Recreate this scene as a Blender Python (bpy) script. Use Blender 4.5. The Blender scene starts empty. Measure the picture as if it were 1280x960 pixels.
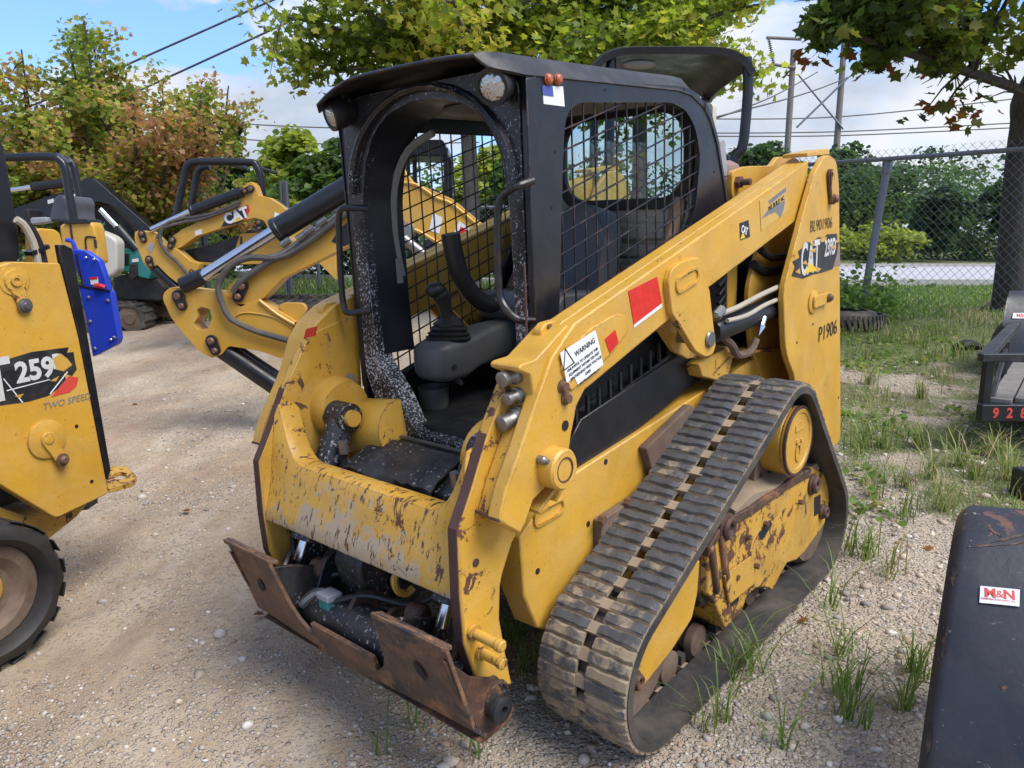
import bpy, bmesh, math, random
import numpy as np
from mathutils import Vector, Matrix, geometry
R = math.radians
PI = math.pi
random.seed(7)
rng = np.random.default_rng(7)
SC = bpy.context.scene
COL = SC.collection

# ------------------------------------------------------------------ camera, sky, sun, exposure
cam_data = bpy.data.cameras.new("camera")
cam = bpy.data.objects.new("camera", cam_data)
COL.objects.link(cam)
cam.location = (0, 0, 1.48)
cam.rotation_euler = (R(90 - 10.5), 0, 0)
cam_data.sensor_width = 36.0
cam_data.lens = 27.0
cam_data.clip_start = 0.05
cam_data.clip_end = 3000
SC.camera = cam
SC.view_settings.view_transform = 'Standard'
SC.view_settings.look = 'None'
SC.view_settings.exposure = 1.18
SC.view_settings.gamma = 1.0

TO_SUN = Vector((0.70, -0.50, 1.25)).normalized()
SUN_EL = math.asin(TO_SUN.z)
SUN_AZ = math.atan2(TO_SUN.x, TO_SUN.y)
sun_data = bpy.data.lights.new("sun", 'SUN')
sun_data.energy = 2.1
sun_data.angle = R(38)
sun_data.color = (1.0, 0.95, 0.87)
sun = bpy.data.objects.new("sun", sun_data)
COL.objects.link(sun)
sun.rotation_euler = (-TO_SUN).to_track_quat('-Z', 'Y').to_euler()


class T:
    """a small node-tree writer"""
    def __init__(s, tree):
        s.t = tree
        tree.nodes.clear()

    def n(s, typ, ins=None, out=0, **kw):
        nd = s.t.nodes.new(typ)
        for k, v in kw.items():
            setattr(nd, k, v)
        for k, v in (ins or {}).items():
            sk = nd.inputs[k]
            if isinstance(v, bpy.types.NodeSocket):
                s.t.links.new(v, sk)
            else:
                sk.default_value = v
        return nd.outputs[out] if len(nd.outputs) else nd

    def noise(s, vec, scale, detail=4, rough=.55, dist=0):
        return s.n('ShaderNodeTexNoise', {'Vector': vec, 'Scale': scale, 'Detail': detail, 'Roughness': rough, 'Distortion': dist})

    def ramp(s, fac, stops, interp='LINEAR'):
        nd = s.t.nodes.new('ShaderNodeValToRGB')
        cr = nd.color_ramp
        cr.interpolation = interp
        while len(cr.elements) < len(stops):
            cr.elements.new(.5)
        for e, (p, c) in zip(cr.elements, stops):
            e.position = p
            e.color = (c, c, c, 1) if not isinstance(c, tuple) else (*c, 1)
        s.t.links.new(fac, nd.inputs[0])
        return nd.outputs[0]

    def mix(s, fac, a, b, blend='MIX'):
        nd = s.t.nodes.new('ShaderNodeMix')
        nd.data_type = 'RGBA'
        nd.blend_type = blend
        for i, v in ((0, fac), (6, a), (7, b)):
            if isinstance(v, bpy.types.NodeSocket):
                s.t.links.new(v, nd.inputs[i])
            else:
                nd.inputs[i].default_value = v if i == 0 else (*v[:3], 1)
        return nd.outputs[2]

    def m(s, op, a, b=0.0, clamp=False):
        nd = s.t.nodes.new('ShaderNodeMath')
        nd.operation = op
        nd.use_clamp = clamp
        for i, v in ((0, a), (1, b)):
            if isinstance(v, bpy.types.NodeSocket):
                s.t.links.new(v, nd.inputs[i])
            else:
                nd.inputs[i].default_value = v
        return nd.outputs[0]

    def bump(s, h, strength=.3, dist=.01, normal=None):
        ins = {'Height': h, 'Strength': strength, 'Distance': dist}
        if normal is not None:
            ins['Normal'] = normal
        return s.n('ShaderNodeBump', ins)

    def obj(s, rnd=True):
        v = s.n('ShaderNodeTexCoord', out=3)
        if rnd:
            r = s.n('ShaderNodeObjectInfo', out=5)
            v = s.n('ShaderNodeVectorMath', {0: v, 1: s.n('ShaderNodeCombineXYZ', {0: s.m('MULTIPLY', r, 7.), 1: s.m('MULTIPLY', r, 3.), 2: 0.})}, operation='ADD')
        return v

    def out(s, base, rough=.5, metal=0., normal=None, spec=.5, **kw):
        ins = {'Base Color': base if isinstance(base, bpy.types.NodeSocket) else (*base, 1), 'Roughness': rough, 'Metallic': metal, 'Specular IOR Level': spec}
        ins.update(kw)
        if normal is not None:
            ins['Normal'] = normal
        b = s.n('ShaderNodeBsdfPrincipled', ins)
        s.n('ShaderNodeOutputMaterial', {'Surface': b})
        return b


def material(name):
    m = bpy.data.materials.new(name)
    m.use_nodes = True
    return m, T(m.node_tree)


world = bpy.data.worlds.new("World")
SC.world = world
world.use_nodes = True
wt = T(world.node_tree)
sky = wt.n('ShaderNodeTexSky', sky_type='NISHITA', sun_disc=False, sun_elevation=SUN_EL, sun_rotation=SUN_AZ, air_density=1.0, dust_density=.6, ozone_density=2.2)
wv = wt.n('ShaderNodeTexCoord', out=0)
sep = wt.t.nodes.new('ShaderNodeSeparateXYZ')
wt.t.links.new(wv, sep.inputs[0])
zc = wt.m('ADD', wt.m('MAXIMUM', sep.outputs[2], 0.0), 0.16)
OX, OY = 5.2, -1.4
cv = wt.n('ShaderNodeCombineXYZ', {0: wt.m('ADD', sep.outputs[0], OX), 1: wt.m('ADD', sep.outputs[1], OY), 2: wt.m('MULTIPLY', sep.outputs[2], 1.9)})
cl1 = wt.noise(cv, 3.1, 10, .54, .15)
low_ = wt.ramp(sep.outputs[2], [(.0, .05), (.35, .0)])
cmask = wt.ramp(wt.m('ADD', cl1, low_), [(.485, 0.), (.52, .75), (.575, 1.)])
cl2 = wt.noise(wt.n('ShaderNodeVectorMath', {0: cv, 1: (.0, .0, .12)}, operation='ADD'), 4.2, 8, .55, .1)
ccol = wt.ramp(cl2, [(.36, (.62, .69, .80)), (.50, (.88, .91, .96)), (.60, (1.0, 1.0, 1.0))])
veil = wt.ramp(sep.outputs[2], [(.0, .45), (.40, .15)])
tint = wt.mix(1.0, sky, (.46, .62, .92), 'MULTIPLY')
base = wt.mix(veil, tint, (1.35, 2.0, 3.0))
cloud = wt.mix(1.0, ccol, (2.75, 2.82, 2.95), 'MULTIPLY')
wcol = wt.mix(cmask, base, cloud)
bg = wt.n('ShaderNodeBackground', {'Color': wcol, 'Strength': 0.15})
wt.n('ShaderNodeOutputWorld', {'Surface': bg})

# ------------------------------------------------------------------ object helpers


def tag(o, label=None, cat=None, group=None, kind=None):
    for k, v in (('label', label), ('category', cat), ('group', group), ('kind', kind)):
        if v:
            o[k] = v
    return o


def thing(name, label, cat, loc=(0, 0, 0), group=None, rot=None):
    o = bpy.data.objects.new(name, None)
    o.empty_display_size = .2
    COL.objects.link(o)
    o.location = loc
    if rot:
        o.rotation_euler = rot
    return tag(o, label, cat, group)


LOCAL = set()      # things whose parts are written in the thing's own frame


def adopt(o, parent):
    o.parent = parent
    if parent is not None and parent.type == 'EMPTY' and parent.name not in LOCAL:
        o.matrix_parent_inverse = Matrix.Translation(-Vector(parent.location))


class MB:
    """collects shapes and links them as ONE mesh object"""
    def __init__(s):
        s.v = []
        s.f = []

    def add(s, vs, fs):
        b = len(s.v)
        s.v += [tuple(map(float, v)) for v in vs]
        s.f += [tuple(b + i for i in f) for f in fs]
        return s

    def box(s, c, d, rot=None):
        vs = []
        for x in (-.5, .5):
            for y in (-.5, .5):
                for z in (-.5, .5):
                    v = Vector((x * d[0], y * d[1], z * d[2]))
                    if rot is not None:
                        v = rot @ v
                    vs.append(v + Vector(c))
        return s.add(vs, [(0, 1, 3, 2), (4, 6, 7, 5), (0, 4, 5, 1), (2, 3, 7, 6), (0, 2, 6, 4), (1, 5, 7, 3)])

    def prism(s, pts, a, b, axis='Y'):
        def to(p, d):
            return {'Y': (p[0], d, p[1]), 'X': (d, p[0], p[1]), 'Z': (p[0], p[1], d)}[axis]
        n = len(pts)
        vs = [to(p, a) for p in pts] + [to(p, b) for p in pts]
        fs = [tuple(range(n)), tuple(range(2 * n - 1, n - 1, -1))] + [(i, i + n, (i + 1) % n + n, (i + 1) % n) for i in range(n)]
        return s.add(vs, fs)

    def holed(s, outer, holes, a, b, axis='Y'):
        def to(p, d):
            return {'Y': (p[0], d, p[1]), 'X': (d, p[0], p[1]), 'Z': (p[0], p[1], d)}[axis]
        loops = [outer] + holes
        flat = [p for l in loops for p in l]
        tris = geometry.tessellate_polygon([[Vector((p[0], p[1], 0)) for p in l] for l in loops])
        n = len(flat)
        vs = [to(p, a) for p in flat] + [to(p, b) for p in flat]
        fs = [tuple(t) for t in tris] + [tuple(i + n for i in reversed(t)) for t in tris]
        o = 0
        for l in loops:
            k = len(l)
            fs += [(o + i, o + i + n, o + (i + 1) % k + n, o + (i + 1) % k) for i in range(k)]
            o += k
        return s.add(vs, fs)

    def cyl(s, p0, p1, r0, r1=None, n=18):
        return s.lathe(p0, p1, [(0, r0), (1, r0 if r1 is None else r1)], n)

    def lathe(s, p0, p1, prof, n=20):
        """prof: (t along p0->p1 as fraction, radius)"""
        p0 = Vector(p0)
        d = Vector(p1) - p0
        q = d.to_track_quat('Z', 'Y')
        vs = []
        fs = []
        for t, r in prof:
            for k in range(n):
                a = 2 * PI * k / n
                vs.append(p0 + d * t + q @ Vector((r * math.cos(a), r * math.sin(a), 0)))
        for i in range(len(prof) - 1):
            for k in range(n):
                fs.append((i * n + k, i * n + (k + 1) % n, (i + 1) * n + (k + 1) % n, (i + 1) * n + k))
        fs.append(tuple(range(n - 1, -1, -1)))
        m = (len(prof) - 1) * n
        fs.append(tuple(range(m, m + n)))
        return s.add(vs, fs)

    def tube(s, pts, r, n=8, sub=0):
        P = [Vector(p) for p in pts]
        if sub:
            P = spline(P, sub)
        m = len(P)
        rs = r if isinstance(r, (list, tuple)) else [r] * m
        if len(rs) != m:
            rs = list(np.interp(np.linspace(0, 1, m), np.linspace(0, 1, len(rs)), rs))
        vs = []
        fs = []
        t0 = (P[1] - P[0]).normalized()
        u = t0.orthogonal().normalized()
        for i in range(m):
            t = (P[min(i + 1, m - 1)] - P[max(i - 1, 0)]).normalized()
            u = (u - t * u.dot(t))
            u = u.normalized() if u.length > 1e-6 else t.orthogonal().normalized()
            w = t.cross(u)
            for k in range(n):
                a = 2 * PI * k / n
                vs.append(P[i] + (u * math.cos(a) + w * math.sin(a)) * rs[i])
        for i in range(m - 1):
            for k in range(n):
                fs.append((i * n + k, i * n + (k + 1) % n, (i + 1) * n + (k + 1) % n, (i + 1) * n + k))
        fs.append(tuple(range(n - 1, -1, -1)))
        fs.append(tuple(range((m - 1) * n, m * n)))
        return s.add(vs, fs)

    def ball(s, c, r, n=14, m=9):
        r = (r, r, r) if not isinstance(r, (tuple, list)) else r
        vs = [(c[0], c[1], c[2] - r[2])]
        for i in range(1, m):
            ph = -PI / 2 + PI * i / m
            for k in range(n):
                a = 2 * PI * k / n
                vs.append((c[0] + r[0] * math.cos(ph) * math.cos(a), c[1] + r[1] * math.cos(ph) * math.sin(a), c[2] + r[2] * math.sin(ph)))
        vs.append((c[0], c[1], c[2] + r[2]))
        fs = [(0, 1 + (k + 1) % n, 1 + k) for k in range(n)]
        for i in range(m - 2):
            for k in range(n):
                a = 1 + i * n
                fs.append((a + k, a + (k + 1) % n, a + n + (k + 1) % n, a + n + k))
        a = 1 + (m - 2) * n
        fs += [(len(vs) - 1, a + k, a + (k + 1) % n) for k in range(n)]
        return s.add(vs, fs)

    def sheet(s, rows, th=.006):
        """rows of points -> a sheet with thickness th (downwards along its normal)"""
        nr, nc = len(rows), len(rows[0])
        g = [[Vector(p) for p in r] for r in rows]
        top, bot = [], []
        for i in range(nr):
            for j in range(nc):
                a = g[min(i + 1, nr - 1)][j] - g[max(i - 1, 0)][j]
                b = g[i][min(j + 1, nc - 1)] - g[i][max(j - 1, 0)]
                nn = a.cross(b)
                nn = nn.normalized() if nn.length > 1e-9 else Vector((0, 0, 1))
                top.append(g[i][j])
                bot.append(g[i][j] - nn * th)
        N = nr * nc
        fs = []
        for i in range(nr - 1):
            for j in range(nc - 1):
                a, b, c, d = i * nc + j, i * nc + j + 1, (i + 1) * nc + j + 1, (i + 1) * nc + j
                fs += [(a, b, c, d), (N + d, N + c, N + b, N + a)]
        for j in range(nc - 1):
            fs += [(j + 1, j, N + j, N + j + 1), ((nr - 1) * nc + j, (nr - 1) * nc + j + 1, N + (nr - 1) * nc + j + 1, N + (nr - 1) * nc + j)]
        for i in range(nr - 1):
            fs += [(i * nc, (i + 1) * nc, N + (i + 1) * nc, N + i * nc), ((i + 1) * nc + nc - 1, i * nc + nc - 1, N + i * nc + nc - 1, N + (i + 1) * nc + nc - 1)]
        return s.add(top + bot, fs)

    def mirror(s):
        m = MB()
        m.v = [(x, -y, z) for x, y, z in s.v]
        m.f = [tuple(reversed(f)) for f in s.f]
        return m

    def mesh(s, name, smooth=35):
        me = bpy.data.meshes.new(name)
        me.from_pydata(s.v, [], s.f)
        bm = bmesh.new()
        bm.from_mesh(me)
        bmesh.ops.recalc_face_normals(bm, faces=bm.faces)
        bm.to_mesh(me)
        bm.free()
        if smooth:
            me.polygons.foreach_set('use_smooth', [True] * len(me.polygons))
            me.set_sharp_from_angle(angle=R(smooth))
        return me

    def build(s, name, mat, parent=None, bevel=0, seg=2, smooth=35, label=None):
        me = s.mesh(name, smooth)
        return link(name, me, mat, parent, bevel, seg, label)


def link(name, me, mat, parent=None, bevel=0, seg=2, label=None):
    o = bpy.data.objects.new(name, me)
    COL.objects.link(o)
    if mat is not None and not me.materials:
        me.materials.append(mat)
    adopt(o, parent)
    if bevel:
        b = o.modifiers.new('bevel', 'BEVEL')
        b.width = bevel
        b.segments = seg
        b.limit_method = 'ANGLE'
        b.angle_limit = R(40)
        b.harden_normals = False
    if label:
        o['label'] = label
    return o


def spline(P, sub):
    out = []
    n = len(P)
    for i in range(n - 1):
        p0, p1, p2, p3 = P[max(i - 1, 0)], P[i], P[i + 1], P[min(i + 2, n - 1)]
        for k in range(sub):
            t = k / sub
            out.append(.5 * ((2 * p1) + (p2 - p0) * t + (2 * p0 - 5 * p1 + 4 * p2 - p3) * t * t + (3 * p1 - p0 - 3 * p2 + p3) * t ** 3))
    out.append(P[-1])
    return out


def rrect(cx, cz, w, h, r, n=5, shear=0.):
    pts = []
    for sx, sz, a0 in ((1, 1, 0), (-1, 1, 90), (-1, -1, 180), (1, -1, 270)):
        for k in range(n + 1):
            a = R(a0 + 90 * k / n)
            x = sx * (w / 2 - r) + r * math.cos(a)
            z = sz * (h / 2 - r) + r * math.sin(a)
            pts.append((cx + x, cz + z + shear * x))
    return pts


def circ(cx, cz, r, n=20, rz=None):
    return [(cx + r * math.cos(2 * PI * k / n), cz + (rz or r) * math.sin(2 * PI * k / n)) for k in range(n)]


def rounded(pts, r, n=4):
    """round the corners of a polygon; r one radius or one per corner"""
    m = len(pts)
    out = []
    for i in range(m):
        p = Vector(pts[i])
        a = Vector(pts[i - 1]) - p
        b = Vector(pts[(i + 1) % m]) - p
        rr = r[i] if isinstance(r, (list, tuple)) else r
        d = min(rr, a.length * .45, b.length * .45)
        if d < 1e-5:
            out.append(tuple(p))
            continue
        p1, p2 = p + a.normalized() * d, p + b.normalized() * d
        for k in range(n + 1):
            t = k / n
            q = p1 * (1 - t) ** 2 + p * 2 * t * (1 - t) + p2 * t * t
            out.append((q.x, q.y))
    return out


def lettering(s, at, xd, yd, size, mat, parent, width=1., bold=0., depth=.0012, name='lettering', shear=0., align='CENTER', label=None):
    cu = bpy.data.curves.new(name, 'FONT')
    cu.body = s
    cu.size = size
    cu.extrude = depth
    cu.offset = bold
    cu.align_x = align
    cu.align_y = 'CENTER'
    cu.shear = shear
    cu.resolution_u = 3
    cu.materials.append(mat)
    tmp = bpy.data.objects.new(name, cu)
    me = bpy.data.meshes.new_from_object(tmp)
    bpy.data.objects.remove(tmp)
    o = bpy.data.objects.new(name, me)
    COL.objects.link(o)
    x = Vector(xd).normalized()
    y = Vector(yd)
    y = (y - x * y.dot(x)).normalized()
    z = x.cross(y)
    M = Matrix(((x.x * width, y.x, z.x, at[0]), (x.y * width, y.y, z.y, at[1]), (x.z * width, y.z, z.z, at[2]), (0, 0, 0, 1)))
    adopt(o, parent)
    o.matrix_basis = M
    if label:
        o['label'] = label
    return o


# terrain: the yard slopes gently up towards the fence and the road
def terr(x, y):
    d = (x - .2924) * .661 + (y - 3.1565) * .7502
    return .0699 * np.clip(d, -3, 8)

# ------------------------------------------------------------------ materials
M = {}


def yellow(name, chips=.68, grime=.35, prim=0.0, base1=(.60, .33, .035), base2=(.52, .275, .027), edge=.5):
    m, t = material(name)
    v = t.obj()
    big = t.noise(v, 2.2, 4, .6)
    col = t.mix(t.ramp(big, [(.3, 0.), (.7, 1.)]), base1, base2)
    fade = t.ramp(t.noise(v, 6., 5, .65, .4), [(.42, 0.), (.75, .6)])
    col = t.mix(fade, col, (.58, .37, .11))
    dirt = t.m('MULTIPLY', t.ramp(t.noise(v, 4., 6, .7, .3), [(.45, 0.), (.8, 1.)]), grime)
    col = t.mix(dirt, col, (.20, .125, .06))
    sp = t.ramp(t.noise(v, 75., 2, .5), [(.70, 0.), (.73, .8)])
    col = t.mix(t.m('MULTIPLY', sp, .6), col, (.10, .05, .022))
    if prim:
        sz = t.t.nodes.new('ShaderNodeSeparateXYZ')
        t.t.links.new(t.n('ShaderNodeTexCoord', out=3), sz.inputs[0])
        off = t.m('ADD', t.m('ADD', t.m('MULTIPLY', t.m('SUBTRACT', sz.outputs[2], .73), -1.1), t.m('MULTIPLY', t.m('SUBTRACT', t.noise(v, 34., 4, .7), .5), .30)), t.m('MULTIPLY', t.m('POWER', t.m('ABSOLUTE', sz.outputs[1]), 4.), -3.))
        pm = t.ramp(t.m('ADD', t.noise(v, 7.5, 8, .75, .5), off), [(prim - .03, 0.), (prim + .04, 1.)])
        col = t.mix(t.m('MULTIPLY', pm, .85), col, (.36, .30, .22))
        sc = t.n('ShaderNodeMapping', {'Vector': v, 'Scale': (9, 26, 9), 'Rotation': (.35, .2, .1)})
        pm2 = t.ramp(t.noise(sc, 2.2, 6, .7), [(.57, 0.), (.595, 1.)])
        col = t.mix(pm2, col, (.095, .04, .025))
    ch1 = t.ramp(t.m('ADD', t.noise(v, 16., 8, .72, .6), t.m('MULTIPLY', t.m('SUBTRACT', t.noise(v, 2.4, 3, .5), .5), .45)), [(chips, 0.), (chips + .02, 1.)])
    ch2 = t.ramp(t.m('ADD', t.noise(v, 5.5, 9, .75, .8), t.m('MULTIPLY', t.m('SUBTRACT', t.noise(v, 1.3, 2, .5), .5), .35)), [(chips + .005, 0.), (chips + .02, 1.)])
    ch = t.m('MAXIMUM', ch1, ch2)
    bev = t.n('ShaderNodeBevel', {'Radius': .007}, samples=3)
    geo = t.n('ShaderNodeNewGeometry', out=1)
    dt = t.n('ShaderNodeVectorMath', {0: bev, 1: geo}, out=1, operation='DOT_PRODUCT')
    em = t.ramp(dt, [(.90, 1.), (.985, 0.)])
    en = t.ramp(t.noise(v, 22., 6, .75), [(.60 - .25 * edge, 0.), (.68 - .25 * edge, 1.)])
    wear = t.m('MAXIMUM', ch, t.m('MULTIPLY', em, en))
    rust = t.ramp(t.noise(v, 60., 4, .7), [(.3, (.055, .022, .014)), (.7, (.16, .065, .03))])
    col = t.mix(wear, col, rust)
    rough = t.mix(wear, t.ramp(t.noise(v, 9., 4), [(.3, .34), (.7, .55)]), (.8, .8, .8))
    nor = t.bump(t.m('SUBTRACT', t.noise(v, 90., 3), t.m('MULTIPLY', wear, .9)), .22, .004)
    t.out(col, rough, 0., nor)
    M[name] = m


def paint(name, c1, c2, rough=(.35, .6), spk=None, spk_thr=.66, spk_scale=130., dust=.2, dustc=(.25, .21, .16), edge=None, bumpy=.15, dens=None, scratch=None):
    m, t = material(name)
    v = t.obj()
    col = t.mix(t.ramp(t.noise(v, 5., 5, .6), [(.3, 0.), (.7, 1.)]), c1, c2)
    d = t.m('MULTIPLY', t.ramp(t.noise(v, 7., 7, .7, .4), [(.45, 0.), (.8, 1.)]), dust)
    col = t.mix(d, col, dustc)
    if spk:
        big = t.noise(v, 3.0, 3, .6)
        f = t.noise(v, spk_scale, 5, .68)
        if dens is not None:
            sz = t.t.nodes.new('ShaderNodeSeparateXYZ')
            t.t.links.new(t.n('ShaderNodeTexCoord', out=3), sz.inputs[0])
            big = t.m('ADD', big, t.ramp(t.m('MULTIPLY', t.m('SUBTRACT', sz.outputs[2], dens[0]), 1. / (dens[1] - dens[0])), [(0., .24), (1., 0.)]))
        f = t.m('ADD', f, t.m('MULTIPLY', t.m('SUBTRACT', big, .5), .34))
        s = t.ramp(f, [(spk_thr, 0.), (spk_thr + .03, 1.)])
        col = t.mix(s, col, spk)
    if edge:
        bev = t.n('ShaderNodeBevel', {'Radius': .006}, samples=3)
        geo = t.n('ShaderNodeNewGeometry', out=1)
        dt = t.n('ShaderNodeVectorMath', {0: bev, 1: geo}, out=1, operation='DOT_PRODUCT')
        em = t.m('MULTIPLY', t.ramp(dt, [(.90, 1.), (.985, 0.)]), t.ramp(t.noise(v, 18., 6, .75), [(.5, 0.), (.6, 1.)]))
        col = t.mix(em, col, edge)
    if scratch:
        for rot, sc_ in (((.3, .2, .9), (3, 60, 60)), ((.9, .1, 2.2), (4, 75, 75))):
            mp = t.n('ShaderNodeMapping', {'Vector': v, 'Rotation': rot, 'Scale': sc_})
            col = t.mix(t.ramp(t.noise(mp, 1.0, 3, .6), [(.69, 0.), (.73, .7)]), col, scratch)
        rs_ = t.ramp(t.m('ADD', t.noise(v, 9., 8, .75, .6), t.m('MULTIPLY', t.m('SUBTRACT', t.noise(v, 2.2, 3), .5), .5)), [(.67, 0.), (.70, .8)])
        col = t.mix(rs_, col, (.17, .075, .045))
    r = t.ramp(t.noise(v, 8., 5), [(.3, rough[0]), (.7, rough[1])])
    t.out(col, r, 0., t.bump(t.noise(v, 60., 5), bumpy, .004))
    M[name] = m


def rusty(name, a=(.16, .085, .045), b=(.075, .042, .028), c=(.035, .03, .032), thr=.53, metal=.0):
    m, t = material(name)
    v = t.obj()
    n1 = t.noise(v, 6., 8, .72, .8)
    col = t.ramp(n1, [(.3, c), (.44, b), (.56, a), (.66, (.30, .145, .055)), (.76, (.27, .20, .14))])
    k = t.ramp(t.noise(v, 3.2, 6, .7, .6), [(thr, 0.), (thr + .06, 1.)])
    col = t.mix(k, col, (.025, .024, .027))
    sc = t.n('ShaderNodeMapping', {'Vector': v, 'Scale': (4, 40, 40), 'Rotation': (.7, .2, .6)})
    scr = t.ramp(t.noise(sc, 1.6, 5, .7), [(.60, 0.), (.66, .6)])
    col = t.mix(scr, col, (.25, .17, .11))
    t.out(col, t.ramp(n1, [(.3, .45), (.7, .85)]), metal, t.bump(t.noise(v, 45., 7, .7), .45, .006))
    M[name] = m


def flat(name, c, rough=.5, metal=0., var=.15, dust=0., bumpy=.1, **kw):
    m, t = material(name)
    v = t.obj()
    n1 = t.noise(v, 12., 6, .65)
    col = t.mix(t.m('MULTIPLY', t.ramp(n1, [(.3, 0.), (.7, 1.)]), var * 2), c, tuple(x * .55 for x in c))
    if dust:
        col = t.mix(t.m('MULTIPLY', t.ramp(t.noise(v, 5., 7, .72, .3), [(.4, 0.), (.75, 1.)]), dust), col, (.30, .235, .16))
    t.out(col, t.m('ADD', t.m('MULTIPLY', n1, .2), rough - .1), metal, t.bump(n1, bumpy, .004), **kw)
    M[name] = m


yellow('yellow', .70, .36)
yellow('yellow_worn', .60, .5, 0.0, edge=.9)
yellow('yellow_bar', .655, .45, .52, edge=.8)
yellow('yellow_frame', .565, .8, 0.0, edge=1.0)
yellow('yellow_far', .78, .25, edge=.1)
paint('black', (.006, .0065, .009), (.010, .011, .015), (.26, .45), dust=.05, edge=(.12, .06, .035))
paint('black_chipped', (.006, .0065, .009), (.009, .010, .015), (.28, .5), spk=(.46, .46, .47), spk_thr=.625, spk_scale=135., dust=.07, dens=(.95, 1.75), edge=(.3, .3, .3))
paint('black_splash', (.008, .008, .010), (.014, .014, .016), (.35, .6), spk=(.30, .29, .28), spk_thr=.605, spk_scale=70., dust=.22, edge=(.2, .1, .06))
paint('black_matte', (.007, .007, .008), (.011, .011, .012), (.5, .75), dust=.10)
paint('black_dusty', (.010, .011, .013), (.018, .018, .021), (.38, .6), dust=.26, dustc=(.22, .2, .17))
paint('fender_black', (.010, .012, .018), (.024, .026, .034), (.36, .6), spk=(.42, .40, .38), spk_thr=.70, spk_scale=55., dust=.22, dustc=(.10, .075, .065), edge=(.24, .10, .065), bumpy=.2, scratch=(.16, .16, .17))
rusty('rust')
rusty('rust_dark', (.10, .045, .025), (.05, .028, .018), (.03, .024, .022), .62)
flat('rust_edge', (.085, .038, .028), .75, var=.3, bumpy=.5)
flat('brown_steel', (.13, .08, .055), .8, var=.4, dust=.5, bumpy=.5)
flat('rubber', (.035, .034, .034), .78, var=.25, dust=.55, bumpy=.5)
flat('rubber_dark', (.012, .012, .013), .55, var=.3, dust=.10, bumpy=.4)
flat('rubber_clean', (.030, .030, .031), .6, var=.3, dust=.34, bumpy=.45)
flat('mud', (.33, .25, .165), .95, var=.3, bumpy=.8)
flat('chrome', (.62, .63, .66), .18, 1., var=.05)
flat('steel', (.30, .29, .28), .45, .9, var=.3, dust=.15)
flat('bolt', (.20, .11, .07), .6, .4, var=.4)
flat('grey_plastic', (.062, .066, .070), .5, var=.15, dust=.12)
flat('black_rubber', (.009, .009, .010), .5, var=.2, dust=.06)
flat('cushion', (.075, .082, .10), .55, var=.2, dust=.08)
flat('beige', (.50, .46, .38), .7, var=.15, dust=.1)
flat('headliner', (.20, .20, .17), .8, var=.15)
flat('dark', (.008, .008, .009), .8)
flat('white', (.70, .70, .69), .5, var=.08, dust=.08)
flat('decal_white', (.62, .62, .60), .5, var=.15, dust=.4)
flat('sticker', (.74, .75, .73), .4, var=.06, dust=.10)
flat('ink', (.02, .02, .022), .6)
flat('red', (.62, .02, .012), .35, var=.2, bumpy=1.)
flat('logo_red', (.62, .07, .05), .4)
flat('logo_yellow', (.75, .50, .02), .4)
flat('warn_yellow', (.72, .62, .03), .4, dust=.1)
flat('blue_ink', (.06, .09, .32), .5)
flat('grey_ink', (.17, .17, .18), .6)
flat('pale_yellow', (.58, .36, .075), .5)
flat('blue_paint', (.012, .045, .46), .35, var=.12, dust=.05)
flat('teal', (.01, .20, .18), .45, var=.15, dust=.15)
flat('cream', (.52, .50, .42), .5, var=.06, dust=.1)
flat('galv', (.22, .23, .26), .45, .6, var=.15)
flat('wood_grey', (.22, .20, .175), .85, var=.4, bumpy=.5)
flat('hose', (.06, .058, .055), .65, var=.2, dust=.3)
flat('tan_hose', (.42, .37, .28), .6, var=.2, dust=.2)
flat('red_lens', (.35, .02, .015), .2, var=.05)
flat('amber', (.42, .10, .03), .35, var=.1)
flat('pink', (.30, .19, .16), .6, var=.3)
flat('grey_box', (.30, .31, .33), .5, var=.2)
flat('kerb', (.42, .40, .36), .9, var=.15)


def lens_mat():
    m, t = material('lens')
    v = t.obj()
    w = t.n('ShaderNodeTexVoronoi', {'Vector': v, 'Scale': 110.})
    t.out((.50, .51, .50), t.ramp(w, [(0., .08), (1., .3)]), .85, t.bump(w, .35, .006))
    M['lens'] = m
    m, t = material('glass')
    g = t.n('ShaderNodeBsdfGlass', {'Color': (.80, .90, .92, 1), 'Roughness': .0, 'IOR': 1.02})
    gl = t.n('ShaderNodeBsdfGlossy', {'Color': (1, 1, 1, 1), 'Roughness': .03})
    tr = t.n('ShaderNodeBsdfTransparent', {'Color': (.72, .84, .87, 1)})
    t.n('ShaderNodeOutputMaterial', {'Surface': t.n('ShaderNodeMixShader', {0: .07, 1: tr, 2: gl})})
    for nd in list(t.t.nodes):
        if nd.type == 'BSDF_GLASS':
            t.t.nodes.remove(nd)
    M['glass'] = m


lens_mat()

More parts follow.
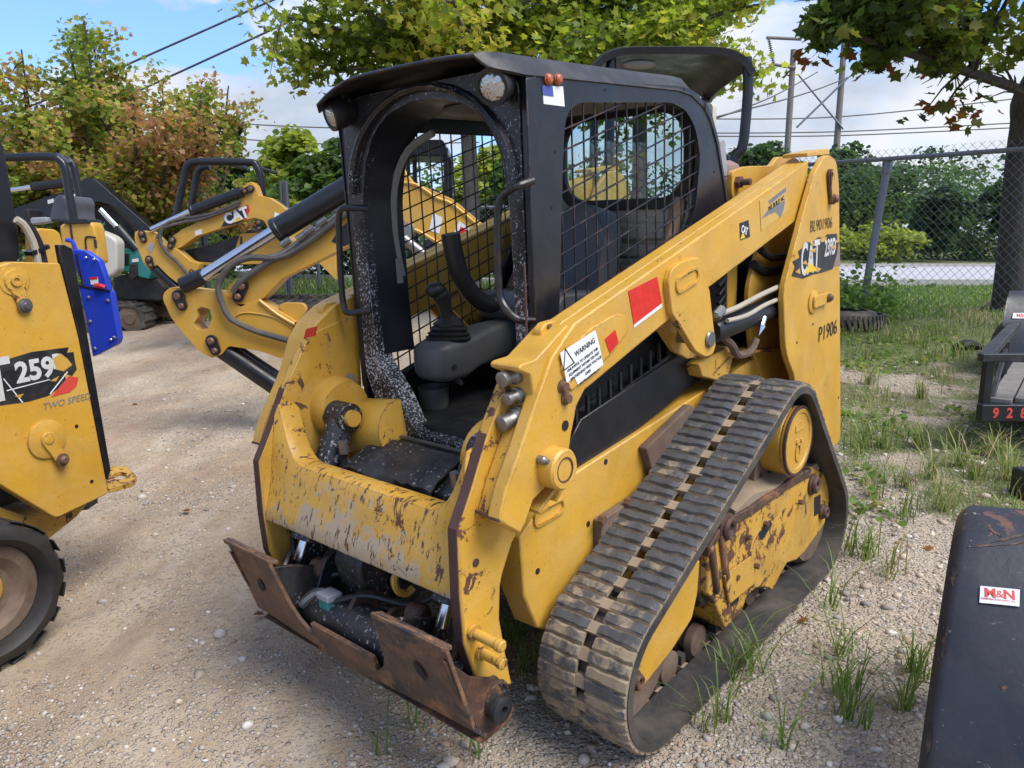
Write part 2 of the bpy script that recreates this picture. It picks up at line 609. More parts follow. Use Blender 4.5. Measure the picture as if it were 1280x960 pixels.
# ------------------------------------------------------------------ track building shared by the loaders
def hull_loop(circles, step=.0215):
    """convex hull of circles in X,Z as a closed resampled loop of (point, tangent, normal)"""
    pts = []
    for cx, cz, r in circles:
        for k in range(220):
            a = 2 * PI * k / 220
            pts.append((cx + r * math.cos(a), cz + r * math.sin(a)))
    pts = sorted(set(pts))

    def half(ps):
        h = []
        for p in ps:
            while len(h) > 1 and (h[-1][0] - h[-2][0]) * (p[1] - h[-2][1]) - (h[-1][1] - h[-2][1]) * (p[0] - h[-2][0]) <= 0:
                h.pop()
            h.append(p)
        return h
    H = half(pts)[:-1] + half(pts[::-1])[:-1]
    H.append(H[0])
    L = [0]
    for a, b in zip(H, H[1:]):
        L.append(L[-1] + math.hypot(b[0] - a[0], b[1] - a[1]))
    n = 2 * int(round(L[-1] / step / 4) * 2)
    out = []
    for i in range(n):
        s = L[-1] * i / n
        x = float(np.interp(s, L, [p[0] for p in H]))
        z = float(np.interp(s, L, [p[1] for p in H]))
        s2 = s + .012
        if s2 > L[-1]:
            s2 -= L[-1]
        x2 = float(np.interp(s2, L, [p[0] for p in H]))
        z2 = float(np.interp(s2, L, [p[1] for p in H]))
        t = Vector((x2 - x, 0, z2 - z)).normalized()
        nn = Vector((t.z, 0, -t.x))
        out.append((Vector((x, 0, z)), t, nn))
    return out


LUGS = []
for k in range(5):
    mb = MB()
    w, l, hh = .137, .0395, .017
    nx = 7
    rows = []
    rr = random.Random(k)
    vs = []
    for i in range(nx):
        y = -w / 2 + w * i / (nx - 1)
        j1, j2, j3 = [rr.uniform(-.0032, .0032) for _ in range(3)]
        e = .003 if i in (0, nx - 1) else 0
        vs += [(-l / 2 - .003 + j1, y, 0), (-l / 2 + .002 + j1, y, hh - .007 - e), (-l / 2 + .007 + j1, y, hh + j3 - e), (l / 2 - .008 + j2, y, hh + j3 * .6 - e), (l / 2 - .002 + j2, y, hh - .008 - e), (l / 2 + .003 + j2, y, 0)]
    fs = []
    for i in range(nx - 1):
        for q in range(5):
            a = i * 6 + q
            fs.append((a, a + 1, a + 7, a + 6))
    fs += [tuple(range(6)), tuple(range(nx * 6 - 1, nx * 6 - 7, -1))]
    mb.add(vs, fs)
    LUGS.append(mb)


def rubber_mat():
    m, t = material('tread')
    v = t.obj(False)
    loc = t.n('ShaderNodeTexCoord', out=3)
    r = t.n('ShaderNodeObjectInfo', out=5)
    v2 = t.n('ShaderNodeVectorMath', {0: loc, 1: t.n('ShaderNodeCombineXYZ', {0: t.m('MULTIPLY', r, 9.), 1: t.m('MULTIPLY', r, 5.), 2: 0.})}, operation='ADD')
    n1 = t.noise(v2, 14., 7, .7, .3)
    sz = t.t.nodes.new('ShaderNodeSeparateXYZ')
    t.t.links.new(loc, sz.inputs[0])
    low = t.ramp(t.m('MULTIPLY', sz.outputs[2], 50.), [(.0, .42), (.75, .0)])
    dsel = t.ramp(t.m('ADD', n1, low), [(.56, 0.), (.78, 1.)])
    k = t.n('ShaderNodeAttribute', {}, out=2, attribute_name='mudded', attribute_type='OBJECT')
    dsel2 = t.ramp(t.m('ADD', n1, t.m('ADD', low, t.m('MULTIPLY', k, .45))), [(.60, 0.), (.74, 1.)])
    base = t.mix(t.noise(v2, 30., 4), (.030, .030, .031), (.105, .105, .107))
    mud = t.mix(t.noise(v2, 40., 4), (.23, .17, .105), (.36, .285, .19))
    col = t.mix(t.m('MULTIPLY', t.m('MAXIMUM', t.m('MULTIPLY', dsel, .35), dsel2), .92), base, mud)
    t.out(col, t.mix(dsel2, (.55, .55, .55), (.95, .95, .95)), 0., t.bump(t.noise(v2, 55., 6, .7), .55, .006))
    M['tread'] = m


rubber_mat()


def make_track(root, circles, yi, yo, singles=True):
    lp = hull_loop(circles)
    n = len(lp)
    yc = (yi + yo) / 2
    tr = MB()
    # two side bands with a gap in the middle where the drive windows are
    for a, b in ((yi, yc - .027), (yc + .027, yo)):
        vs, fs = [], []
        for p, t, nn in lp:
            for yy, off in ((a, 0), (b, 0), (b, -.026), (a, -.026)):
                q = p + nn * (off - .02)
                vs.append((q.x, yy, q.z))
        for i in range(n):
            j = (i + 1) % n
            for q in range(4):
                fs.append((i * 4 + q, i * 4 + (q + 1) % 4, j * 4 + (q + 1) % 4, j * 4 + q))
        tr.add(vs, fs)
    band = tr.build('track_belt', M['rubber_clean'], root, smooth=30)
    lug_me = [l.mesh('tread_lug', 40) for l in LUGS] if singles else None
    allm = MB()
    lk = MB()
    lk.box((0, 0, -.006), (.036, .056, .030))
    lk_me = lk.mesh('track_link')
    guides = MB()
    for i in range(n):
        p, t, nn = lp[i]
        if i % 2 == 0:
            for si, yy in enumerate((yi + .073, yo - .073)):
                rot = Matrix(((t.x, 0, nn.x), (0, 1, 0), (t.z, 0, nn.z))).to_4x4()
                if rot.to_3x3().determinant() < 0:
                    rot = Matrix(((-t.x, 0, nn.x), (0, 1, 0), (-t.z, 0, nn.z))).to_4x4()
                q = p + nn * -.021
                rot.translation = (q.x, yy, q.z)
                if singles:
                    k = random.randrange(5)
                    o = link('tread_lug', lug_me[k], M['tread'], band)
                    o.matrix_basis = rot
                    front = max(0., min(1., (p.x - .62) / .2)) * max(0., min(1., (.62 - p.z) / .2))
                    o['mudded'] = float(front * .30 + random.uniform(-.18, .2))
                else:
                    l = LUGS[random.randrange(5)]
                    allm.add([rot @ Vector(v) for v in l.v], l.f)
            if i % 4 == 0:
                if singles:
                    o = link('track_link', lk_me, M['mud'], band)
                    o.matrix_basis = Matrix.Translation((rot.translation.x, yc, rot.translation.z)) @ rot.to_3x3().to_4x4()
                for yy in (yc,):
                    g = p - nn * .062
                    guides.box((g.x, yy, g.z), (.03, .03, .035), rot.to_3x3())
    if not singles:
        o = allm.build('tread_lug', M['tread'], band)
        o['kind'] = 'stuff'
        o['mudded'] = .35
    g = guides.build('guide_lug', M['rubber_clean'], band)
    g['kind'] = 'stuff'
    return band


# ------------------------------------------------------------------ the compact track loader in the middle
LD = thing('compact_track_loader', 'worn yellow track loader with open black cab and no bucket standing on the gravel', 'track loader')
LOCAL.add(LD.name)
O_ = (0.29238, 3.15649, 0.0)
LD.matrix_world = Matrix(((-.65958, .75022, -.04612, O_[0]), (-.74839, -.66119, -.05233, O_[1]), (-.06976, 0, .99756, O_[2]), (0, 0, 0, 1)))
CIRC = [(.65, .25, .25), (-.30, .73, .222), (-.70, .232, .232)]
make_track(LD, CIRC, .51, .83)
make_track(LD, CIRC, -.83, -.51, False)


def both(fn):
    for s in (1, -1):
        fn(s)


def put(mb, name, mat, s, parent=LD, **kw):
    return (mb if s > 0 else mb.mirror()).build(name, M[mat], parent, **kw)


def undercarriage(s):
    fr = MB()
    prof = [(0.284,0.331),(0.236,0.279),(0.146,0.131),(0.017,0.128),(-0.034,0.177),(-0.103,0.179),(-0.191,0.147),(-0.27,0.099),(-0.353,0.141),(-0.407,0.161),(-0.51,0.133),(-0.597,0.136),(-0.825,0.182),(-0.871,0.281),(-0.822,0.421),(-0.635,0.507),(-0.381,0.53),(-0.053,0.534),(0.169,0.557),(0.277,0.498)]
    fr.prism(prof, .58, .76)
    f = put(fr, 'undercarriage_frame', 'yellow_frame', s, bevel=.006)
    wd = MB()
    wd.prism(rounded([(0.777,0.221),(0.707,0.188),(0.517,0.229),(0.383,0.281),(0.346,0.358),(0.332,0.474),(0.375,0.474),(0.468,0.437),(0.705,0.352)], .01), .66, .758)
    put(wd, 'idler_arm', 'yellow', s, parent=f, bevel=.006)
    wd = MB()
    wd.prism([(0.348,0.417),(0.129,0.568),(-0.031,0.512),(0.117,0.256),(0.267,0.262)], .60, .735)
    put(wd, 'track_tensioner', 'rust_dark', s, parent=f, bevel=.01)
    if s > 0:
        tr_ = [(0.287,0.503),(0.18,0.559),(-0.042,0.536),(-0.368,0.531),(-0.612,0.511)]
        tr2 = [(x + .004, z - .035) for x, z in tr_]
        wd = MB()
        wd.prism(tr_ + tr2[::-1], .70, .768)
        wd.build('frame_flange', M['rust_dark'], f, bevel=.004)
        for q in ([(-0.112,0.399),(-0.21,0.422),(-0.242,0.394),(-0.15,0.359)], [(0.118,0.258),(0.041,0.243),(0.038,0.19),(0.103,0.2)], [(-0.674,0.358),(-0.75,0.348),(-0.761,0.262),(-0.686,0.266)]):
            wd = MB()
            wd.prism(rounded(q, .006), .757, .7612)
            wd.build('recess_shade', M['dark'], f)  # dark plates laid on the flat face for the shade of recesses
        # dirt packed on the ledge of the frame
        d = MB()
        rows = []
        led = [(0.078,0.54),(-0.082,0.529),(-0.258,0.516),(-0.532,0.498),(-0.752,0.475)]
        for k, yy in enumerate(np.linspace(.575, .752, 7)):
            rows.append([(x + random.uniform(-.01, .01), yy, z - .012 + random.uniform(-.008, .016) + .035 * math.sin(i * .9) * (1 - (yy - .575) / .2)) for i, (x, z) in enumerate([(a + (b - a) * 0 if 0 else a, b) for a, b in led])])
        d.sheet(rows[::-1], .03)
        d.build('packed_dirt', M['mud'], f)
        # brown guard straps and pin caps
        g = MB()
        for px in [(0.245,0.425),(0.175,0.442)]:
            g.box((px[0], .70, px[1] - .02), (.03, .15, .20), Matrix.Rotation(.25, 3, 'Y'))
        g.build('guard_strap', M['rust_dark'], f, bevel=.008)
        for p, r in zip([(0.163,0.529),(-0.64,0.43),(-0.773,0.261),(0.744,0.252)], (.052, .047, .035, .032)):
            c = MB()
            c.lathe((p[0], .745, p[1]), (p[0], .79, p[1]), [(0, r), (.55, r), (.6, r * .8), (.8, r * .8), (1, r * .62), (.9, r * .35), (.7, r * .3)], 20)
            c.build('pin_cap', M['rust_dark'], f, bevel=.002)
        pl = MB()
        pl.prism(rounded([(0.182,0.356),(-0.043,0.341),(-0.085,0.217),(0.133,0.226)], .01), .762, .772)
        pl.build('cover_plate', M['yellow_frame'], f, bevel=.003)
        nb = MB()
        for p in [(0.078,0.307),(-0.013,0.427),(-0.165,0.425),(-0.091,0.281),(-0.504,0.397)]:
            nb.cyl((p[0], .76, p[1]), (p[0], .778, p[1]), .011, n=6)
        nb.build('frame_bolt', M['bolt'], f)
    for i, x in enumerate((.42, .22, .0, -.22, -.44)):
        r = MB()
        r.lathe((x, .60, .095), (x, .705, .095), [(0, .05), (.25, .058), (.3, .04), (.6, .04), (.65, .058), (.92, .056), (1, .036)], 22)
        put(r, 'track_roller', 'brown_steel', s)
    idl = MB()
    idl.lathe((.65, .57, .25), (.65, .715, .25), [(0, .10), (.02, .19), (.2, .205), (.8, .205), (.98, .19), (1, .08)], 30)
    idl.cyl((.65, .53, .25), (.65, .735, .25), .045)
    put(idl, 'front_idler', 'brown_steel', s)
    idl = MB()
    idl.lathe((-.70, .57, .232), (-.70, .75, .232), [(0, .10), (.02, .175), (.2, .188), (.8, .188), (.98, .17), (1, .08)], 30)
    put(idl, 'rear_idler', 'brown_steel', s)
    sp = MB()
    gear = []
    for k in range(13 * 6):
        a = 2 * PI * k / 78
        gear.append((-.33 + (.165 + .03 * math.cos(13 * a)) * math.cos(a), .71 + (.165 + .03 * math.cos(13 * a)) * math.sin(a)))
    sp.prism(gear, .645, .695)
    put(sp, 'drive_sprocket', 'brown_steel', s, bevel=.004)
    fd = MB()
    cx, cz = -.375, .70
    fd.lathe((cx, .50, cz), (cx, .80, cz), [(0, .135), (.9, .135), (.93, .128), (.935, .136), (.975, .136), (1., .128), (1.0, .112), (.985, .108), (.985, .03)], 36)
    fdo = put(fd, 'final_drive', 'yellow', s)
    if s > 0:
        e = MB()
        e.prism(rrect(cx - .01, cz + .055, .085, .032, .006, 2), .794, .799)
        e.holed(circ(cx, cz - .045, .028, 18, .040), [circ(cx, cz - .045, .016, 14, .026)], .794, .800)
        e.cyl((cx + .012, .79, cz - .0), (cx + .012, .801, cz - .0), .012, n=8)
        e.cyl((cx - .03, .79, cz - .005), (cx - .03, .801, cz - .005), .009, n=8)
        e.build('hub_casting', M['yellow'], fdo, bevel=.002)
        rg = MB()
        rg.lathe((cx, .788, cz), (cx, .802, cz), [(0, .1365), (.6, .1375), (1, .131)], 36)
        # worn brown rim of the hub
        rg2 = MB()
        outer, inner = circ(cx, cz, .1385, 40), circ(cx, cz, .127, 40)
        rg2.holed(outer, [inner], .790, .8012)
        rg2.build('hub_rim', M['rust_edge'], fdo, bevel=.002)


both(undercarriage)


def chassis():
    def leg(s):
        m = MB()
        pr = [(0.905,0.694),(0.9,0.504),(0.848,0.372),(0.775,0.323)] + [(.60, .22), (-.95, .22), (-1.0, .40), (-.95, .98), (-.86, .955), (.73, .80)]
        m.prism(pr, .385, .48)
        o = put(m, 'chassis_side', 'yellow', s, bevel=.006)
        if s > 0:
            for x, z in [(0.464,0.799),(0.833,0.557),(0.57,0.616)]:
                h = MB()
                h.cyl((x, .478, z), (x, .4815, z), .010, n=12)
                h.build('bolt_hole', M['dark'], o)
            sl = MB()
            a = [(0.825,0.722),(0.712,0.729)]
            ang = math.atan2(a[1][1] - a[0][1], a[1][0] - a[0][0])
            cx, cz = (a[0][0] + a[1][0]) / 2, (a[0][1] + a[1][1]) / 2
            L = .15
            ring = rrect(0, 0, L, .052, .024)
            hole = rrect(0, 0, L - .02, .034, .016)
            rt = lambda P: [(cx + x * math.cos(ang) - z * math.sin(ang), cz + x * math.sin(ang) + z * math.cos(ang)) for x, z in P]
            sl.holed(rt(ring), [rt(hole)], .479, .488)
            sl.build('pressed_slot', M['yellow'], o, bevel=.003)
            # brown brackets carrying the undercarriage
            for q in ([(0.544,0.625),(0.313,0.638),(0.18,0.65),(0.29,0.442),(0.547,0.426)], [(0.27,0.796),(-0.05,0.88),(-0.113,0.818),(0.207,0.659)]):
                b = MB()
                b.prism(rounded(q, .01), .482, .515)
                bo = b.build('mount_bracket', M['brown_steel'], o, bevel=.004)
            for x, z in [(0.546,0.631),(0.394,0.641)]:
                bb = MB()
                bb.cyl((x, .51, z), (x, .53, z), .016, n=6)
                bb.build('bracket_bolt', M['bolt'], o)
            # small yellow lugs and a dirt ledge by the top of the track
            lg = MB()
            lg.prism(rounded([(-0.096,1.025),(-0.336,1.054),(-0.387,1.019),(-0.341,0.929),(-0.239,0.934),(-0.122,0.973)], .008), .46, .52)
            lg.build('axle_bracket', M['yellow_worn'], o, bevel=.004)
            w = MB()
            p = [(-0.206,0.957),(-0.338,1.002),(-0.597,0.981),(-0.984,0.92),(-1.063,0.783)]
            w.sheet([[(x, yy, z + .0) for x, z in p] for yy in (.40, .44, .48, .52)][::-1], .012)
            w.build('track_guard', M['yellow_worn'], o)
    both(leg)
    # engine house and cross members between the side plates
    m = MB()
    m.box((-.28, 0, .52), (1.05, .765, .55))
    m.build('belly', M['black_dusty'], LD, bevel=.01)
    m = MB()
    m.prism([(.70, .52), (.88, .62), (.88, .66), (.60, .80), (.60, .52)], -.385, .385)
    m.build('front_cross_plate', M['yellow_worn'], LD, bevel=.006)
    m = MB()
    m.box((-.98, 0, .95), (.34, .86, .75))
    m.build('engine_house', M['black_matte'], LD, bevel=.02)
    m = MB()
    m.prism([(-1.10, 1.30), (-1.10, .42), (-1.20, .42), (-1.20, 1.30)], -.5, .5)
    m.build('rear_door', M['black'], LD, bevel=.01)


chassis()

# tie-down hook under the bar
m = MB()
hp = [(1.077,0.599),(1.102,0.577),(1.126,0.555),(1.118,0.514),(1.085,0.489),(1.058,0.496)]
m.tube([(x, .16, z) for x, z in hp], .012, 8, 4)
m.build('tie_down_hook', M['yellow_worn'], LD)


# ---- loader arms
ARM_Y0, ARM_Y1 = .505, .60


def arm(s):
    outer = [(-0.876,1.755),(0.141,1.483),(0.769,1.316),(0.825,1.276),(0.876,1.238),(0.943,1.14),(1.012,1.034),(1.086,0.925),(1.108,0.875),(1.116,0.851),(1.038,0.786),(1.014,0.807),(0.977,0.862),(0.917,0.884),(0.871,0.878),(0.829,0.911),(0.811,0.963),(0.798,1.009),(0.785,1.039),(0.772,1.078),(0.732,1.116),(0.279,1.245),(-0.002,1.322),(-0.857,1.537)]
    m = MB()
    m.prism(outer, .555, .60)
    lower = [p for p in outer]
    a = put(m, 'loader_arm', 'yellow', s, bevel=.006)
    # inboard half of the beam, set lower at the front
    inn = [(-0.876,1.755),(0.141,1.483),(0.769,1.316),(0.84,1.269),(0.752,1.111),(0.279,1.245),(-0.002,1.322),(-0.857,1.537)]
    m = MB()
    m.prism([(x, z) for x, z in inn], .50, .556)
    put(m, 'arm_box', 'yellow', s, parent=a, bevel=.006)
    # inner plate that runs down to the foot
    leg = [(.925, 1.215), (1.040, 1.050)] + [(1.115,0.913),(1.173,0.82),(1.181,0.631),(1.178,0.493),(1.135,0.342),(0.998,0.267),(1.018,0.378),(1.036,0.503),(1.025,0.599),(1.013,0.631),(0.966,0.709)] + [(.86, .80), (.715, .93), (.70, 1.27), (.86, 1.235)]
    m = MB()
    m.prism(leg, .465, .505)
    put(m, 'arm_leg', 'yellow_worn', s, parent=a, bevel=.005)
    # dark rust line along its front edge
    e = [leg[i] for i in range(0, 7)]
    m = MB()
    for (x0, z0), (x1, z1) in zip(e[1:], e[2:]):
        dx, dz = x1 - x0, z1 - z0
        L = math.hypot(dx, dz)
        nx, nz = dz / L, -dx / L
        if nx < 0:
            nx, nz = -nx, -nz
        m.prism([(x0, z0), (x0 + nx * .003, z0 + nz * .003), (x1 + nx * .003, z1 + nz * .003), (x1, z1)], .468, .500)
    put(m, 'worn_edge', 'rust_edge', s, parent=a)
    # web between inner and outer plate, just behind their front edges
    web = [(0.92,1.137),(0.996,1.03),(1.068,0.919),(1.093,0.867),(1.101,0.846),(1.038,0.791),(1.014,0.807),(0.977,0.862),(0.895,0.896),(0.809,1.012),(0.79,1.101)]
    m = MB()
    m.prism(web, .505, .556)
    put(m, 'arm_web', 'yellow_worn', s, parent=a, bevel=.004)
    b0, b1 = [(1.116,0.851)][0], [(1.038,0.786)][0]
    a0 = (b0[0] - .012, b0[1] + .004)
    m = MB()
    m.tube([(a0[0] + .001, .507, a0[1] - .001), ((a0[0] + b0[0]) / 2, .556, (a0[1] + b0[1]) / 2 - .001), (b0[0] - .001, .598, b0[1] + .001)], .005, 6)
    put(m, 'worn_edge', 'rust_edge', s, parent=a)
    # coupler block at the knee
    blk = [(0.779,1.314),(0.922,1.24),(0.987,1.238),(0.995,1.224),(0.948,1.202),(0.936,1.129),(0.95,1.065),(0.833,1.105),(0.716,1.221)] if s > 0 else [(.70, 1.335), (.80, 1.305), (.88, 1.255), (.925, 1.20), (1.03, .97), (1.0, .94), (.70, 1.15)]
    m = MB()
    m.prism(rounded(blk, .008, 2), .478, .583 if s > 0 else .599)
    bo = put(m, 'coupler_block', 'yellow', s, parent=a, bevel=.006)
    br = [(0.836,1.298),(0.814,1.317),(0.734,1.319),(0.69,1.303),(0.676,1.27),(0.694,1.213),(0.826,1.237)]
    m = MB()
    m.prism(rounded(br, .012), .512, .524) if 0 else m.prism(rounded(br, .012), .500, .530)
    br_o = put(m, 'hose_bracket', 'yellow', s, parent=a, bevel=.004)
    if s > 0:
        # hydraulic quick couplers pointing forward
        for (x, z), sc in zip([(0.919,1.195),(0.926,1.136),(0.92,1.076)], (1., .84, 1.06)):
            q = MB()
            p0 = Vector((x - .05, .537, z + .01))
            d = Vector((.135, -.012, -.012)) * sc
            q.lathe(p0, p0 + d, [(0, .030 * sc), (.55, .030 * sc), (.56, .026 * sc), (.66, .026 * sc), (.67, .023 * sc), (.72, .019 * sc), (.82, .019 * sc), (.83, .021 * sc), (.98, .021 * sc), (1, .012 * sc)], 22)
            q.build('quick_coupler', M['steel'], bo)
        b0_, b1_ = [(0.957,1.222)][0], [(0.95,1.223)][0]
        q = MB()
        q.cyl((b0_[0] - .03, .51, b0_[1]), (b0_[0] + .012, .51, b0_[1] - .003), .010, n=10)
        q.cyl((b1_[0] - .03, .535, b1_[1]), (b1_[0] + .012, .535, b1_[1] - .003), .010, n=10)
        q.build('socket_plug', M['bolt'], bo)
        for x, z in [(0.799,1.304),(0.748,1.296)]:
            q = MB()
            q.cyl((x, .525, z), (x, .537, z), .009, n=10)
            q.build('bracket_bolt', M['bolt'], br_o)
    # reinforcing plate at the knee and the gusset for the lift cylinder
    m = MB()
    kp = [(0.763,1.268),(0.713,1.289),(0.597,1.311),(0.546,1.311),(0.517,1.293),(0.509,1.257),(0.596,1.204),(0.745,1.15),(0.806,1.128),(0.846,1.204),(0.815,1.247)]
    m.prism(rounded(kp, .015), .597, .6065)
    put(m, 'knee_plate', 'yellow', s, parent=a, bevel=.003)
    gp = [(0.305,1.38),(0.281,1.418),(0.23,1.434),(0.114,1.442),(0.086,1.424),(0.096,1.395),(0.027,1.325),(-0.027,1.117),(-0.004,1.089),(0.049,1.088),(0.119,1.12),(0.28,1.275)]
    m = MB()
    m.prism(rounded(gp, .014), .597, .622)
    g = put(m, 'lift_gusset', 'yellow', s, parent=a, bevel=.004)
    gp2 = [(0.227,1.254),(-0.001,1.288),(-0.11,1.191),(-0.163,1.092),(-0.114,1.049),(-0.04,1.054),(0.066,1.102)]
    m = MB()
    m.prism(rounded(gp2, .012), .488, .505)
    put(m, 'inner_gusset', 'yellow_worn', s, parent=a, bevel=.003)
    if s > 0:
        sl = MB()
        c0, c1 = [(0.247,1.361),(0.126,1.385)]
        ang = math.atan2(c1[1] - c0[1], c1[0] - c0[0])
        cx, cz = (c0[0] + c1[0]) / 2, (c0[1] + c1[1]) / 2
        rt = lambda P: [(cx + x * math.cos(ang) - z * math.sin(ang), cz + x * math.sin(ang) + z * math.cos(ang)) for x, z in P]
        sl.holed(rt(rrect(0, 0, .155, .058, .026)), [rt(rrect(0, 0, .135, .038, .018))], .619, .628)
        sl.build('pressed_slot', M['yellow'], g, bevel=.003)
        p = [(0.029,1.15)][0]
        q = MB()
        q.lathe((p[0], .48, p[1]), (p[0], .634, p[1]), [(0, .022), (.93, .022), (.95, .030), (1, .026)], 18)
        q.build('cylinder_pin', M['steel'], g)
        # bolts and hub on the outer face
        for x, z in [(0.838,1.151),(0.825,1.114)]:
            q = MB()
            q.lathe((x, .598, z), (x, .617, z), [(0, .020), (.3, .020), (.32, .016), (1, .013)], 14)
            q.build('arm_bolt', M['bolt'], a)
        q = MB()
        x, z = [(0.829,1.036)][0]
        q.cyl((x, .598, z), (x, .6018, z), .015, n=16)
        x, z = [(0.647,1.281)][0]
        q.build('bolt_hole', M['dark'], a)
        x, z = [(0.9,0.937)][0]
        q = MB()
        q.lathe((x, .56, z), (x, .652, z), [(0, .058), (.93, .058), (1, .052), (1, .034), (.97, .032), (.97, .005)], 30)
        hb = q.build('pivot_hub', M['yellow'], a)
        q = MB()
        q.lathe((x + .05, .58, z + .035), (x + .05, .636, z + .035), [(0, .012), (.75, .012), (.8, .009), (1, .006)], 10)
        q.build('grease_bolt', M['steel'], hb)
        q = MB()
        q.holed(circ(x, z, .036, 26), [circ(x, z, .032, 26)], .648, .6525)
        q.build('hub_groove', M['rust_edge'], hb)
        # three little ribs below the hub
        q = MB()
        for (x0, z0), (x1, z1) in ([(0.958,0.819),(0.878,0.863)], [(0.88,0.828),(0.834,0.866)]):
            d = Vector((x1 - x0, 0, z1 - z0))
            q.box(((x0 + x1) / 2, .575, (z0 + z1) / 2), (d.length, .05, .012), Matrix.Rotation(-math.atan2(d.z, d.x), 3, 'Y'))
        q.build('hub_rib', M['yellow'], a, bevel=.002)
        # the foot: two rusted pins and a hinge boss
        q = MB()
        for (x, z), l in zip([(1.147,0.515),(1.121,0.44)], (.115, .09)):
            q.lathe((x, .505, z), (x, .505 + l, z - .004), [(0, .022), (.12, .022), (.13, .015), (.8, .015), (.82, .018), (.95, .018), (1, .012)], 14)
        q.build('foot_pin', M['yellow_frame'], a)
        x, z = [(1.117,0.588)][0]
        q = MB()
        q.cyl((x, .503, z + .12), (x, .5075, z + .12), .012, n=12)
        q.build('bolt_hole', M['rust_edge'], a)
    q = MB()
    fx, fz = [(1.121,0.286)][0]
    q.lathe((fx, .44, fz), (fx, .585, fz), [(0, .034), (.8, .034), (.82, .038), (.97, .038), (1, .030), (1, .015), (.9, .012)], 20)
    fo = put(q, 'foot_hinge', 'black_dusty', s, parent=a)
    if s > 0:
        q = MB()
        for k in range(4):
            q.tube([(fx - .02 + .02 * math.cos(t) * 2.2, .45 + k * .03, fz + .01 + .05 * math.sin(t)) for t in np.linspace(.3, 2.9, 9)], .006, 6)
        q.build('tangled_wire', M['rust_dark'], fo)
    return a


ARM = [arm(1), arm(-1)]

# windows cut look: slot in the far arm and pivot cylinder of the other side
m = MB()
sx, sz = [(0.767,0.987)][0]
m.prism(rrect(sx, sz, .055, .13, .026), -.502, -.4635)
m.build('slot_opening', M['mud'], ARM[1])

# cross bar between the arms
m = MB()
prof = [(1.02, .79), (1.05, .803), (1.082, .804), (1.094, .800), (1.102, .789), (1.118, .748), (1.136, .702), (1.154, .656), (1.164, .630), (1.165, .615), (1.155, .606), (1.08, .604), (1.02, .61)]
rows = []
for y in np.linspace(-.467, .467, 61):
    e = max(0, (abs(y) - .30) / .167)
    lift = .20 * e ** 2.6
    low = .0
    r_ = []
    for i, (x, z) in enumerate(prof):
        f = max(0., (z - .70) / .10)
        r_.append((x - .10 * lift * min(1., max(0., f)), y, z + lift * min(1., f)))
    rows.append(r_)
m.sheet(rows, .012)
BAR = m.build('cross_bar', M['yellow_bar'], LD, smooth=30)
m = MB()
m.box((1.035, 0, .70), (.02, .92, .17))
m.build('bar_back_plate', M['yellow_worn'], BAR, bevel=.004)


# tilt cylinders behind the bar
def tilt(s):
    m = MB()
    (x0, z0), (x1, z1) = [(0.889,0.931),(1.128,0.466)]
    p0, p1 = Vector((x0, .36, z0)), Vector((x1, .36, z1))
    d = p1 - p0
    m.lathe(p0 + d * -.02, p0 + d * .86, [(0, .046), (.06, .050), (.78, .050), (.79, .054), (1, .054)], 24)
    m.lathe((x0, .31, z0), (x0, .41, z0), [(0, .052), (1, .052)], 24)
    b = put(m, 'tilt_cylinder', 'black_splash', s, bevel=.003)
    m = MB()
    m.cyl(p0 + d * .84, p1, .021)
    put(m, 'cylinder_rod', 'chrome', s, parent=b)
    m = MB()
    m.lathe((x0, .29, z0), (x0, .435, z0), [(0, .030), (.93, .030), (1, .026)], 20)
    put(m, 'cylinder_pin', 'yellow', s, parent=b)
    m = MB()
    m.lathe((x0 - .05, .40, z0 + .01), (x0 - .05, .475, z0 + .01), [(0, .10), (.5, .11), (1, .115)], 26)
    put(m, 'pin_boss', 'yellow', s, parent=b)
    m = MB()
    m.lathe((x0 - .14, .20, z0 - .06), (x0 - .14, .45, z0 - .10), [(0, .11), (1, .12)], 26)
    put(m, 'axle_housing', 'yellow_worn', s, parent=b)
    m = MB()
    q0 = p0 + d * .35 + Vector((-.02, -.07, .02))
    m.tube([q0 + Vector((-.02, 0, .10)), q0 + Vector((0, 0, .04)), q0, q0 + Vector((.02, 0, -.08)), q0 + Vector((.04, .01, -.17))], .014, 8, 3)
    put(m, 'cylinder_hose', 'black_rubber', s, parent=b)
    m = MB()
    for k, (dz, r) in enumerate(((.06, .018), (-.03, .016), (-.10, .018))):
        m = MB()
        c = q0 + Vector((-.01 * k, -.012, dz))
        m.cyl(c - Vector((0, 0, .022)), c + Vector((.004, 0, .022)), r, n=8)
        put(m, 'hose_fitting', 'steel', s, parent=b)


both(tilt)

# ---- quick attach plate at the front
QA = MB()


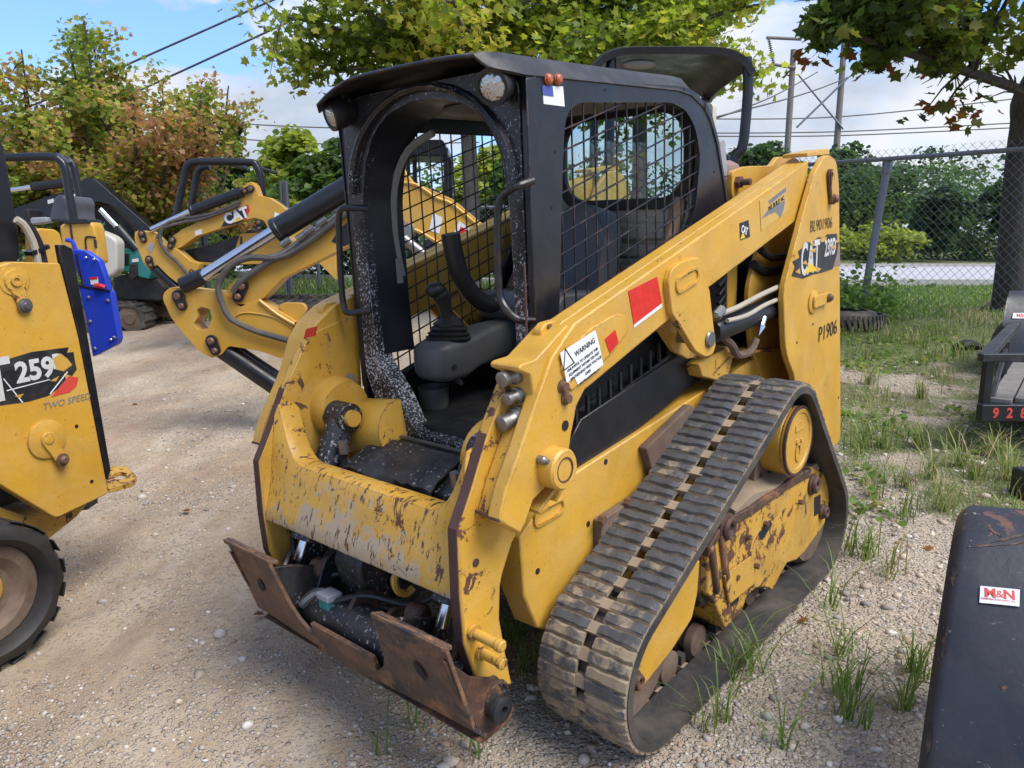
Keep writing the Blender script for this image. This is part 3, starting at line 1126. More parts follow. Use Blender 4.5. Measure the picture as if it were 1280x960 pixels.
def qa_plate(s):
    m = MB()
    # rows from the top edge to the bottom edge; the plate leans forward at the top
    def xz(t):
        return 1.296 - .098 * t + (.0 if t < .93 else -.03 * (t - .93) / .07), .556 - .345 * t
    rows = []
    for t in np.linspace(0, 1, 9):
        x, z = xz(t)
        inner = .262 + (.0 if t < .08 else -.05 * (t - .08))
        if t > .55:
            inner -= .17 * ((t - .55) / .45) ** 1.3
        rows.append([(x + (.006 * math.sin(y * 9)), y, z) for y in np.linspace(inner, .548, 9)])
    m.sheet(rows, .011)
    p = put(m, 'coupler_plate', 'rust', s, bevel=0)
    q = MB()
    c = xz(.42)
    ps = [(c[0] + .0035 + .284 * .030 * math.sin(a), .405 + .019 * math.cos(a) - .008 * math.sin(a), c[1] + .030 * math.sin(a)) for a in np.linspace(0, 2 * PI, 16, endpoint=False)]
    q.add(ps, [tuple(range(16))])
    put(q, 'slot_hole', 'dark', s, parent=p)
    # folded top lip and side gusset
    q = MB()
    x, z = xz(0)
    q.prism([(x + .004, z + .004), (x + .002, z - .012), (x - .035, z - .022), (x - .035, z - .008)], .262, .548)
    put(q, 'top_lip', 'rust', s, parent=p, bevel=.003)
    q = MB()
    q.prism([(x - .006, z - .04), xz(.5), xz(1), (1.10, .20), (1.06, .26), (1.10, .36), (x - .10, z - .14), (x - .03, z - .06)], .528, .540)
    put(q, 'side_gusset', 'rust_dark', s, parent=p, bevel=.003)
    q = MB()
    q.prism([(x - .02, z - .03), (1.20, .24), (1.10, .22), (1.05, .30), (1.06, .44), (x - .09, z - .05)], .27, .285)
    put(q, 'side_gusset', 'black_splash', s, parent=p, bevel=.003)


both(qa_plate)
m = MB()
rows = []
for t in np.linspace(.62, 1.06, 6):
    rows.append([(1.296 - .098 * t - (.02 if t > 1 else 0), y, .556 - .345 * t) for y in np.linspace(-.16, .16, 13)])
m.sheet(rows, .014)
m.build('coupler_edge_bar', M['rust'], LD)
m = MB()
m.prism([(1.195, .215), (1.165, .190), (1.06, .19), (1.03, .225), (1.045, .235), (1.16, .222)], -.54, .54)
m.build('coupler_floor', M['rust_dark'], LD, bevel=.003)
m = MB()
m.lathe((1.13, -.47, .33), (1.13, .47, .33), [(0, .072), (1, .072)], 26)
TUBE = m.build('coupler_tube', M['black_splash'], LD)
# linkage, valve block, latch and hoses in the open coupler
for yy, dx in ((-.36, 0), (-.25, .0), (.33, 0)):
    q = MB()
    q.prism(rounded([(1.02, .52), (1.10, .50), (1.18, .33), (1.16, .26), (1.05, .27), (1.0, .42)], .03), yy - .012, yy + .012)
    q.build('latch_lever', M['black_splash'], TUBE, bevel=.004)
q = MB()
q.prism(rounded([(.95, .57), (1.06, .58), (1.10, .50), (1.06, .33), (.98, .33)], .02), -.20, -.06)
q.build('hinge_casting', M['black_splash'], TUBE, bevel=.012)
q = MB()
q.prism(rounded([(1.13, .425), (1.19, .43), (1.19, .405), (1.13, .40)], .006), -.18, -.115)
q.build('valve_cap', M['grey_box'], TUBE, bevel=.006)
q = MB()
q.box((1.16, -.148, .388), (.055, .055, .03))
q.build('valve_body', M['teal'], TUBE, bevel=.004)
q = MB()
q.tube([(1.0, -.40, .62), (1.05, -.30, .63), (1.04, -.12, .63), (.98, .02, .55), (.96, .06, .42), (1.0, .0, .34), (1.06, -.10, .36)], .013, 8, 5)
q.build('hydraulic_hose', M['black_rubber'], TUBE)
q = MB()
q.tube([(1.20, -.26, .36), (1.16, -.22, .40), (1.14, -.16, .40)], .018, 8, 4)
q.tube([(1.02, -.5, .50), (1.10, -.44, .48), (1.18, -.40, .42)], .010, 6, 3)
q.build('latch_handle', M['steel'], TUBE)
for pts_, r_ in (([(1.16, -.12, .40), (1.10, -.02, .43), (1.02, .10, .40), (.97, .22, .48), (.98, .34, .60)], .011), ([(1.08, -.46, .55), (1.12, -.38, .46), (1.10, -.28, .42), (1.02, -.18, .44)], .012), ([(.98, -.30, .62), (1.04, -.24, .54), (1.02, -.10, .56), (.95, .05, .62)], .010)):
    q = MB()
    q.tube(pts_, r_, 8, 5)
    q.build('hydraulic_hose', M['black_rubber'], TUBE)
for yy in (-.44, -.05, .12, .42):
    q = MB()
    q.prism(rounded([(1.04, .30), (1.14, .28), (1.19, .36), (1.12, .44), (1.05, .42)], .02), yy - .009, yy + .009)
    q.build('tube_bracket', M['rust_dark'], TUBE, bevel=.003)
for yy in (-.30, .20):
    q = MB()
    q.lathe((1.10, yy, .45), (1.10, yy + .06, .45), [(0, .034), (.8, .034), (1, .024)], 16)
    q.build('latch_pin', M['rust_dark'], TUBE)

# ---- towers at the back of the loader
def tower(s):
    prof = [(-0.753,1.541),(-0.864,1.708),(-0.956,1.77),(-1.02,1.78),(-1.11,1.754),(-1.157,1.645),(-1.346,0.537)] + [(-1.36, .40), (-1.02, .40)] + [(-0.825,0.627),(-0.729,0.866),(-0.624,0.989),(-0.577,1.247)]
    rad = [.01, .02, .04, .03, .04, .03, .0, .04, .04, .02, .03, .06, .06]
    m = MB()
    m.prism(rounded(prof, rad), .608, .634)
    t = put(m, 'tower_plate', 'yellow', s, bevel=.004)
    m = MB()
    m.prism([(x, z) for x, z in rounded(prof, rad)], .462, .484)
    put(m, 'inner_tower_plate', 'yellow', s, parent=t, bevel=.004)
    m = MB()
    m.prism([(-1.155, 1.60), (-1.34, .52), (-1.315, .52), (-1.13, 1.60)], .484, .608)
    put(m, 'tower_back', 'yellow', s, parent=t, bevel=.003)
    cap = [(-0.855,1.787),(-1.097,1.803)]
    m = MB()
    m.prism([(cap[0][0], cap[0][1]), (cap[1][0], cap[1][1] + .005), (cap[1][0] - .02, cap[1][1] - .02), (cap[0][0], cap[0][1] - .016)], .495, .60)
    put(m, 'arm_cap_plate', 'yellow', s, parent=ARM[0] if s > 0 else ARM[1], bevel=.003)
    if s > 0:
        # retainer plates, pins
        a, b = [(-1.015,1.694),(-1.048,1.593)]
        d = (b[0] - a[0], b[1] - a[1])
        q = MB()
        sl = []
        L = math.hypot(*d)
        ang = math.atan2(d[1], d[0])
        for k in range(9):
            t_ = ang + PI / 2 + PI * k / 8
            sl.append((a[0] + .026 * math.cos(t_), a[1] + .026 * math.sin(t_)))
        for k in range(9):
            t_ = ang - PI / 2 + PI * k / 8
            sl.append((b[0] + .022 * math.cos(t_), b[1] + .022 * math.sin(t_)))
        q.prism(sl, .634, .646)
        rp = q.build('retainer_plate', M['rust_edge'], t, bevel=.003)
        q = MB()
        q.holed([((x - a[0]) * .8 + a[0] - .004, (z - a[1]) * .9 + a[1] + .002) for x, z in sl], [circ(a[0], a[1], .012, 10)], .645, .651)
        q.build('retainer_face', M['yellow_worn'], rp, bevel=.002)
        q = MB()
        q.lathe((b[0], .64, b[1]), (b[0], .672, b[1]), [(0, .024), (.4, .024), (.45, .017), (.8, .017), (1, .010)], 14)
        q.build('tower_pin', M['bolt'], t)
        c, d2 = [(-0.905,1.163),(-1.039,1.164)]
        q = MB()
        q.lathe((c[0] + .008, .634, c[1]), (c[0] + .008, .642, c[1]), [(0, .052), (.7, .052), (1, .048)], 26)
        pb = q.build('pivot_boss', M['yellow'], t)
        q = MB()
        q.prism(rounded([(c[0] + .03, c[1] + .028), (d2[0] - .02, d2[1] + .024), (d2[0] - .02, d2[1] - .024), (c[0] + .03, c[1] - .028)], .022), .642, .652)
        q.build('retainer_plate', M['yellow'], pb, bevel=.003)
        q = MB()
        q.lathe((d2[0], .65, d2[1]), (d2[0], .672, d2[1]), [(0, .020), (.5, .020), (.55, .014), (1, .011)], 12)
        q.build('tower_pin', M['bolt'], pb)
        q = MB()
        for x, z in [(-0.913,1.063),(-0.739,1.01),(-1.296,0.643)]:
            q.cyl((x, .632, z), (x, .6355, z), .006, n=10)
        q.build('bolt_hole', M['dark'], t)
    return t


TW = [tower(1), tower(-1)]
# plate with a bolt inboard of the arm, hose drum and exhaust behind the cab
m = MB()
m.prism(rounded([(-0.565,1.644),(-0.568,1.726),(-0.693,1.745),(-0.949,1.748),(-1.014,1.786),(-1.103,1.787),(-1.142,1.752),(-1.078,1.561),(-0.59,1.573)], .02), .385, .41)
hp = m.build('lift_link_plate', M['yellow'], LD, bevel=.004)
m = MB()
x, z = [(-0.608,1.681)][0]
m.cyl((x, .40, z), (x, .47, z), .014, n=10)
m.cyl((x, .41, z), (x, .43, z), .026, n=6)
m.build('link_bolt', M['bolt'], hp)
m = MB()
x, z = [(-0.692,1.755)][0]
m.lathe((x - .03, .28, z - .22), (x - .03, .28, z + .02), [(0, .07), (.8, .085), (.92, .075), (1, .04)], 20)
m.build('muffler', M['pink'], LD)
m = MB()
x, z = [(-0.582,1.804)][0]
m.prism(rounded([(x + .03, z + .05), (x - .02, z + .05), (x - .05, z - .10), (x + .02, z - .10)], .02), .28, .36)
m.build('exhaust_cover', M['grey_box'], LD, bevel=.006)


# lift cylinders with their hoses in the open bay
def lift(s):
    (x0, z0), (x1, z1) = [(-0.115,1.151),(-0.813,1.171)]
    m = MB()
    p0, p1 = Vector((x0, .555, z0)), Vector((x1, .555, z1))
    d = (p1 - p0)
    m.lathe(p0, p0 + d * 1.05, [(0, .040), (.02, .046), (.80, .046), (.81, .054), (.90, .054), (.91, .046), (1, .046)], 22)
    b = put(m, 'lift_cylinder', 'black', s)
    if s > 0:
        for off, r in ((.055, .0105), (.085, .009)):
            q = MB()
            pts = [(a[0], .585 + off * .2, a[1]) for a in ([(-0.073,1.218),(-0.246,1.224),(-0.441,1.245),(-0.73,1.267)] if off < .06 else [(-0.149,1.187),(-0.316,1.184),(-0.496,1.204),(-0.777,1.215)])]
            q.tube(pts, r, 8, 4)
            q.build('hydraulic_hose', M['tan_hose'], b)
        q = MB()
        e = [(-0.098,1.221)][0]
        q.cyl((e[0] + .02, .59, e[1] - .01), (e[0] - .03, .59, e[1] + .01), .020, n=8)
        q.build('hose_fitting', M['steel'], b)
        q = MB()
        pts = [(-0.213,1.117),(-0.302,1.065),(-0.354,1.018),(-0.463,1.011),(-0.521,1.051)]
        q.tube([(x, .55, z) for x, z in pts], .016, 8, 4)
        q.build('hydraulic_hose', M['brown_steel'], b)
        q = MB()
        e = [(-0.441,1.122)][0]
        q.lathe((e[0] + .03, .61, e[1] - .03), (e[0] - .04, .60, e[1] + .03), [(0, .001), (.5, .015), (.55, .010), (1, .010)], 8)
        q.build('grease_nipple', M['chrome'], b)
        q = MB()
        pts = [(-0.608,1.409),(-0.73,1.366),(-0.942,1.362),(-1.126,1.376)]
        q.tube([(x, .52, z) for x, z in pts], .016, 8, 4)
        q.tube([(x, .49, z - .06) for x, z in pts], .02, 8, 4)
        q.build('hydraulic_hose', M['black_rubber'], b)
        q = MB()
        for px in [(-0.538,1.291)]:
            q.box((px[0] - .02, .40, px[1] - .03), (.09, .05, .36))
        q.build('radiator_post', M['yellow'], b, bevel=.006)
        q = MB()
        q.prism([(.10, .96), (-.95, .98), (-1.05, 1.62), (-.75, 1.62), (.10, 1.30)], .33, .37)
        q.build('bay_panel', M['black_matte'], b)
        q = MB()
        for k in range(5):
            e = [(-0.349,1.242)][0]
            q.box((e[0], .478, e[1] - .075 + k * .035), (.07, .02, .012), Matrix.Rotation(.5, 3, 'Y'))
        q.build('grille_slat', M['black'], b, bevel=.002)


both(lift)

# black side panel with its grille under the arm
def sidepanel(s):
    m = MB()
    m.prism([(0.665,0.761),(0.629,0.91),(0.568,0.968),(-0.182,1.089),(-0.419,1.009),(-0.25,0.943)], .40, .462)
    p = put(m, 'side_panel', 'black', s, bevel=.004)
    m = MB()
    m.prism([(0.62,0.881),(0.559,1.025),(-0.172,1.222),(-0.469,1.264),(-0.48,0.996),(0.276,0.902)], .38, .42)
    put(m, 'panel_backing', 'dark', s, parent=p)
    if s > 0:
        (x0, z0), (x1, z1) = [(0.58,0.914),(-0.179,1.077)]
        for k in range(13):
            f = k / 12
            x, z = x0 + (x1 - x0) * f, z0 + (z1 - z0) * f
            g = MB()
            g.box((x, .450, z + .045), (.012, .012, .12))
            g.build('grille_slat', M['black_matte'], p, bevel=.002)
        g = MB()
        d = Vector((x1 - x0, 0, z1 - z0))
        for o_ in (.03,):
            g.box(((x0 + x1) / 2, .449, (z0 + z1) / 2 + o_), (d.length, .012, .018), Matrix.Rotation(-math.atan2(d.z, d.x), 3, 'Y'))
        g.build('grille_rail', M['black'], p, bevel=.002)


both(sidepanel)

# ------------------------------------------------------------------ cab
CAB_Y = .415
front_out = [(-.40, 1.98), (-.40, 1.05), (-.37, .98), (-.33, .90), (-.30, .835), (-.20, .80), (.22, .80), (.30, .835), (.35, .90), (.39, 1.0), (.40, 1.1), (.40, 1.98), (.30, 2.015), (-.30, 2.015)]
front_in = [(-.325, 1.10), (-.335, 1.30), (-.335, 1.55), (-.33, 1.68), (-.30, 1.80), (-.245, 1.89), (-.16, 1.945), (-.04, 1.97), (.08, 1.965), (.20, 1.935), (.28, 1.87), (.325, 1.78), (.345, 1.66), (.35, 1.5), (.35, 1.2), (.335, 1.10), (.29, 1.02), (.235, .96), (.20, .90), (.16, .865), (-.11, .865), (-.16, .88), (-.19, .93), (-.23, 1.0), (-.285, 1.06)]
m = MB()
m.holed(rounded(front_out, .03), [rounded(front_in, .03, 3)], .665, .735, 'X')
FR = m.build('cab_front_frame', M['black_chipped'], LD, bevel=.010, seg=3)
# deep inner flange of the opening
m = MB()
fi = rounded(front_in, .03, 3)
sm = [((y) * .985, (z - 1.42) * .985 + 1.42 - .006) for y, z in fi]
vs = [(.700, y, z) for y, z in fi] + [(.560, y, z) for y, z in sm]
k = len(fi)
m.add(vs, [(i, (i + 1) % k, k + (i + 1) % k, k + i) for i in range(k) if not (fi[i][1] < 1.12)])
m.build('opening_flange', M['black'], FR)
# header that bulges above the opening
m = MB()
rows = []
for a in np.linspace(0, PI, 17):
    y, z = -.355 * math.cos(a), 1.70 + .295 * math.sin(a)
    y2, z2 = -.385 * math.cos(a), 1.70 + .315 * math.sin(a)
    rows.append([(.735, y2, z2), (.752, y2 * .99, z2 - .003), (.757, (y + y2) / 2, (z + z2) / 2), (.752, y * 1.01, z + .003), (.735, y, z)])
m.sheet(rows, .004)
m.build('header_rib', M['black_chipped'], FR)

# side walls
side_out = [(0.729,1.99),(0.609,1.986),(-0.121,2.017),(-0.226,2.008),(-0.325,1.952),(-0.386,1.871),(-0.512,1.575)] + [(-.50, 1.0), (.60, .93), (.735, .93)]
win = [(0.563,1.853),(0.545,1.898),(0.489,1.928),(-0.055,1.959),(-0.157,1.938),(-0.228,1.88),(-0.267,1.781),(-0.234,1.587),(-0.069,1.383)] + [(.12, 1.05), (.56, .985), (.645, 1.03)] + [(0.602,1.459),(0.584,1.67)]


def wall(s):
    m = MB()
    m.holed(rounded(side_out, [.01, .0, .03, .06, .06, .02, .02, .02, .02, .02]), [rounded(win, .03, 3)], .405, .425)
    w = put(m, 'cab_side_panel', 'black', s, bevel=.004)
    # wire guard: upright wires and wires parallel to the arm
    g = MB()
    (ax, az), (bx, bz) = [(0.588,1.584),(-0.26,1.824)]
    slope = (bz - az) / (bx - ax)
    poly = rounded(win, .03, 3)

    def clip(p, q):
        """intervals of the segment p-q inside the window"""
        ts = []
        for i in range(len(poly)):
            a, b = poly[i], poly[(i + 1) % len(poly)]
            d1 = (q[0] - p[0], q[1] - p[1])
            d2 = (b[0] - a[0], b[1] - a[1])
            den = d1[0] * d2[1] - d1[1] * d2[0]
            if abs(den) < 1e-9:
                continue
            t = ((a[0] - p[0]) * d2[1] - (a[1] - p[1]) * d2[0]) / den
            u = ((a[0] - p[0]) * d1[1] - (a[1] - p[1]) * d1[0]) / den
            if 0 <= u < 1:
                ts.append(t)
        ts.sort()
        return list(zip(ts[::2], ts[1::2]))
    for x in np.arange(-.45, .70, .060):
        for a, b in clip((x, 1.0), (x, 2.1)):
            g.tube([(x, .411, 1.0 + 1.1 * a - .01), (x, .411, 1.0 + 1.1 * b + .01)], .0032, 6)
    for z in np.arange(.85, 2.3, .059):
        p, q = (.75, z), (-.6, z + slope * -1.35)
        for a, b in clip(p, q):
            g.tube([(p[0] + (q[0] - p[0]) * (a - .006), .4155, p[1] + (q[1] - p[1]) * (a - .006)), (p[0] + (q[0] - p[0]) * (b + .006), .4155, p[1] + (q[1] - p[1]) * (b + .006))], .0032, 6)
    put(g, 'wire_guard', 'black', s, parent=w)
    # narrow return flange at the front corner
    m = MB()
    m.prism([(.693, 1.985), (.693, 1.0), (.737, 1.0), (.737, 1.975)], .4255, .431)
    put(m, 'corner_strip', 'black', s, parent=w, bevel=.003)
    if s > 0:
        for x, z in [(0.636,1.981),(0.592,1.984)]:
            q = MB()
            q.lathe((x, .424, z), (x, .440, z), [(0, .0165), (.35, .0165), (.4, .014), (.75, .014), (1, .008)], 8)
            q.build('panel_bolt', M['amber'], w)
        fl = [(0.662,1.962),(0.566,1.967),(0.561,1.912),(0.658,1.914)]
        q = MB()
        q.prism(fl, .425, .4265)
        so = q.build('flag_sticker', M['sticker'], w)
        q = MB()
        q.prism([(0.663,1.962),(0.616,1.965),(0.613,1.936),(0.661,1.937)], .4265, .4275)
        q.build('flag_canton', M['blue_ink'], so)
        q = MB()
        for x, z in [(0.348,1.973),(-0.141,2.007),(0.348,1.224),(0.611,1.784),(0.635,1.626),(0.725,1.47),(-0.381,1.723)]:
            q.cyl((x, .423, z), (x, .4262, z), .005, n=8)
        q.build('rivet_hole', M['dark'], w)
        q = MB()
        a, b = [(0.773,1.475),(0.775,1.267)]
        q.tube([(a[0] + .004, .4305, a[1]), (b[0] + .004, .4305, b[1])], .004, 6)
        q.build('worn_edge', M['rust_edge'], w)
    return w


WALL = [wall(1), wall(-1)]

# roof with a visor, rounded sides
m = MB()
rows = []
xs = [(.862, 2.050, .36, 2.0), (.84, 2.056, .37, 1.995), (.79, 2.058, .38, 1.99), (.735, 2.058, .385, 1.985), (.5, 2.060, .385, 1.99), (.2, 2.064, .385, 1.995), (-.1, 2.070, .385, 2.0), (-.19, 2.068, .385, 1.99), (-.28, 2.05, .385, 1.955), (-.33, 2.025, .385, 1.92), (-.37, 1.995, .385, 1.87)]
for x, zt, yw, ze in xs:
    r_ = []
    for y in np.linspace(-1, 1, 15):
        yy = y * yw
        r_.append((x, yy, zt - .014 * abs(y) ** 3 - (.045 * max(0., x - .70) / .16 * max(0., (-y - .35) / .65) ** 2 if x > .7 else 0) - (max(0., zt - ze - .05) * y * y * .6 if x < -.2 else 0)))
    ext = .045 if x < .8 else .04
    zd = min(zt - .035, ze + .035)
    drop = [(x - (.01 if x > .8 else 0), -(yw + ext * .5), zd), (x - (.015 if x > .8 else 0), -(yw + ext), ze)]
    lf = .045 if x > .8 else 0
    r_ = [(drop[1][0], drop[1][1] + lf * .6, drop[1][2] - lf * .3), (drop[0][0], drop[0][1] + lf * .3, drop[0][2] - lf)] + r_ + [(drop[0][0], -drop[0][1], drop[0][2]), (drop[1][0], -drop[1][1], drop[1][2])]
    rows.append(r_)
m.sheet(rows[::-1], .010)
ROOF = m.build('cab_roof', M['black_dusty'], LD, smooth=40)
for s_ in (1, -1):
    rr_ = []
    for x, z in ((-.30, 1.975), (-.345, 1.935), (-.40, 1.85), (-.445, 1.74), (-.50, 1.60), (-.56, 1.40)):
        rr_.append([(x + .03, s_ * .345, z + .022), (x + .012, s_ * .39, z + .022), (x - .002, s_ * .428, z), (x + .004, s_ * .43, z - .03)])
    if s_ > 0:
        rr_ = rr_[::-1]
    q = MB()
    q.sheet(rr_, .008)
    q.build('roof_edge', M['black_dusty'], ROOF)
m = MB()
vis = rows[0]
m.tube([Vector(p) + Vector((.0, 0, -.004)) for p in vis], .005, 8)
m.build('visor_lip', M['black'], ROOF)
m = MB()
m.box((.20, 0, 1.985), (.70, .74, .04))
hl = m.build('headliner', M['headliner'], LD, bevel=.02)
m = MB()
m.ball((.52, .06, 1.955), (.10, .17, .03), 20, 8)
m.build('dome_lens', M['grey_plastic'], hl)
m = MB()
m.box((.10, -.395, 1.95), (1.0, .02, .07))
m.build('header_rail', M['black'], hl, bevel=.006)
m = MB()
m.tube([(.58, -.335, 1.40), (.60, -.335, 1.55), (.60, -.315, 1.72), (.58, -.25, 1.84), (.55, -.15, 1.89)], .014, 6, 4)
m.box((.60, -.335, 1.42), (.02, .03, .09))
m.build('door_seal', M['headliner'], LD)


# lamps under the visor
def lamp(s):
    m = MB()
    c = Vector((.785, .362, 1.962))
    dr = Vector((1, .28, -.30)).normalized()
    m.lathe(c - dr * .075, c + dr * .03, [(0, .02), (.15, .036), (.5, .048), (.85, .052), (1, .050), (1, .041), (.95, .039)], 26)
    l = put(m, 'work_lamp', 'black_rubber', s)
    m = MB()
    m.lathe(c + dr * .012, c + dr * .034, [(0, .040), (.5, .040), (.8, .032), (1, .012)], 26)
    put(m, 'lamp_lens', 'lens', s, parent=l)
    m = MB()
    m.box((.76, .352, 2.025), (.035, .03, .04))
    m.cyl((.755, .32, 2.0), (.755, .384, 2.0), .012, n=8)
    put(m, 'lamp_bracket', 'black_rubber', s, parent=l, bevel=.003)


both(lamp)


# grab handles on the front posts
def handle(s):
    if s < 0:
        pts = [(-0.306,1.647),(-0.359,1.653),(-0.399,1.633),(-0.413,1.545),(-0.427,1.375),(-0.423,1.306),(-0.398,1.287),(-0.341,1.293)]
    else:
        pts = [(0.439,1.704),(0.424,1.69),(0.377,1.67),(0.354,1.638),(0.344,1.544),(0.34,1.428),(0.351,1.363),(0.401,1.319),(0.422,1.306)]
    m = MB()
    m.tube([(.735 if i in (0, len(pts) - 1) else .79, y, z) for i, (y, z) in enumerate(pts)], .0115, 10, 4)
    m.build('grab_handle', M['black'], LD)


both(handle)

# the rear wall with its window, interior trim, seat, controls
m = MB()
rw = rrect(0, 1.80, .62, .36, .12, 7)
m.holed(rounded([(-.41, 1.98), (.41, 1.98), (.41, 1.0), (-.41, 1.0)], .02), [rw], -.42, -.39, 'X')
RW = m.build('cab_rear_wall', M['beige'], LD, bevel=.01)
m = MB()
m.holed(rrect(0, 1.80, .68, .42, .14, 7), [rrect(0, 1.80, .59, .33, .11, 7)], -.395, -.37, 'X')
m.build('window_seal', M['black_rubber'], RW, bevel=.01)
m = MB()
m.box((-.412, 0, 1.80), (.006, .64, .38))
m.build('rear_window', M['glass'], RW)
m = MB()
for zz in (1.50, 1.42, 1.36):
    m.box((-.375, .0, zz), (.03, .80, .055 if zz < 1.5 else .07))
m.build('trim_panel', M['beige'], RW, bevel=.012)
m = MB()
m.box((.13, 0, .875), (1.12, .80, .02))
m.build('cab_floor', M['black_matte'], LD)
m = MB()
m.box((-.2, 0, 1.03), (.42, .80, .30))
m.build('seat_box', M['black_matte'], LD, bevel=.02)
SEAT = MB()
SEAT.prism(rounded([(.18, 1.18), (.22, 1.24), (.18, 1.30), (-.25, 1.27), (-.30, 1.18)], .04), -.33, .10)
so = SEAT.build('operator_seat', M['cushion'], LD, bevel=.03, seg=4)
m = MB()
rows = []
for z in np.linspace(1.24, 1.60, 9):
    x = -.22 - (z - 1.24) * .32
    w = .205 - .05 * max(0, (z - 1.45) / .15) ** 2
    rows.append([(x + .05 * (abs(y) ** 2), y * w - .115, z - (.03 * abs(y) ** 3 if z > 1.5 else 0)) for y in np.linspace(-1, 1, 11)])
m.sheet(rows, .09)
bk = m.build('seat_back', M['cushion'], so, bevel=.02, seg=3)
m = MB()
m.prism(rrect(-.0, 1.43, .36, .20, .05), -.262, -.252, 'X')
m = MB()
m.tube([(-.255, -.25, 1.36), (-.25, -.19, 1.33), (-.25, -.03, 1.33), (-.255, .04, 1.36)], .010, 6, 3)
m.tube([(-.28, -.22, 1.52), (-.275, -.20, 1.48), (-.275, -.02, 1.48), (-.28, .0, 1.52)], .006, 6, 3)
m.build('seat_seam', M['dark'], bk)
# armrest of brown steel at the near side and lap bar
for s in (1, -1):
    m = MB()
    m.tube([(-.28, s * .33, 1.62), (-.22, s * .34, 1.52), (-.12, s * .345, 1.38), (-.04, s * .345, 1.27)], .032, 10, 4)
    m.build('bar_pivot_arm', M['brown_steel'], LD)
m = MB()
lb = [(-.12, -.30, 1.27), (.06, -.25, 1.262), (.20, -.22, 1.262)] + [(x, -.22, z) for x, z in [(0.24,1.256),(0.307,1.284),(0.36,1.334),(0.398,1.398),(0.421,1.475),(0.431,1.543)]]
m.tube(lb, .036, 14, 5)
m.build('lap_bar', M['black_rubber'], LD)
# control pod and joystick
pod = MB()
sec = []
(pf, pz) = [(0.879,1.216)][0]
rows = []
stn = [(0, .06, .05, .0), (.02, .095, .072, .0), (.07, .11, .085, .0), (.16, .105, .085, .0), (.23, .09, .075, .012), (.32, .085, .080, .025), (.50, .08, .075, .03), (.62, .08, .07, .03)]
cxf, czf, cy = .615, 1.090, -.215
for d, w, hh, up in stn:
    r_ = []
    hh, w = hh * .9, w * .88
    for k in range(18):
        a = 2 * PI * k / 18
        c_, s_ = math.cos(a), math.sin(a)
        sg = lambda v: math.copysign(abs(v) ** .5, v)
        r_.append((cxf - d, cy + w * sg(c_) * .9, czf + up + hh * sg(s_) * (1.0 if s_ > 0 else 1.1)))
    rows.append(r_ + [r_[0]])
vs = [p for r_ in rows for p in r_[:-1]]
n_ = 18
fs = [(i * n_ + k, i * n_ + (k + 1) % n_, (i + 1) * n_ + (k + 1) % n_, (i + 1) * n_ + k) for i in range(len(rows) - 1) for k in range(n_)]
fs += [tuple(range(n_)), tuple(range((len(rows) - 1) * n_, len(rows) * n_))]
pod.add(vs, fs)
po = pod.build('control_pod', M['grey_plastic'], LD, smooth=50)
jx = cxf - .135
m = MB()
m.lathe((jx, cy, 1.155), (jx - .01, cy, 1.245), [(0, .085), (.08, .088), (.16, .075), (.24, .082), (.34, .066), (.44, .073), (.54, .058), (.64, .06), (.8, .042), (1, .024)], 24)
m.build('joystick_boot', M['black_rubber'], po)
m = MB()
m.tube([(jx - .005, cy, 1.23), (jx + .01, cy, 1.28), (jx + .025, cy, 1.32), (jx + .035, cy, 1.34)], [.022, .024, .028, .033, .030], 14, 4)
m.ball((jx + .045, cy - .004, 1.345), (.042, .033, .030), 14, 9)
m.build('joystick', M['black_rubber'], po)
m = MB()
for d_, dy, dz in ((.10, .088, -.02), (.13, .085, -.085)):
    m.cyl((cxf - d_ + .02, cy + dy - .03, czf + dz), (cxf - d_ + .03, cy + dy + .003, czf + dz - .002), .010, n=12)
m.build('pod_screw', M['dark'], po)
# the second pod is on the far side, lower and shaded
m = MB()
m.prism(rounded([(.42, 1.20), (.42, 1.08), (0, 1.08), (0, 1.20)], .03), .25, .35)
m.build('control_pod', M['grey_plastic'], LD, bevel=.02)
m = MB()
m.lathe((.60, .30, 1.13), (.66, .34, 1.10), [(0, .07), (.5, .08), (1, .06)], 16)
m.tube([(.64, .28, 1.16), (.68, .31, 1.17), (.70, .35, 1.15)], .016, 8, 3)
m.build('knee_pad', M['black_splash'], LD)
m = MB()
m.lathe((.50, -.30, .885), (.50, -.30, .965), [(0, .055), (.9, .062), (1, .062), (1, .05), (.6, .045)], 26)
m.build('cup_holder', M['grey_plastic'], LD)
m = MB()
m.prism(rounded([(.56, .89), (.30, 1.02), (.10, 1.12), (.0, 1.10), (.0, .89)], .03), .10, .36)
m.build('leg_shroud', M['black_splash'], LD, bevel=.02)
# dark knee panel under the front side walls
for s in (1, -1):
    m = MB()
    m.prism([(.66, .88), (.66, .95), (.10, 1.05), (-.40, 1.06), (-.40, .88)], s * .378, s * .398)
    m.build('inner_side_panel', M['black_matte'], LD)
# front step with its loose rubber flap
m = MB()
m.prism(rounded([(.725, .845), (.80, .835), (.93, .775), (.94, .74), (.90, .60), (.70, .58)], .012), -.26, .27)
st = m.build('front_step', M['black_splash'], LD, bevel=.006)
m = MB()
rows = []
for i, y in enumerate(np.linspace(-.27, .16, 15)):
    dz = .010 * math.sin(i * .9) + (.02 if 10 < i < 14 else 0)
    rows.append([(.80, y, .842), (.86, y, .822 + dz * .3), (.925, y, .797 + dz * .6), (.955 + .01 * math.sin(i * .7), y, .775 + dz), (.962, y, .735 + dz), (.95, y, .715 + dz * .5)])
m.sheet(rows, .008)
m.build('step_flap', M['black_splash'], st)
m = MB()
m.box((.765, 0, .852), (.012, .50, .006))
m.build('step_strip', M['steel'], st)
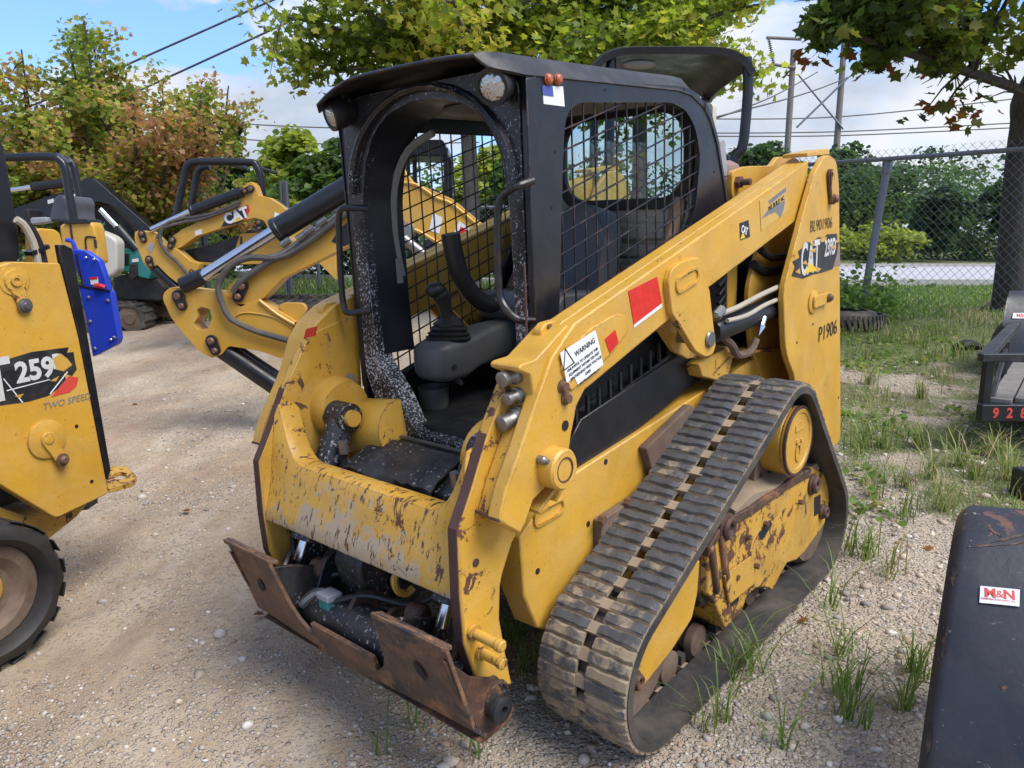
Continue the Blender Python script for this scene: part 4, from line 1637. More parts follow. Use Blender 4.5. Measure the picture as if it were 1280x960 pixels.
# yellow strip of the frame below the front posts
m = MB()
lab = [(0.665,1.408),(0.621,1.401),(0.632,1.298),(0.673,1.309)]
m.prism(lab, -.404, -.4005)
m.build('warning_label', M['warn_yellow'], LD)
m = MB()
m.prism([(x - .001, z) for x, z in [(0.66,1.39),(0.634,1.388),(0.651,1.36)]], -.4005, -.399)
m.prism([(x - .001, z) for x, z in [(0.665,1.35),(0.639,1.344),(0.642,1.317),(0.668,1.323)]], -.4005, -.399)
m.build('label_print', M['ink'], LD)
m = MB()
m.prism([(0.542,1.3),(0.438,1.312),(0.452,1.185),(0.556,1.178)], -.499, -.4975)
wl = m.build('worn_sticker', M['sticker'], ARM[1])
m = MB()
(x, z) = [(0.501,1.244)][0]
for a in (0.5, 2.1, 2.9, 1.2):
    m.box((x + .012 * math.cos(a * 3), -.4972, z + .012 * math.sin(a * 2)), (.06, .001, .005), Matrix.Rotation(a, 3, 'Y'))
m.build('sticker_print', M['ink'], wl)
m = MB()
m.prism([(0.884,1.228),(0.825,1.231),(0.836,1.194),(0.892,1.191)], -.60, -.5585)
tape = [(-0.463,1.245),(-0.398,1.259),(-0.414,1.224),(-0.485,1.209)]
m = MB()
tp = [(c_[0], c_[1]) for c_ in tape]
m.add([(.932 + .0 * i, y, z) for i, (y, z) in enumerate(tp)] + [(.928, y, z) for y, z in tp], [(0, 1, 2, 3), (7, 6, 5, 4), (0, 4, 5, 1), (1, 5, 6, 2), (2, 6, 7, 3), (3, 7, 4, 0)])
m.build('red_tape', M['red'], ARM[1])

# ------------------------------------------------------------------ stickers and lettering on the loader's near side
A0 = ARM[0]
(ax, az), (bx, bz) = [(0.145,1.484),(0.772,1.316)]
AD = Vector((bx - ax, 0, bz - az)).normalized() * -1          # along the arm, towards the rear (right in view)
AU = Vector((-AD.z, 0, AD.x))
if AU.z < 0:
    AU = -AU


def sticker(pts, y, name, mat, parent, th=.0015):
    m = MB()
    m.prism(pts, y, y + th)
    return m.build(name, M[mat], parent)


WY = .6066
w = sticker([(0.85,1.247),(0.685,1.283),(0.667,1.236),(0.649,1.176),(0.775,1.143),(0.792,1.171),(0.826,1.156),(0.832,1.188),(0.844,1.222)], WY, 'warning_sticker', 'sticker', A0)
LY = WY + .0018
p = [(0.738,1.243),(0.82,1.224),(0.744,1.194),(0.737,1.179),(0.73,1.163),(0.742,1.157),(0.711,1.164),(0.707,1.152)]
lettering('WARNING', (p[0][0], LY, p[0][1]), AD, AU, .0215, M['ink'], w, .95, .0003, .0006)
d_ = Vector((AU.x, 0, AU.z))
c0 = Vector(([(0.748,1.204)][0][0], LY, [(0.748,1.204)][0][1]))
for i, tx in enumerate(('UNLAWFUL TO OPERATE THIS', 'EQUIPMENT WITHIN TEN FEET', 'OF OVERHEAD HIGH VOLTAGE', 'LINES', 'Read this manual before use')):
    q = c0 + d_ * (.006 - i * .0150) + AD * (.004 * i)
    lettering(tx, q, AD, AU, .0115 if i < 4 else .009, M['ink'], w, .95, .0002, .0005)
tri = [Vector((p[1][0], 0, p[1][1])) + AD * a + AU * b for a, b in ((-.028, -.024), (.028, -.024), (.0, .036))]
tri_in = [Vector((p[1][0], 0, p[1][1])) + AD * a + AU * b for a, b in ((-.022, -.0205), (.022, -.0205), (.0, .028))]
m = MB()
m.holed([(v.x, v.z) for v in tri], [[(v.x, v.z) for v in tri_in]], LY - .0002, LY + .0005)
m.build('warning_triangle', M['ink'], w)
r1 = sticker([(0.504,1.373),(0.339,1.399),(0.31,1.312),(0.474,1.267)], .6006, 'red_tape', 'red', A0)
r2 = sticker([(0.475,1.257),(0.31,1.299),(0.31,1.312),(0.474,1.269)], .6006, 'tape_backing', 'white', A0)
sticker([(0.639,1.25),(0.585,1.269),(0.569,1.228),(0.615,1.203)], .6066, 'red_tape', 'red', A0)
# small round-cornered badge and the state sticker
bg_ = [(-0.236,1.533),(-0.309,1.541),(-0.326,1.479),(-0.245,1.472)]
b_ = sticker(bg_, .6006, 'badge_sticker', 'ink', A0)
sticker([(-0.243,1.475),(-0.262,1.5),(-0.283,1.479)], .602, 'badge_mark', 'logo_yellow', b_, .0006)
c = [(-0.275,1.505)][0]
lettering('CAT', (c[0], .6028, c[1]), Vector((-1, 0, -.30)) * 1, (0, 0, 1), .038, M['white'], b_, .70, .001, .0005)
st_ = sticker([(-0.401,1.607),(-0.652,1.665),(-0.686,1.564),(-0.424,1.493)], .6006, 'state_sticker', 'pale_yellow', A0)
sticker([(-0.479,1.605),(-0.643,1.653),(-0.644,1.637),(-0.487,1.59)], .602, 'sticker_bar', 'grey_ink', st_, .0006)
sticker([(-0.418,1.539),(-0.474,1.569),(-0.64,1.603),(-0.627,1.566),(-0.598,1.536),(-0.55,1.56),(-0.49,1.553)], .602, 'state_shape', 'grey_ink', st_, .0006)
c = [(-0.555,1.593)][0]
lettering('WE BUILD NC', (c[0], .6028, c[1]), AD, AU, .026, M['ink'], st_, .95, .0004, .0004)

TP = TW[0]
TY = .6345
XD = Vector((-1, 0, .02))


def tl(s, px, size, mat, width=1., bold=0., par=TP, xd=XD, sh=0.):
    return lettering(s, (px[0], TY + .002, px[1]), xd, (0, 0, 1), size, M[mat], par, width, bold, .0006, shear=sh)


tl('BL901906', [(-0.957,1.488)][0], .070, 'ink', .92, -.0014)
tl('P1906', [(-1.1,1.002)][0], .100, 'ink', .95, -.0008)
dec = [(-0.654,1.3),(-0.684,1.336),(-0.657,1.358),(-0.731,1.368),(-0.711,1.395),(-0.778,1.41),(-0.793,1.428),(-0.847,1.418),(-0.936,1.439),(-0.994,1.425),(-1.03,1.443),(-1.15,1.439),(-1.163,1.417),(-1.135,1.401),(-1.187,1.397),(-1.164,1.345),(-1.121,1.284),(-1.013,1.281),(-0.881,1.283),(-0.775,1.277)]
dk = sticker(dec, TY, 'model_decal', 'black_dusty', TP)
sticker([(-1.13,1.294),(-1.164,1.342),(-1.2,1.378),(-1.213,1.294)], TY + .0004, 'decal_slash', 'pink', dk)
for pts in ([(-0.646,1.388),(-0.695,1.39),(-0.679,1.379)], [(-0.833,1.389),(-0.904,1.397),(-0.889,1.375)], [(-0.751,1.34),(-0.784,1.353),(-0.822,1.33)], [(-1.067,1.388),(-1.136,1.39),(-1.109,1.371)], [(-0.937,1.429),(-1.022,1.433),(-1.005,1.414),(-0.958,1.413)], [(-0.914,1.314),(-0.973,1.299),(-0.927,1.286)], [(-0.678,1.314),(-0.727,1.325),(-0.738,1.298)], [(-0.83,1.416),(-0.865,1.423),(-0.876,1.402)]):
    sticker(pts, TY + .0036, 'paint_scrape', 'yellow', dk, .0006)
c = [(-0.844,1.351)][0]
lettering('CAT', (c[0], TY + .0021, c[1]), XD, (0, 0, 1), .190, M['decal_white'], dk, .55, .004, .0005)
c = [(-1.075,1.381)][0]
lettering('239D', (c[0], TY + .0021, c[1]), XD, (0, 0, 1), .100, M['decal_white'], dk, .60, .0025, .0005)
sticker([(-0.779,1.297),(-0.845,1.338),(-0.933,1.296)], TY + .003, 'logo_triangle', 'logo_yellow', dk, .0006)

# ------------------------------------------------------------------ ground: one sheet out to the horizon


def vnoise(x, y, seed=0, f=1.0):
    """smooth value noise with numpy"""
    x = np.asarray(x, float) * f + 31.7 * seed
    y = np.asarray(y, float) * f + 17.3 * seed
    xi, yi = np.floor(x), np.floor(y)
    fx, fy = x - xi, y - yi
    fx, fy = fx * fx * (3 - 2 * fx), fy * fy * (3 - 2 * fy)

    def h(a, b):
        v = np.sin(a * 127.1 + b * 311.7 + seed * 74.7) * 43758.5453
        return v - np.floor(v)
    return (h(xi, yi) * (1 - fx) + h(xi + 1, yi) * fx) * (1 - fy) + (h(xi, yi + 1) * (1 - fx) + h(xi + 1, yi + 1) * fx) * fy


def fbm(x, y, seed=0, f=1.0, n=4):
    return sum(vnoise(x, y, seed + k, f * 2 ** k) / 2 ** k for k in range(n)) / sum(1 / 2 ** k for k in range(n))


def sstep(a, b, v):
    t = np.clip((v - a) / (b - a), 0, 1)
    return t * t * (3 - 2 * t)


def zones(x, y):
    x, y = np.asarray(x, float), np.asarray(y, float)
    n = fbm(x, y, 3, .9)
    n2 = fbm(x, y, 9, 2.3)
    # yard gravel on the right and in front, packed dirt on the left
    gravel = np.clip(.26 + sstep(-.9, .9, x - .12 * (y - 2) + (n - .5) * 1.6) * .7 + sstep(3.0, 1.6, y) * .25 + (n2 - .5) * .9, 0, 1)
    grass = sstep(.46, .62, n2 * .5 + n * .4 + .34 * sstep(1.1, 2.6, x) * sstep(2.6, 4.6, y) + .55 * sstep(7.2, 9.0, y + .35 * np.maximum(x - 3.0, 0) * 0) * sstep(.8, 1.8, x) - .16)
    grass = np.where(x < 1.0, sstep(.0, 1.0, (y - 12.2 - .25 * (x + 3) * 0 + (n - .5) * 3)), grass * sstep(.7, 1.5, x))
    grass = np.maximum(grass, sstep(9.6, 10.6, y) * sstep(-2., 2., x))
    return gravel, grass


def ax(dense0, dense1, step, lo, hi, grow=1.16):
    a = list(np.arange(dense0, dense1 + 1e-6, step))
    s, v = step, a[-1]
    while v < hi:
        s *= grow
        v += s
        a.append(min(v, hi))
    s, v, b = step, a[0], []
    while v > lo:
        s *= grow
        v -= s
        b.append(max(v, lo))
    return np.array(b[::-1] + a)


gx = ax(-3.6, 4.0, .035, -1400, 1400)
gy = ax(.7, 7.2, .035, -60, 2200)
XX, YY = np.meshgrid(gx, gy)
near = sstep(12, 7, YY) * sstep(-8, -4, XX) * sstep(9, 5, XX)
ZZ = terr(XX, YY) + near * ((fbm(XX, YY, 1, 1.3, 3) - .5) * .05 + (fbm(XX, YY, 5, 9., 3) - .5) * .024 + (fbm(XX * .80 - YY * .60, (XX * .60 + YY * .80) * .16, 61, 2.6, 3) - .5) * .045)
ny, nx_ = XX.shape
me = bpy.data.meshes.new('ground')
me.vertices.add(nx_ * ny)
me.vertices.foreach_set('co', np.stack([XX, YY, ZZ], -1).astype(np.float32).ravel())
idx = np.arange(nx_ * ny).reshape(ny, nx_)
quads = np.stack([idx[:-1, :-1], idx[:-1, 1:], idx[1:, 1:], idx[1:, :-1]], -1).reshape(-1, 4)


def set_faces(me, faces, k):
    n = len(faces)
    me.loops.add(n * k)
    me.polygons.add(n)
    me.loops.foreach_set('vertex_index', np.ascontiguousarray(faces, dtype=np.int32).ravel())
    me.polygons.foreach_set('loop_start', np.arange(0, n * k, k, dtype=np.int32))
    me.polygons.foreach_set('loop_total', np.full(n, k, dtype=np.int32))
    me.update(calc_edges=True)


set_faces(me, quads, 4)
me.polygons.foreach_set('use_smooth', np.ones(len(quads), bool))
gr, gs = zones(XX, YY)
ca = me.attributes.new('zone', 'FLOAT_COLOR', 'POINT')
ca.data.foreach_set('color', np.stack([gr, gs, fbm(XX, YY, 12, .5), np.ones_like(gr)], -1).astype(np.float32).ravel())


def ground_z(x, y):
    x, y = np.asarray(x, float), np.asarray(y, float)
    near = sstep(12, 7, y) * sstep(-8, -4, x) * sstep(9, 5, x)
    return terr(x, y) + near * ((fbm(x, y, 1, 1.3, 3) - .5) * .05 + (fbm(x, y, 5, 9., 3) - .5) * .024 + (fbm(x * .80 - y * .60, (x * .60 + y * .80) * .16, 61, 2.6, 3) - .5) * .045)


def ground_mat():
    m, t = material('ground')
    v = t.n('ShaderNodeNewGeometry', out=0)
    z = t.n('ShaderNodeAttribute', attribute_name='zone')
    sp = t.t.nodes.new('ShaderNodeSeparateColor')
    t.t.links.new(z, sp.inputs[0])
    gravel, grass, big = sp.outputs[0], sp.outputs[1], sp.outputs[2]
    n1 = t.noise(v, 1.1, 8, .65)
    n2 = t.noise(v, 9., 8, .7)
    dirt = t.ramp(t.m('ADD', t.m('MULTIPLY', n1, .6), t.m('MULTIPLY', n2, .4)), [(.34, (.23, .155, .10)), (.45, (.40, .30, .20)), (.56, (.50, .395, .275)), (.70, (.58, .48, .355))])
    mp = t.n('ShaderNodeMapping', {'Vector': v, 'Rotation': (0, 0, .62), 'Scale': (1.5, .28, 1)})
    rut = t.noise(mp, 1.5, 6, .6, .3)
    dirt = t.mix(t.m('MULTIPLY', t.ramp(t.m('ADD', rut, t.m('MULTIPLY', t.m('SUBTRACT', n2, .5), .35)), [(.48, 0.), (.62, 1.)]), .55), dirt, (.30, .205, .135))
    dirt = t.mix(t.ramp(t.noise(v, .55, 5, .6, .5), [(.56, 0.), (.72, .55)]), dirt, (.36, .205, .135))
    dirt = t.mix(t.m('MULTIPLY', t.ramp(rut, [(.36, 1.), (.46, 0.)]), .5), dirt, (.53, .46, .37))
    dirt = t.mix(t.m('MULTIPLY', t.ramp(gravel, [(.55, 0.), (.95, 1.)]), .55), dirt, (.54, .455, .355))
    # embedded stones in two sizes
    def stones(sc, thr):
        vo = t.t.nodes.new('ShaderNodeTexVoronoi')
        t.t.links.new(v, vo.inputs['Vector'])
        vo.inputs['Scale'].default_value = sc
        h = t.ramp(vo.outputs['Distance'], [(.0, 1.), (thr, .7), (thr + .12, 0.)])
        wn = t.t.nodes.new('ShaderNodeSeparateColor')
        t.t.links.new(vo.outputs['Color'], wn.inputs[0])
        return h, wn.outputs[0]
    h1, c1 = stones(46., .36)
    h2, c2 = stones(95., .38)
    scol = t.ramp(c1, [(0., (.42, .35, .27)), (.35, (.54, .47, .37)), (.6, (.42, .39, .35)), (.8, (.66, .60, .51)), (1., (.34, .24, .17))])
    scol2 = t.ramp(c2, [(0., (.46, .38, .29)), (.5, (.57, .49, .38)), (1., (.38, .34, .30))])
    k1 = t.m('MULTIPLY', h1, t.ramp(t.m('ADD', gravel, t.m('MULTIPLY', c1, .5)), [(.55, 0.), (.75, 1.)]))
    k2 = t.m('MULTIPLY', h2, t.ramp(t.m('ADD', gravel, t.m('MULTIPLY', c2, .6)), [(.45, 0.), (.7, 1.)]))
    col = t.mix(k2, dirt, scol2)
    col = t.mix(k1, col, scol)
    gcol = t.ramp(t.noise(v, 14., 7, .75), [(.3, (.08, .11, .03)), (.5, (.14, .18, .045)), (.68, (.26, .26, .10)), (.8, (.36, .31, .18))])
    gl = t.ramp(t.noise(v, 1.4, 4, .6), [(.35, (.07, .115, .022)), (.65, (.17, .22, .045))])
    gcol = t.mix(.5, gcol, gl)
    gm = t.m('MULTIPLY', t.ramp(t.m('ADD', grass, t.m('MULTIPLY', t.m('SUBTRACT', n2, .5), 1.3)), [(.45, 0.), (.95, 1.)]), .85)
    col = t.mix(gm, col, gcol)
    hgt = t.m('ADD', t.m('ADD', t.m('MULTIPLY', k1, .9), t.m('MULTIPLY', k2, .5)), t.m('ADD', t.m('MULTIPLY', n2, .7), t.m('MULTIPLY', t.noise(v, 60., 6, .75), .5)))
    t.out(col, .95, 0., t.bump(hgt, 1.0, .02), spec=.2)
    M['ground'] = m


ground_mat()
me.materials.append(M['ground'])
g = link('ground', me, None)
g['kind'] = 'structure'


def scatter_mesh(name, V, F, k, cols, mat, smooth=False):
    """V (n,m,3) verts of n copies, F (f,k) faces of one copy, cols (n,3)"""
    n, mv = V.shape[:2]
    me = bpy.data.meshes.new(name)
    me.vertices.add(n * mv)
    me.vertices.foreach_set('co', V.astype(np.float32).ravel())
    faces = (F[None] + (np.arange(n) * mv)[:, None, None]).reshape(-1, F.shape[1])
    set_faces(me, faces, k)
    a = me.attributes.new('tint', 'FLOAT_COLOR', 'POINT')
    c = np.concatenate([np.repeat(cols[:, None], mv, 1), np.ones((n, mv, 1))], -1)
    a.data.foreach_set('color', c.astype(np.float32).ravel())
    if smooth:
        me.polygons.foreach_set('use_smooth', np.ones(len(faces), bool))
    me.materials.append(mat)
    return me


def stone_mat():
    m, t = material('stone')
    c = t.n('ShaderNodeAttribute', attribute_name='tint')
    v = t.n('ShaderNodeNewGeometry', out=0)
    n = t.noise(v, 70., 5, .7)
    col = t.mix(t.ramp(n, [(.35, .5), (.7, 0.)]), c, (.30, .235, .17))
    t.out(col, .85, 0., t.bump(n, .35, .004), spec=.25)
    M['stone'] = m


stone_mat()
bm = bmesh.new()
bmesh.ops.create_icosphere(bm, subdivisions=1, radius=1)
ICV = np.array([v.co[:] for v in bm.verts])
bm.verts.ensure_lookup_table()
ICF = np.array([[v.index for v in f.verts] for f in bm.faces])
bm.free()

g5 = (1 + 5 ** .5) / 2
I0V = np.array([(-1, g5, 0), (1, g5, 0), (-1, -g5, 0), (1, -g5, 0), (0, -1, g5), (0, 1, g5), (0, -1, -g5), (0, 1, -g5), (g5, 0, -1), (g5, 0, 1), (-g5, 0, -1), (-g5, 0, 1)]) / (1 + g5 * g5) ** .5
I0F = np.array([(0, 11, 5), (0, 5, 1), (0, 1, 7), (0, 7, 10), (0, 10, 11), (1, 5, 9), (5, 11, 4), (11, 10, 2), (10, 7, 6), (7, 1, 8), (3, 9, 4), (3, 4, 2), (3, 2, 6), (3, 6, 8), (3, 8, 9), (4, 9, 5), (2, 4, 11), (6, 2, 10), (8, 6, 7), (9, 8, 1)])
pal = np.array([[.50, .42, .32], [.60, .52, .41], [.42, .39, .36], [.70, .65, .57], [.36, .25, .18], [.52, .43, .32], [.28, .26, .24], [.60, .55, .46], [.40, .36, .32]])


def stones(n0, nmax, s0, sg, smin, smax, V0, F0, base, smooth):
    px_ = rng.uniform(-3.4, 4.2, n0)
    py_ = .95 + (rng.random(n0) ** 1.5) * 7.4
    gr, gs = zones(px_, py_)
    keep = rng.random(n0) < np.clip(gr * 1.05 - .10 + base, .03, 1) * (1 - .5 * gs) * sstep(8.7, 5.5, py_)
    px_, py_ = px_[keep][:nmax], py_[keep][:nmax]
    n = len(px_)
    size = np.clip(s0 * np.exp(rng.normal(0, sg, n)), smin, smax)
    V = V0[None] * (1 + .30 * np.sin(V0[None] @ rng.normal(size=(3, 3)) * 3 + rng.uniform(0, 6, (n, 1, 3))).sum(-1, keepdims=True) / 2)
    V = V * np.stack([rng.uniform(.8, 1.5, n), rng.uniform(.7, 1.2, n), rng.uniform(.4, .8, n)], -1)[:, None]
    th = rng.uniform(0, 2 * PI, n)
    c, s = np.cos(th)[:, None], np.sin(th)[:, None]
    V = np.stack([V[..., 0] * c - V[..., 1] * s, V[..., 0] * s + V[..., 1] * c, V[..., 2]], -1) * size[:, None, None]
    V += np.stack([px_, py_, ground_z(px_, py_) + size * .15], -1)[:, None]
    cols = pal[rng.integers(0, len(pal), n)] * rng.uniform(.75, 1.12, (n, 1))
    g = link('gravel', scatter_mesh('gravel', V, F0, 3, cols, M['stone'], smooth), None)
    return g


tag(stones(120000, 52000, .0042, .38, .0022, .008, I0V, I0F, .18, False), 'fine pale grit scattered over the yard', 'gravel', kind='stuff')
tag(stones(20000, 7000, .0095, .45, .006, .030, ICV, ICF, .0, True), 'loose rounded pebbles lying on the yard', 'gravel', kind='stuff')


def leaf_mat(name, trans=.4):
    m, t = material(name)
    c = t.n('ShaderNodeAttribute', attribute_name='tint')
    d = t.n('ShaderNodeBsdfPrincipled', {'Base Color': c, 'Roughness': .5, 'Specular IOR Level': .35})
    tr = t.n('ShaderNodeBsdfTranslucent', {'Color': t.mix(1.0, c, (1.5, 1.55, .9), 'MULTIPLY')})
    t.n('ShaderNodeOutputMaterial', {'Surface': t.n('ShaderNodeMixShader', {0: trans, 1: d, 2: tr})})
    M[name] = m


leaf_mat('leaf', .5)
leaf_mat('blade', .3)


def grass(name, xy, hmin, hmax, w, pal, lean=.5, label=None):
    n = len(xy)
    h = rng.uniform(hmin, hmax, n) * rng.uniform(.6, 1, n)
    a = rng.uniform(0, 2 * PI, n)
    le = rng.uniform(.1, 1., n) * lean * h
    d = np.stack([np.cos(a), np.sin(a), 0 * a], -1)
    sd = np.stack([-np.sin(a), np.cos(a), 0 * a], -1) * (w * rng.uniform(.6, 1.3, n))[:, None]
    b = np.stack([xy[:, 0], xy[:, 1], ground_z(xy[:, 0], xy[:, 1]) - .005], -1)
    up = np.array([0, 0, 1.])
    p1 = b + up * (h * .55)[:, None] + d * (le * .25)[:, None]
    p2 = b + up * (h * .88)[:, None] + d * (le * .68)[:, None]
    p3 = b + up * (h * .97)[:, None] + d * (le * 1.2)[:, None]
    V = np.stack([b - sd, b + sd, p1 - sd * .85, p1 + sd * .85, p2 - sd * .55, p2 + sd * .55, p3, p3 + sd * .05], 1)
    F = np.array([[0, 1, 3, 2], [2, 3, 5, 4], [4, 5, 7, 6]])
    cols = np.array(pal)[rng.integers(0, len(pal), n)] * rng.uniform(.75, 1.2, (n, 1))
    o = link(name, scatter_mesh(name, V, F, 4, cols, M['blade'], True), None)
    return tag(o, label, 'grass', kind='stuff')


GREEN = [(.13, .20, .04), (.17, .25, .05), (.11, .17, .04), (.22, .27, .07)]
DRY = [(.38, .32, .16), (.32, .27, .13), (.44, .38, .22), (.24, .26, .09)]
pts, dry = [], []
# tufts by the track, in front of the coupler and out on the gravel
tufts = [((0.847,2.48,-0.013), 26, .16, 0), ((0.677,2.214,-0.034), 14, .08, 0), ((1.098,2.325,-0.008), 40, .15, 0), ((1.177,2.55,0.007), 26, .14, 0), ((1.556,3.355,0.067), 24, .2, 0), ((1.259,2.234,-0.006), 30, .1, 0), ((1.966,3.678,0.102), 26, .22, 0), ((0.043,2.535,-0.046), 22, .16, 0), ((0.208,2.261,-0.052), 10, .05, 0), ((-0.1,2.147,-0.072), 9, .08, 0), ((-0.426,2.155,-0.086), 5, .05, 0), ((0.0,2.746,-0.038), 26, .18, 0), ((1.288,2.876,0.03), 14, .12, 0), ((2.788,4.711,0.194), 60, .16, 1), ((2.934,4.536,0.192), 70, .2, 1), ((3.164,5.833,0.273), 60, .15, 1), ((2.36,4.768,0.179), 50, .16, 1), ((3.014,6.393,0.295), 60, .2, 1), ((2.619,4.163,0.157), 50, .14, 1), ((2.362,4.188,0.15), 45, .14, 1), ((-0.315,2.276,-0.077), 8, .07, 0), ((0.605,2.178,-0.038), 12, .09, 0), ((0.821,2.078,-0.035), 16, .09, 0), ((1.96,4.0,0.119), 40, .17, 1), ((2.215,3.752,0.117), 34, .12, 1), ((-0.366,3.295,-0.024), 12, .14, 0), ((2.601,4.74,0.187), 60, .2, 1), ((2.177,4.089,0.135), 50, .18, 1), ((2.241,4.787,0.174), 50, .2, 0), ((1.609,3.269,0.065), 30, .14, 0), ((2.637,4.354,0.17), 60, .18, 1), ((2.782,4.138,0.165), 60, .2, 1), ((1.627,3.116,0.058), 24, .14, 1), ((1.389,2.413,0.012), 40, .12, 0), ((1.06,2.187,-0.016), 34, .12, 0), ((0.764,2.435,-0.017), 24, .2, 0), ((0.133,2.306,-0.054), 8, .10, 0)]
T_g, T_d = [], []
for (x, y, z), k, hh, dr in tufts:
    for q in range(k):
        r_ = abs(random.gauss(0, .018 + hh * .12))
        a_ = random.uniform(0, 2 * PI)
        (T_d if dr and random.random() < .55 else T_g).append((x + r_ * math.cos(a_), y + r_ * math.sin(a_), hh))
arr = np.array(T_g)
grass('grass', arr[:, :2], .08, .27, .0030, GREEN, 1.25, 'thin green grass tufts growing through the gravel')
arr = np.array(T_d)
grass('grass', arr[:, :2], .10, .28, .0028, DRY, 1.2, 'straw coloured grass tufts on the gravel by the trailer')
n = 60000
xy = np.stack([rng.uniform(.9, 6.5, n), rng.uniform(3.2, 9.8, n)], -1)
gr, gs = zones(xy[:, 0], xy[:, 1])
clump = fbm(xy[:, 0], xy[:, 1], 21, 3.2)
keep = rng.random(n) < np.clip((gs - .25) * 1.3, 0, 1) * sstep(.46, .64, clump) * (.36 + .4 * sstep(6.0, 8.0, xy[:, 1]))
xy = xy[keep]
isd = fbm(xy[:, 0], xy[:, 1], 33, 1.1) + rng.normal(0, .10, len(xy)) < .56 - .12 * sstep(6, 8.5, xy[:, 1])
grass('grass', xy[~isd], .05, .20, .0035, GREEN, .7, 'patchy green grass between the yard and the fence')
grass('grass', xy[isd], .05, .22, .003, DRY, .9, 'dry tan grass spreading over the gravel')
n = 42000
xy = np.stack([rng.uniform(2.5, 17, n), rng.uniform(9.3, 16.2, n)], -1)
xy = xy[rng.random(n) < .9]
grass('grass', xy, .04, .10, .010, [(.12, .20, .035), (.16, .25, .045), (.20, .25, .07)], .6, 'mown green verge between the fence and the road')
n = 16000
xy = np.stack([rng.uniform(-9, 1.2, n), rng.uniform(12., 19, n)], -1)
gr, gs = zones(xy[:, 0], xy[:, 1])
xy = xy[rng.random(n) < gs]
grass('grass', xy, .06, .22, .012, [(.08, .15, .025), (.13, .20, .04), (.17, .22, .06)], .7, 'taller green grass under the parked excavators')

# ------------------------------------------------------------------ road with its kerbs behind the fence
m = MB()


def road_line(off):
    out = []
    for x in np.linspace(-30, 120, 76):
        yc = 22.0 + (0 if x > 2 else (2 - x) ** 2 * .05)
        out.append((float(x), yc + off, float(terr(x, yc + off))))
    return out


m.sheet([[(x, y, z + .02) for x, y, z in road_line(o_)] for o_ in np.linspace(-5.6, 5.6, 9)], .03)


def road_mat():
    mm, t = material('road')
    v = t.n('ShaderNodeNewGeometry', out=0)
    n = t.noise(v, 3., 8, .7)
    col = t.mix(n, (.36, .35, .355), (.46, .45, .455))
    t.out(col, .9, 0., t.bump(t.noise(v, 80., 4), .3, .005))
    M['road'] = mm


road_mat()
o = m.build('road', M['road'])
o['kind'] = 'structure'
for off in (-5.75, 5.75):
    m = MB()
    a, b = road_line(off - .13), road_line(off + .13)
    m.sheet([[(x, y, z - .05) for x, y, z in a], [(x, y + .004, z + .13) for x, y, z in a], [(x, y - .004, z + .13) for x, y, z in b], [(x, y, z - .05) for x, y, z in b]], .02)
    o = m.build('kerb', M['kerb'])
    o['kind'] = 'structure'
m = MB()
a = road_line(0)
m.sheet([[(x, y - .07, z + .026) for x, y, z in a], [(x, y + .07, z + .026) for x, y, z in a]], .003)
o = m.build('road_marking', M['white'])
o['kind'] = 'structure'


# ------------------------------------------------------------------ chain link fences
def fence(name, label, A, B, hgt, pitch, wire, nposts, lean=None, top=.06, zoff=0.):
    A, B = Vector(A), Vector(B)
    L = (B - A).length
    u = (B - A).normalized()
    ff = thing(name, label, 'fence', (A.x, A.y, float(terr(A.x, A.y))))

    def P(s, z):
        q = A + u * s
        return Vector((q.x, q.y, float(terr(q.x, q.y)) + z))
    me = MB()
    for sgn in (1, -1):
        s0 = -hgt
        while s0 < L + hgt:
            a, b = (s0, s0 + hgt + top) if sgn > 0 else (s0 + hgt + top, s0)
            z0, z1 = 0.0, hgt + top
            # clip to the ends
            def at(f):
                return a + (b - a) * f
            f0, f1 = 0., 1.
            for lim, lo in ((0., True), (L, False)):
                den = (b - a)
                f = (lim - a) / den
                if den > 0:
                    f0, f1 = (max(f0, f), f1) if lo else (f0, min(f1, f))
                else:
                    f0, f1 = (f0, min(f1, f)) if lo else (max(f0, f), f1)
            if f1 - f0 > .01:
                n_ = u.cross(Vector((0, 0, 1))) * (.002 * sgn)
                me.tube([P(at(f0), z0 + (z1 - z0) * f0 + .02) + n_, P(at((f0 + f1) / 2), z0 + (z1 - z0) * (f0 + f1) / 2 + .02) + n_, P(at(f1), z0 + (z1 - z0) * f1 + .02) + n_], wire, 3)
            s0 += pitch
    mo = me.build('chain_link_mesh', M['galv'], ff)
    mo['kind'] = 'stuff'
    r = MB()
    r.tube([P(s, hgt) + Vector((0, .035, 0)) for s in np.linspace(0, L, 12)], .028, 10)
    r.build('top_rail', M['galv'], ff)
    for k in range(nposts):
        s = L * (k + (.3 if nposts > 1 else .93)) / nposts
        p = MB()
        p.cyl(P(s, -.05) + Vector((0, .09, 0)), P(s, hgt + .04) + Vector((0, .09, 0)), .036, n=12)
        p.ball(P(s, hgt + .05) + Vector((0, .09, 0)), .042, 10, 6)
        p.build('fence_post', M['galv'], ff)
    return ff


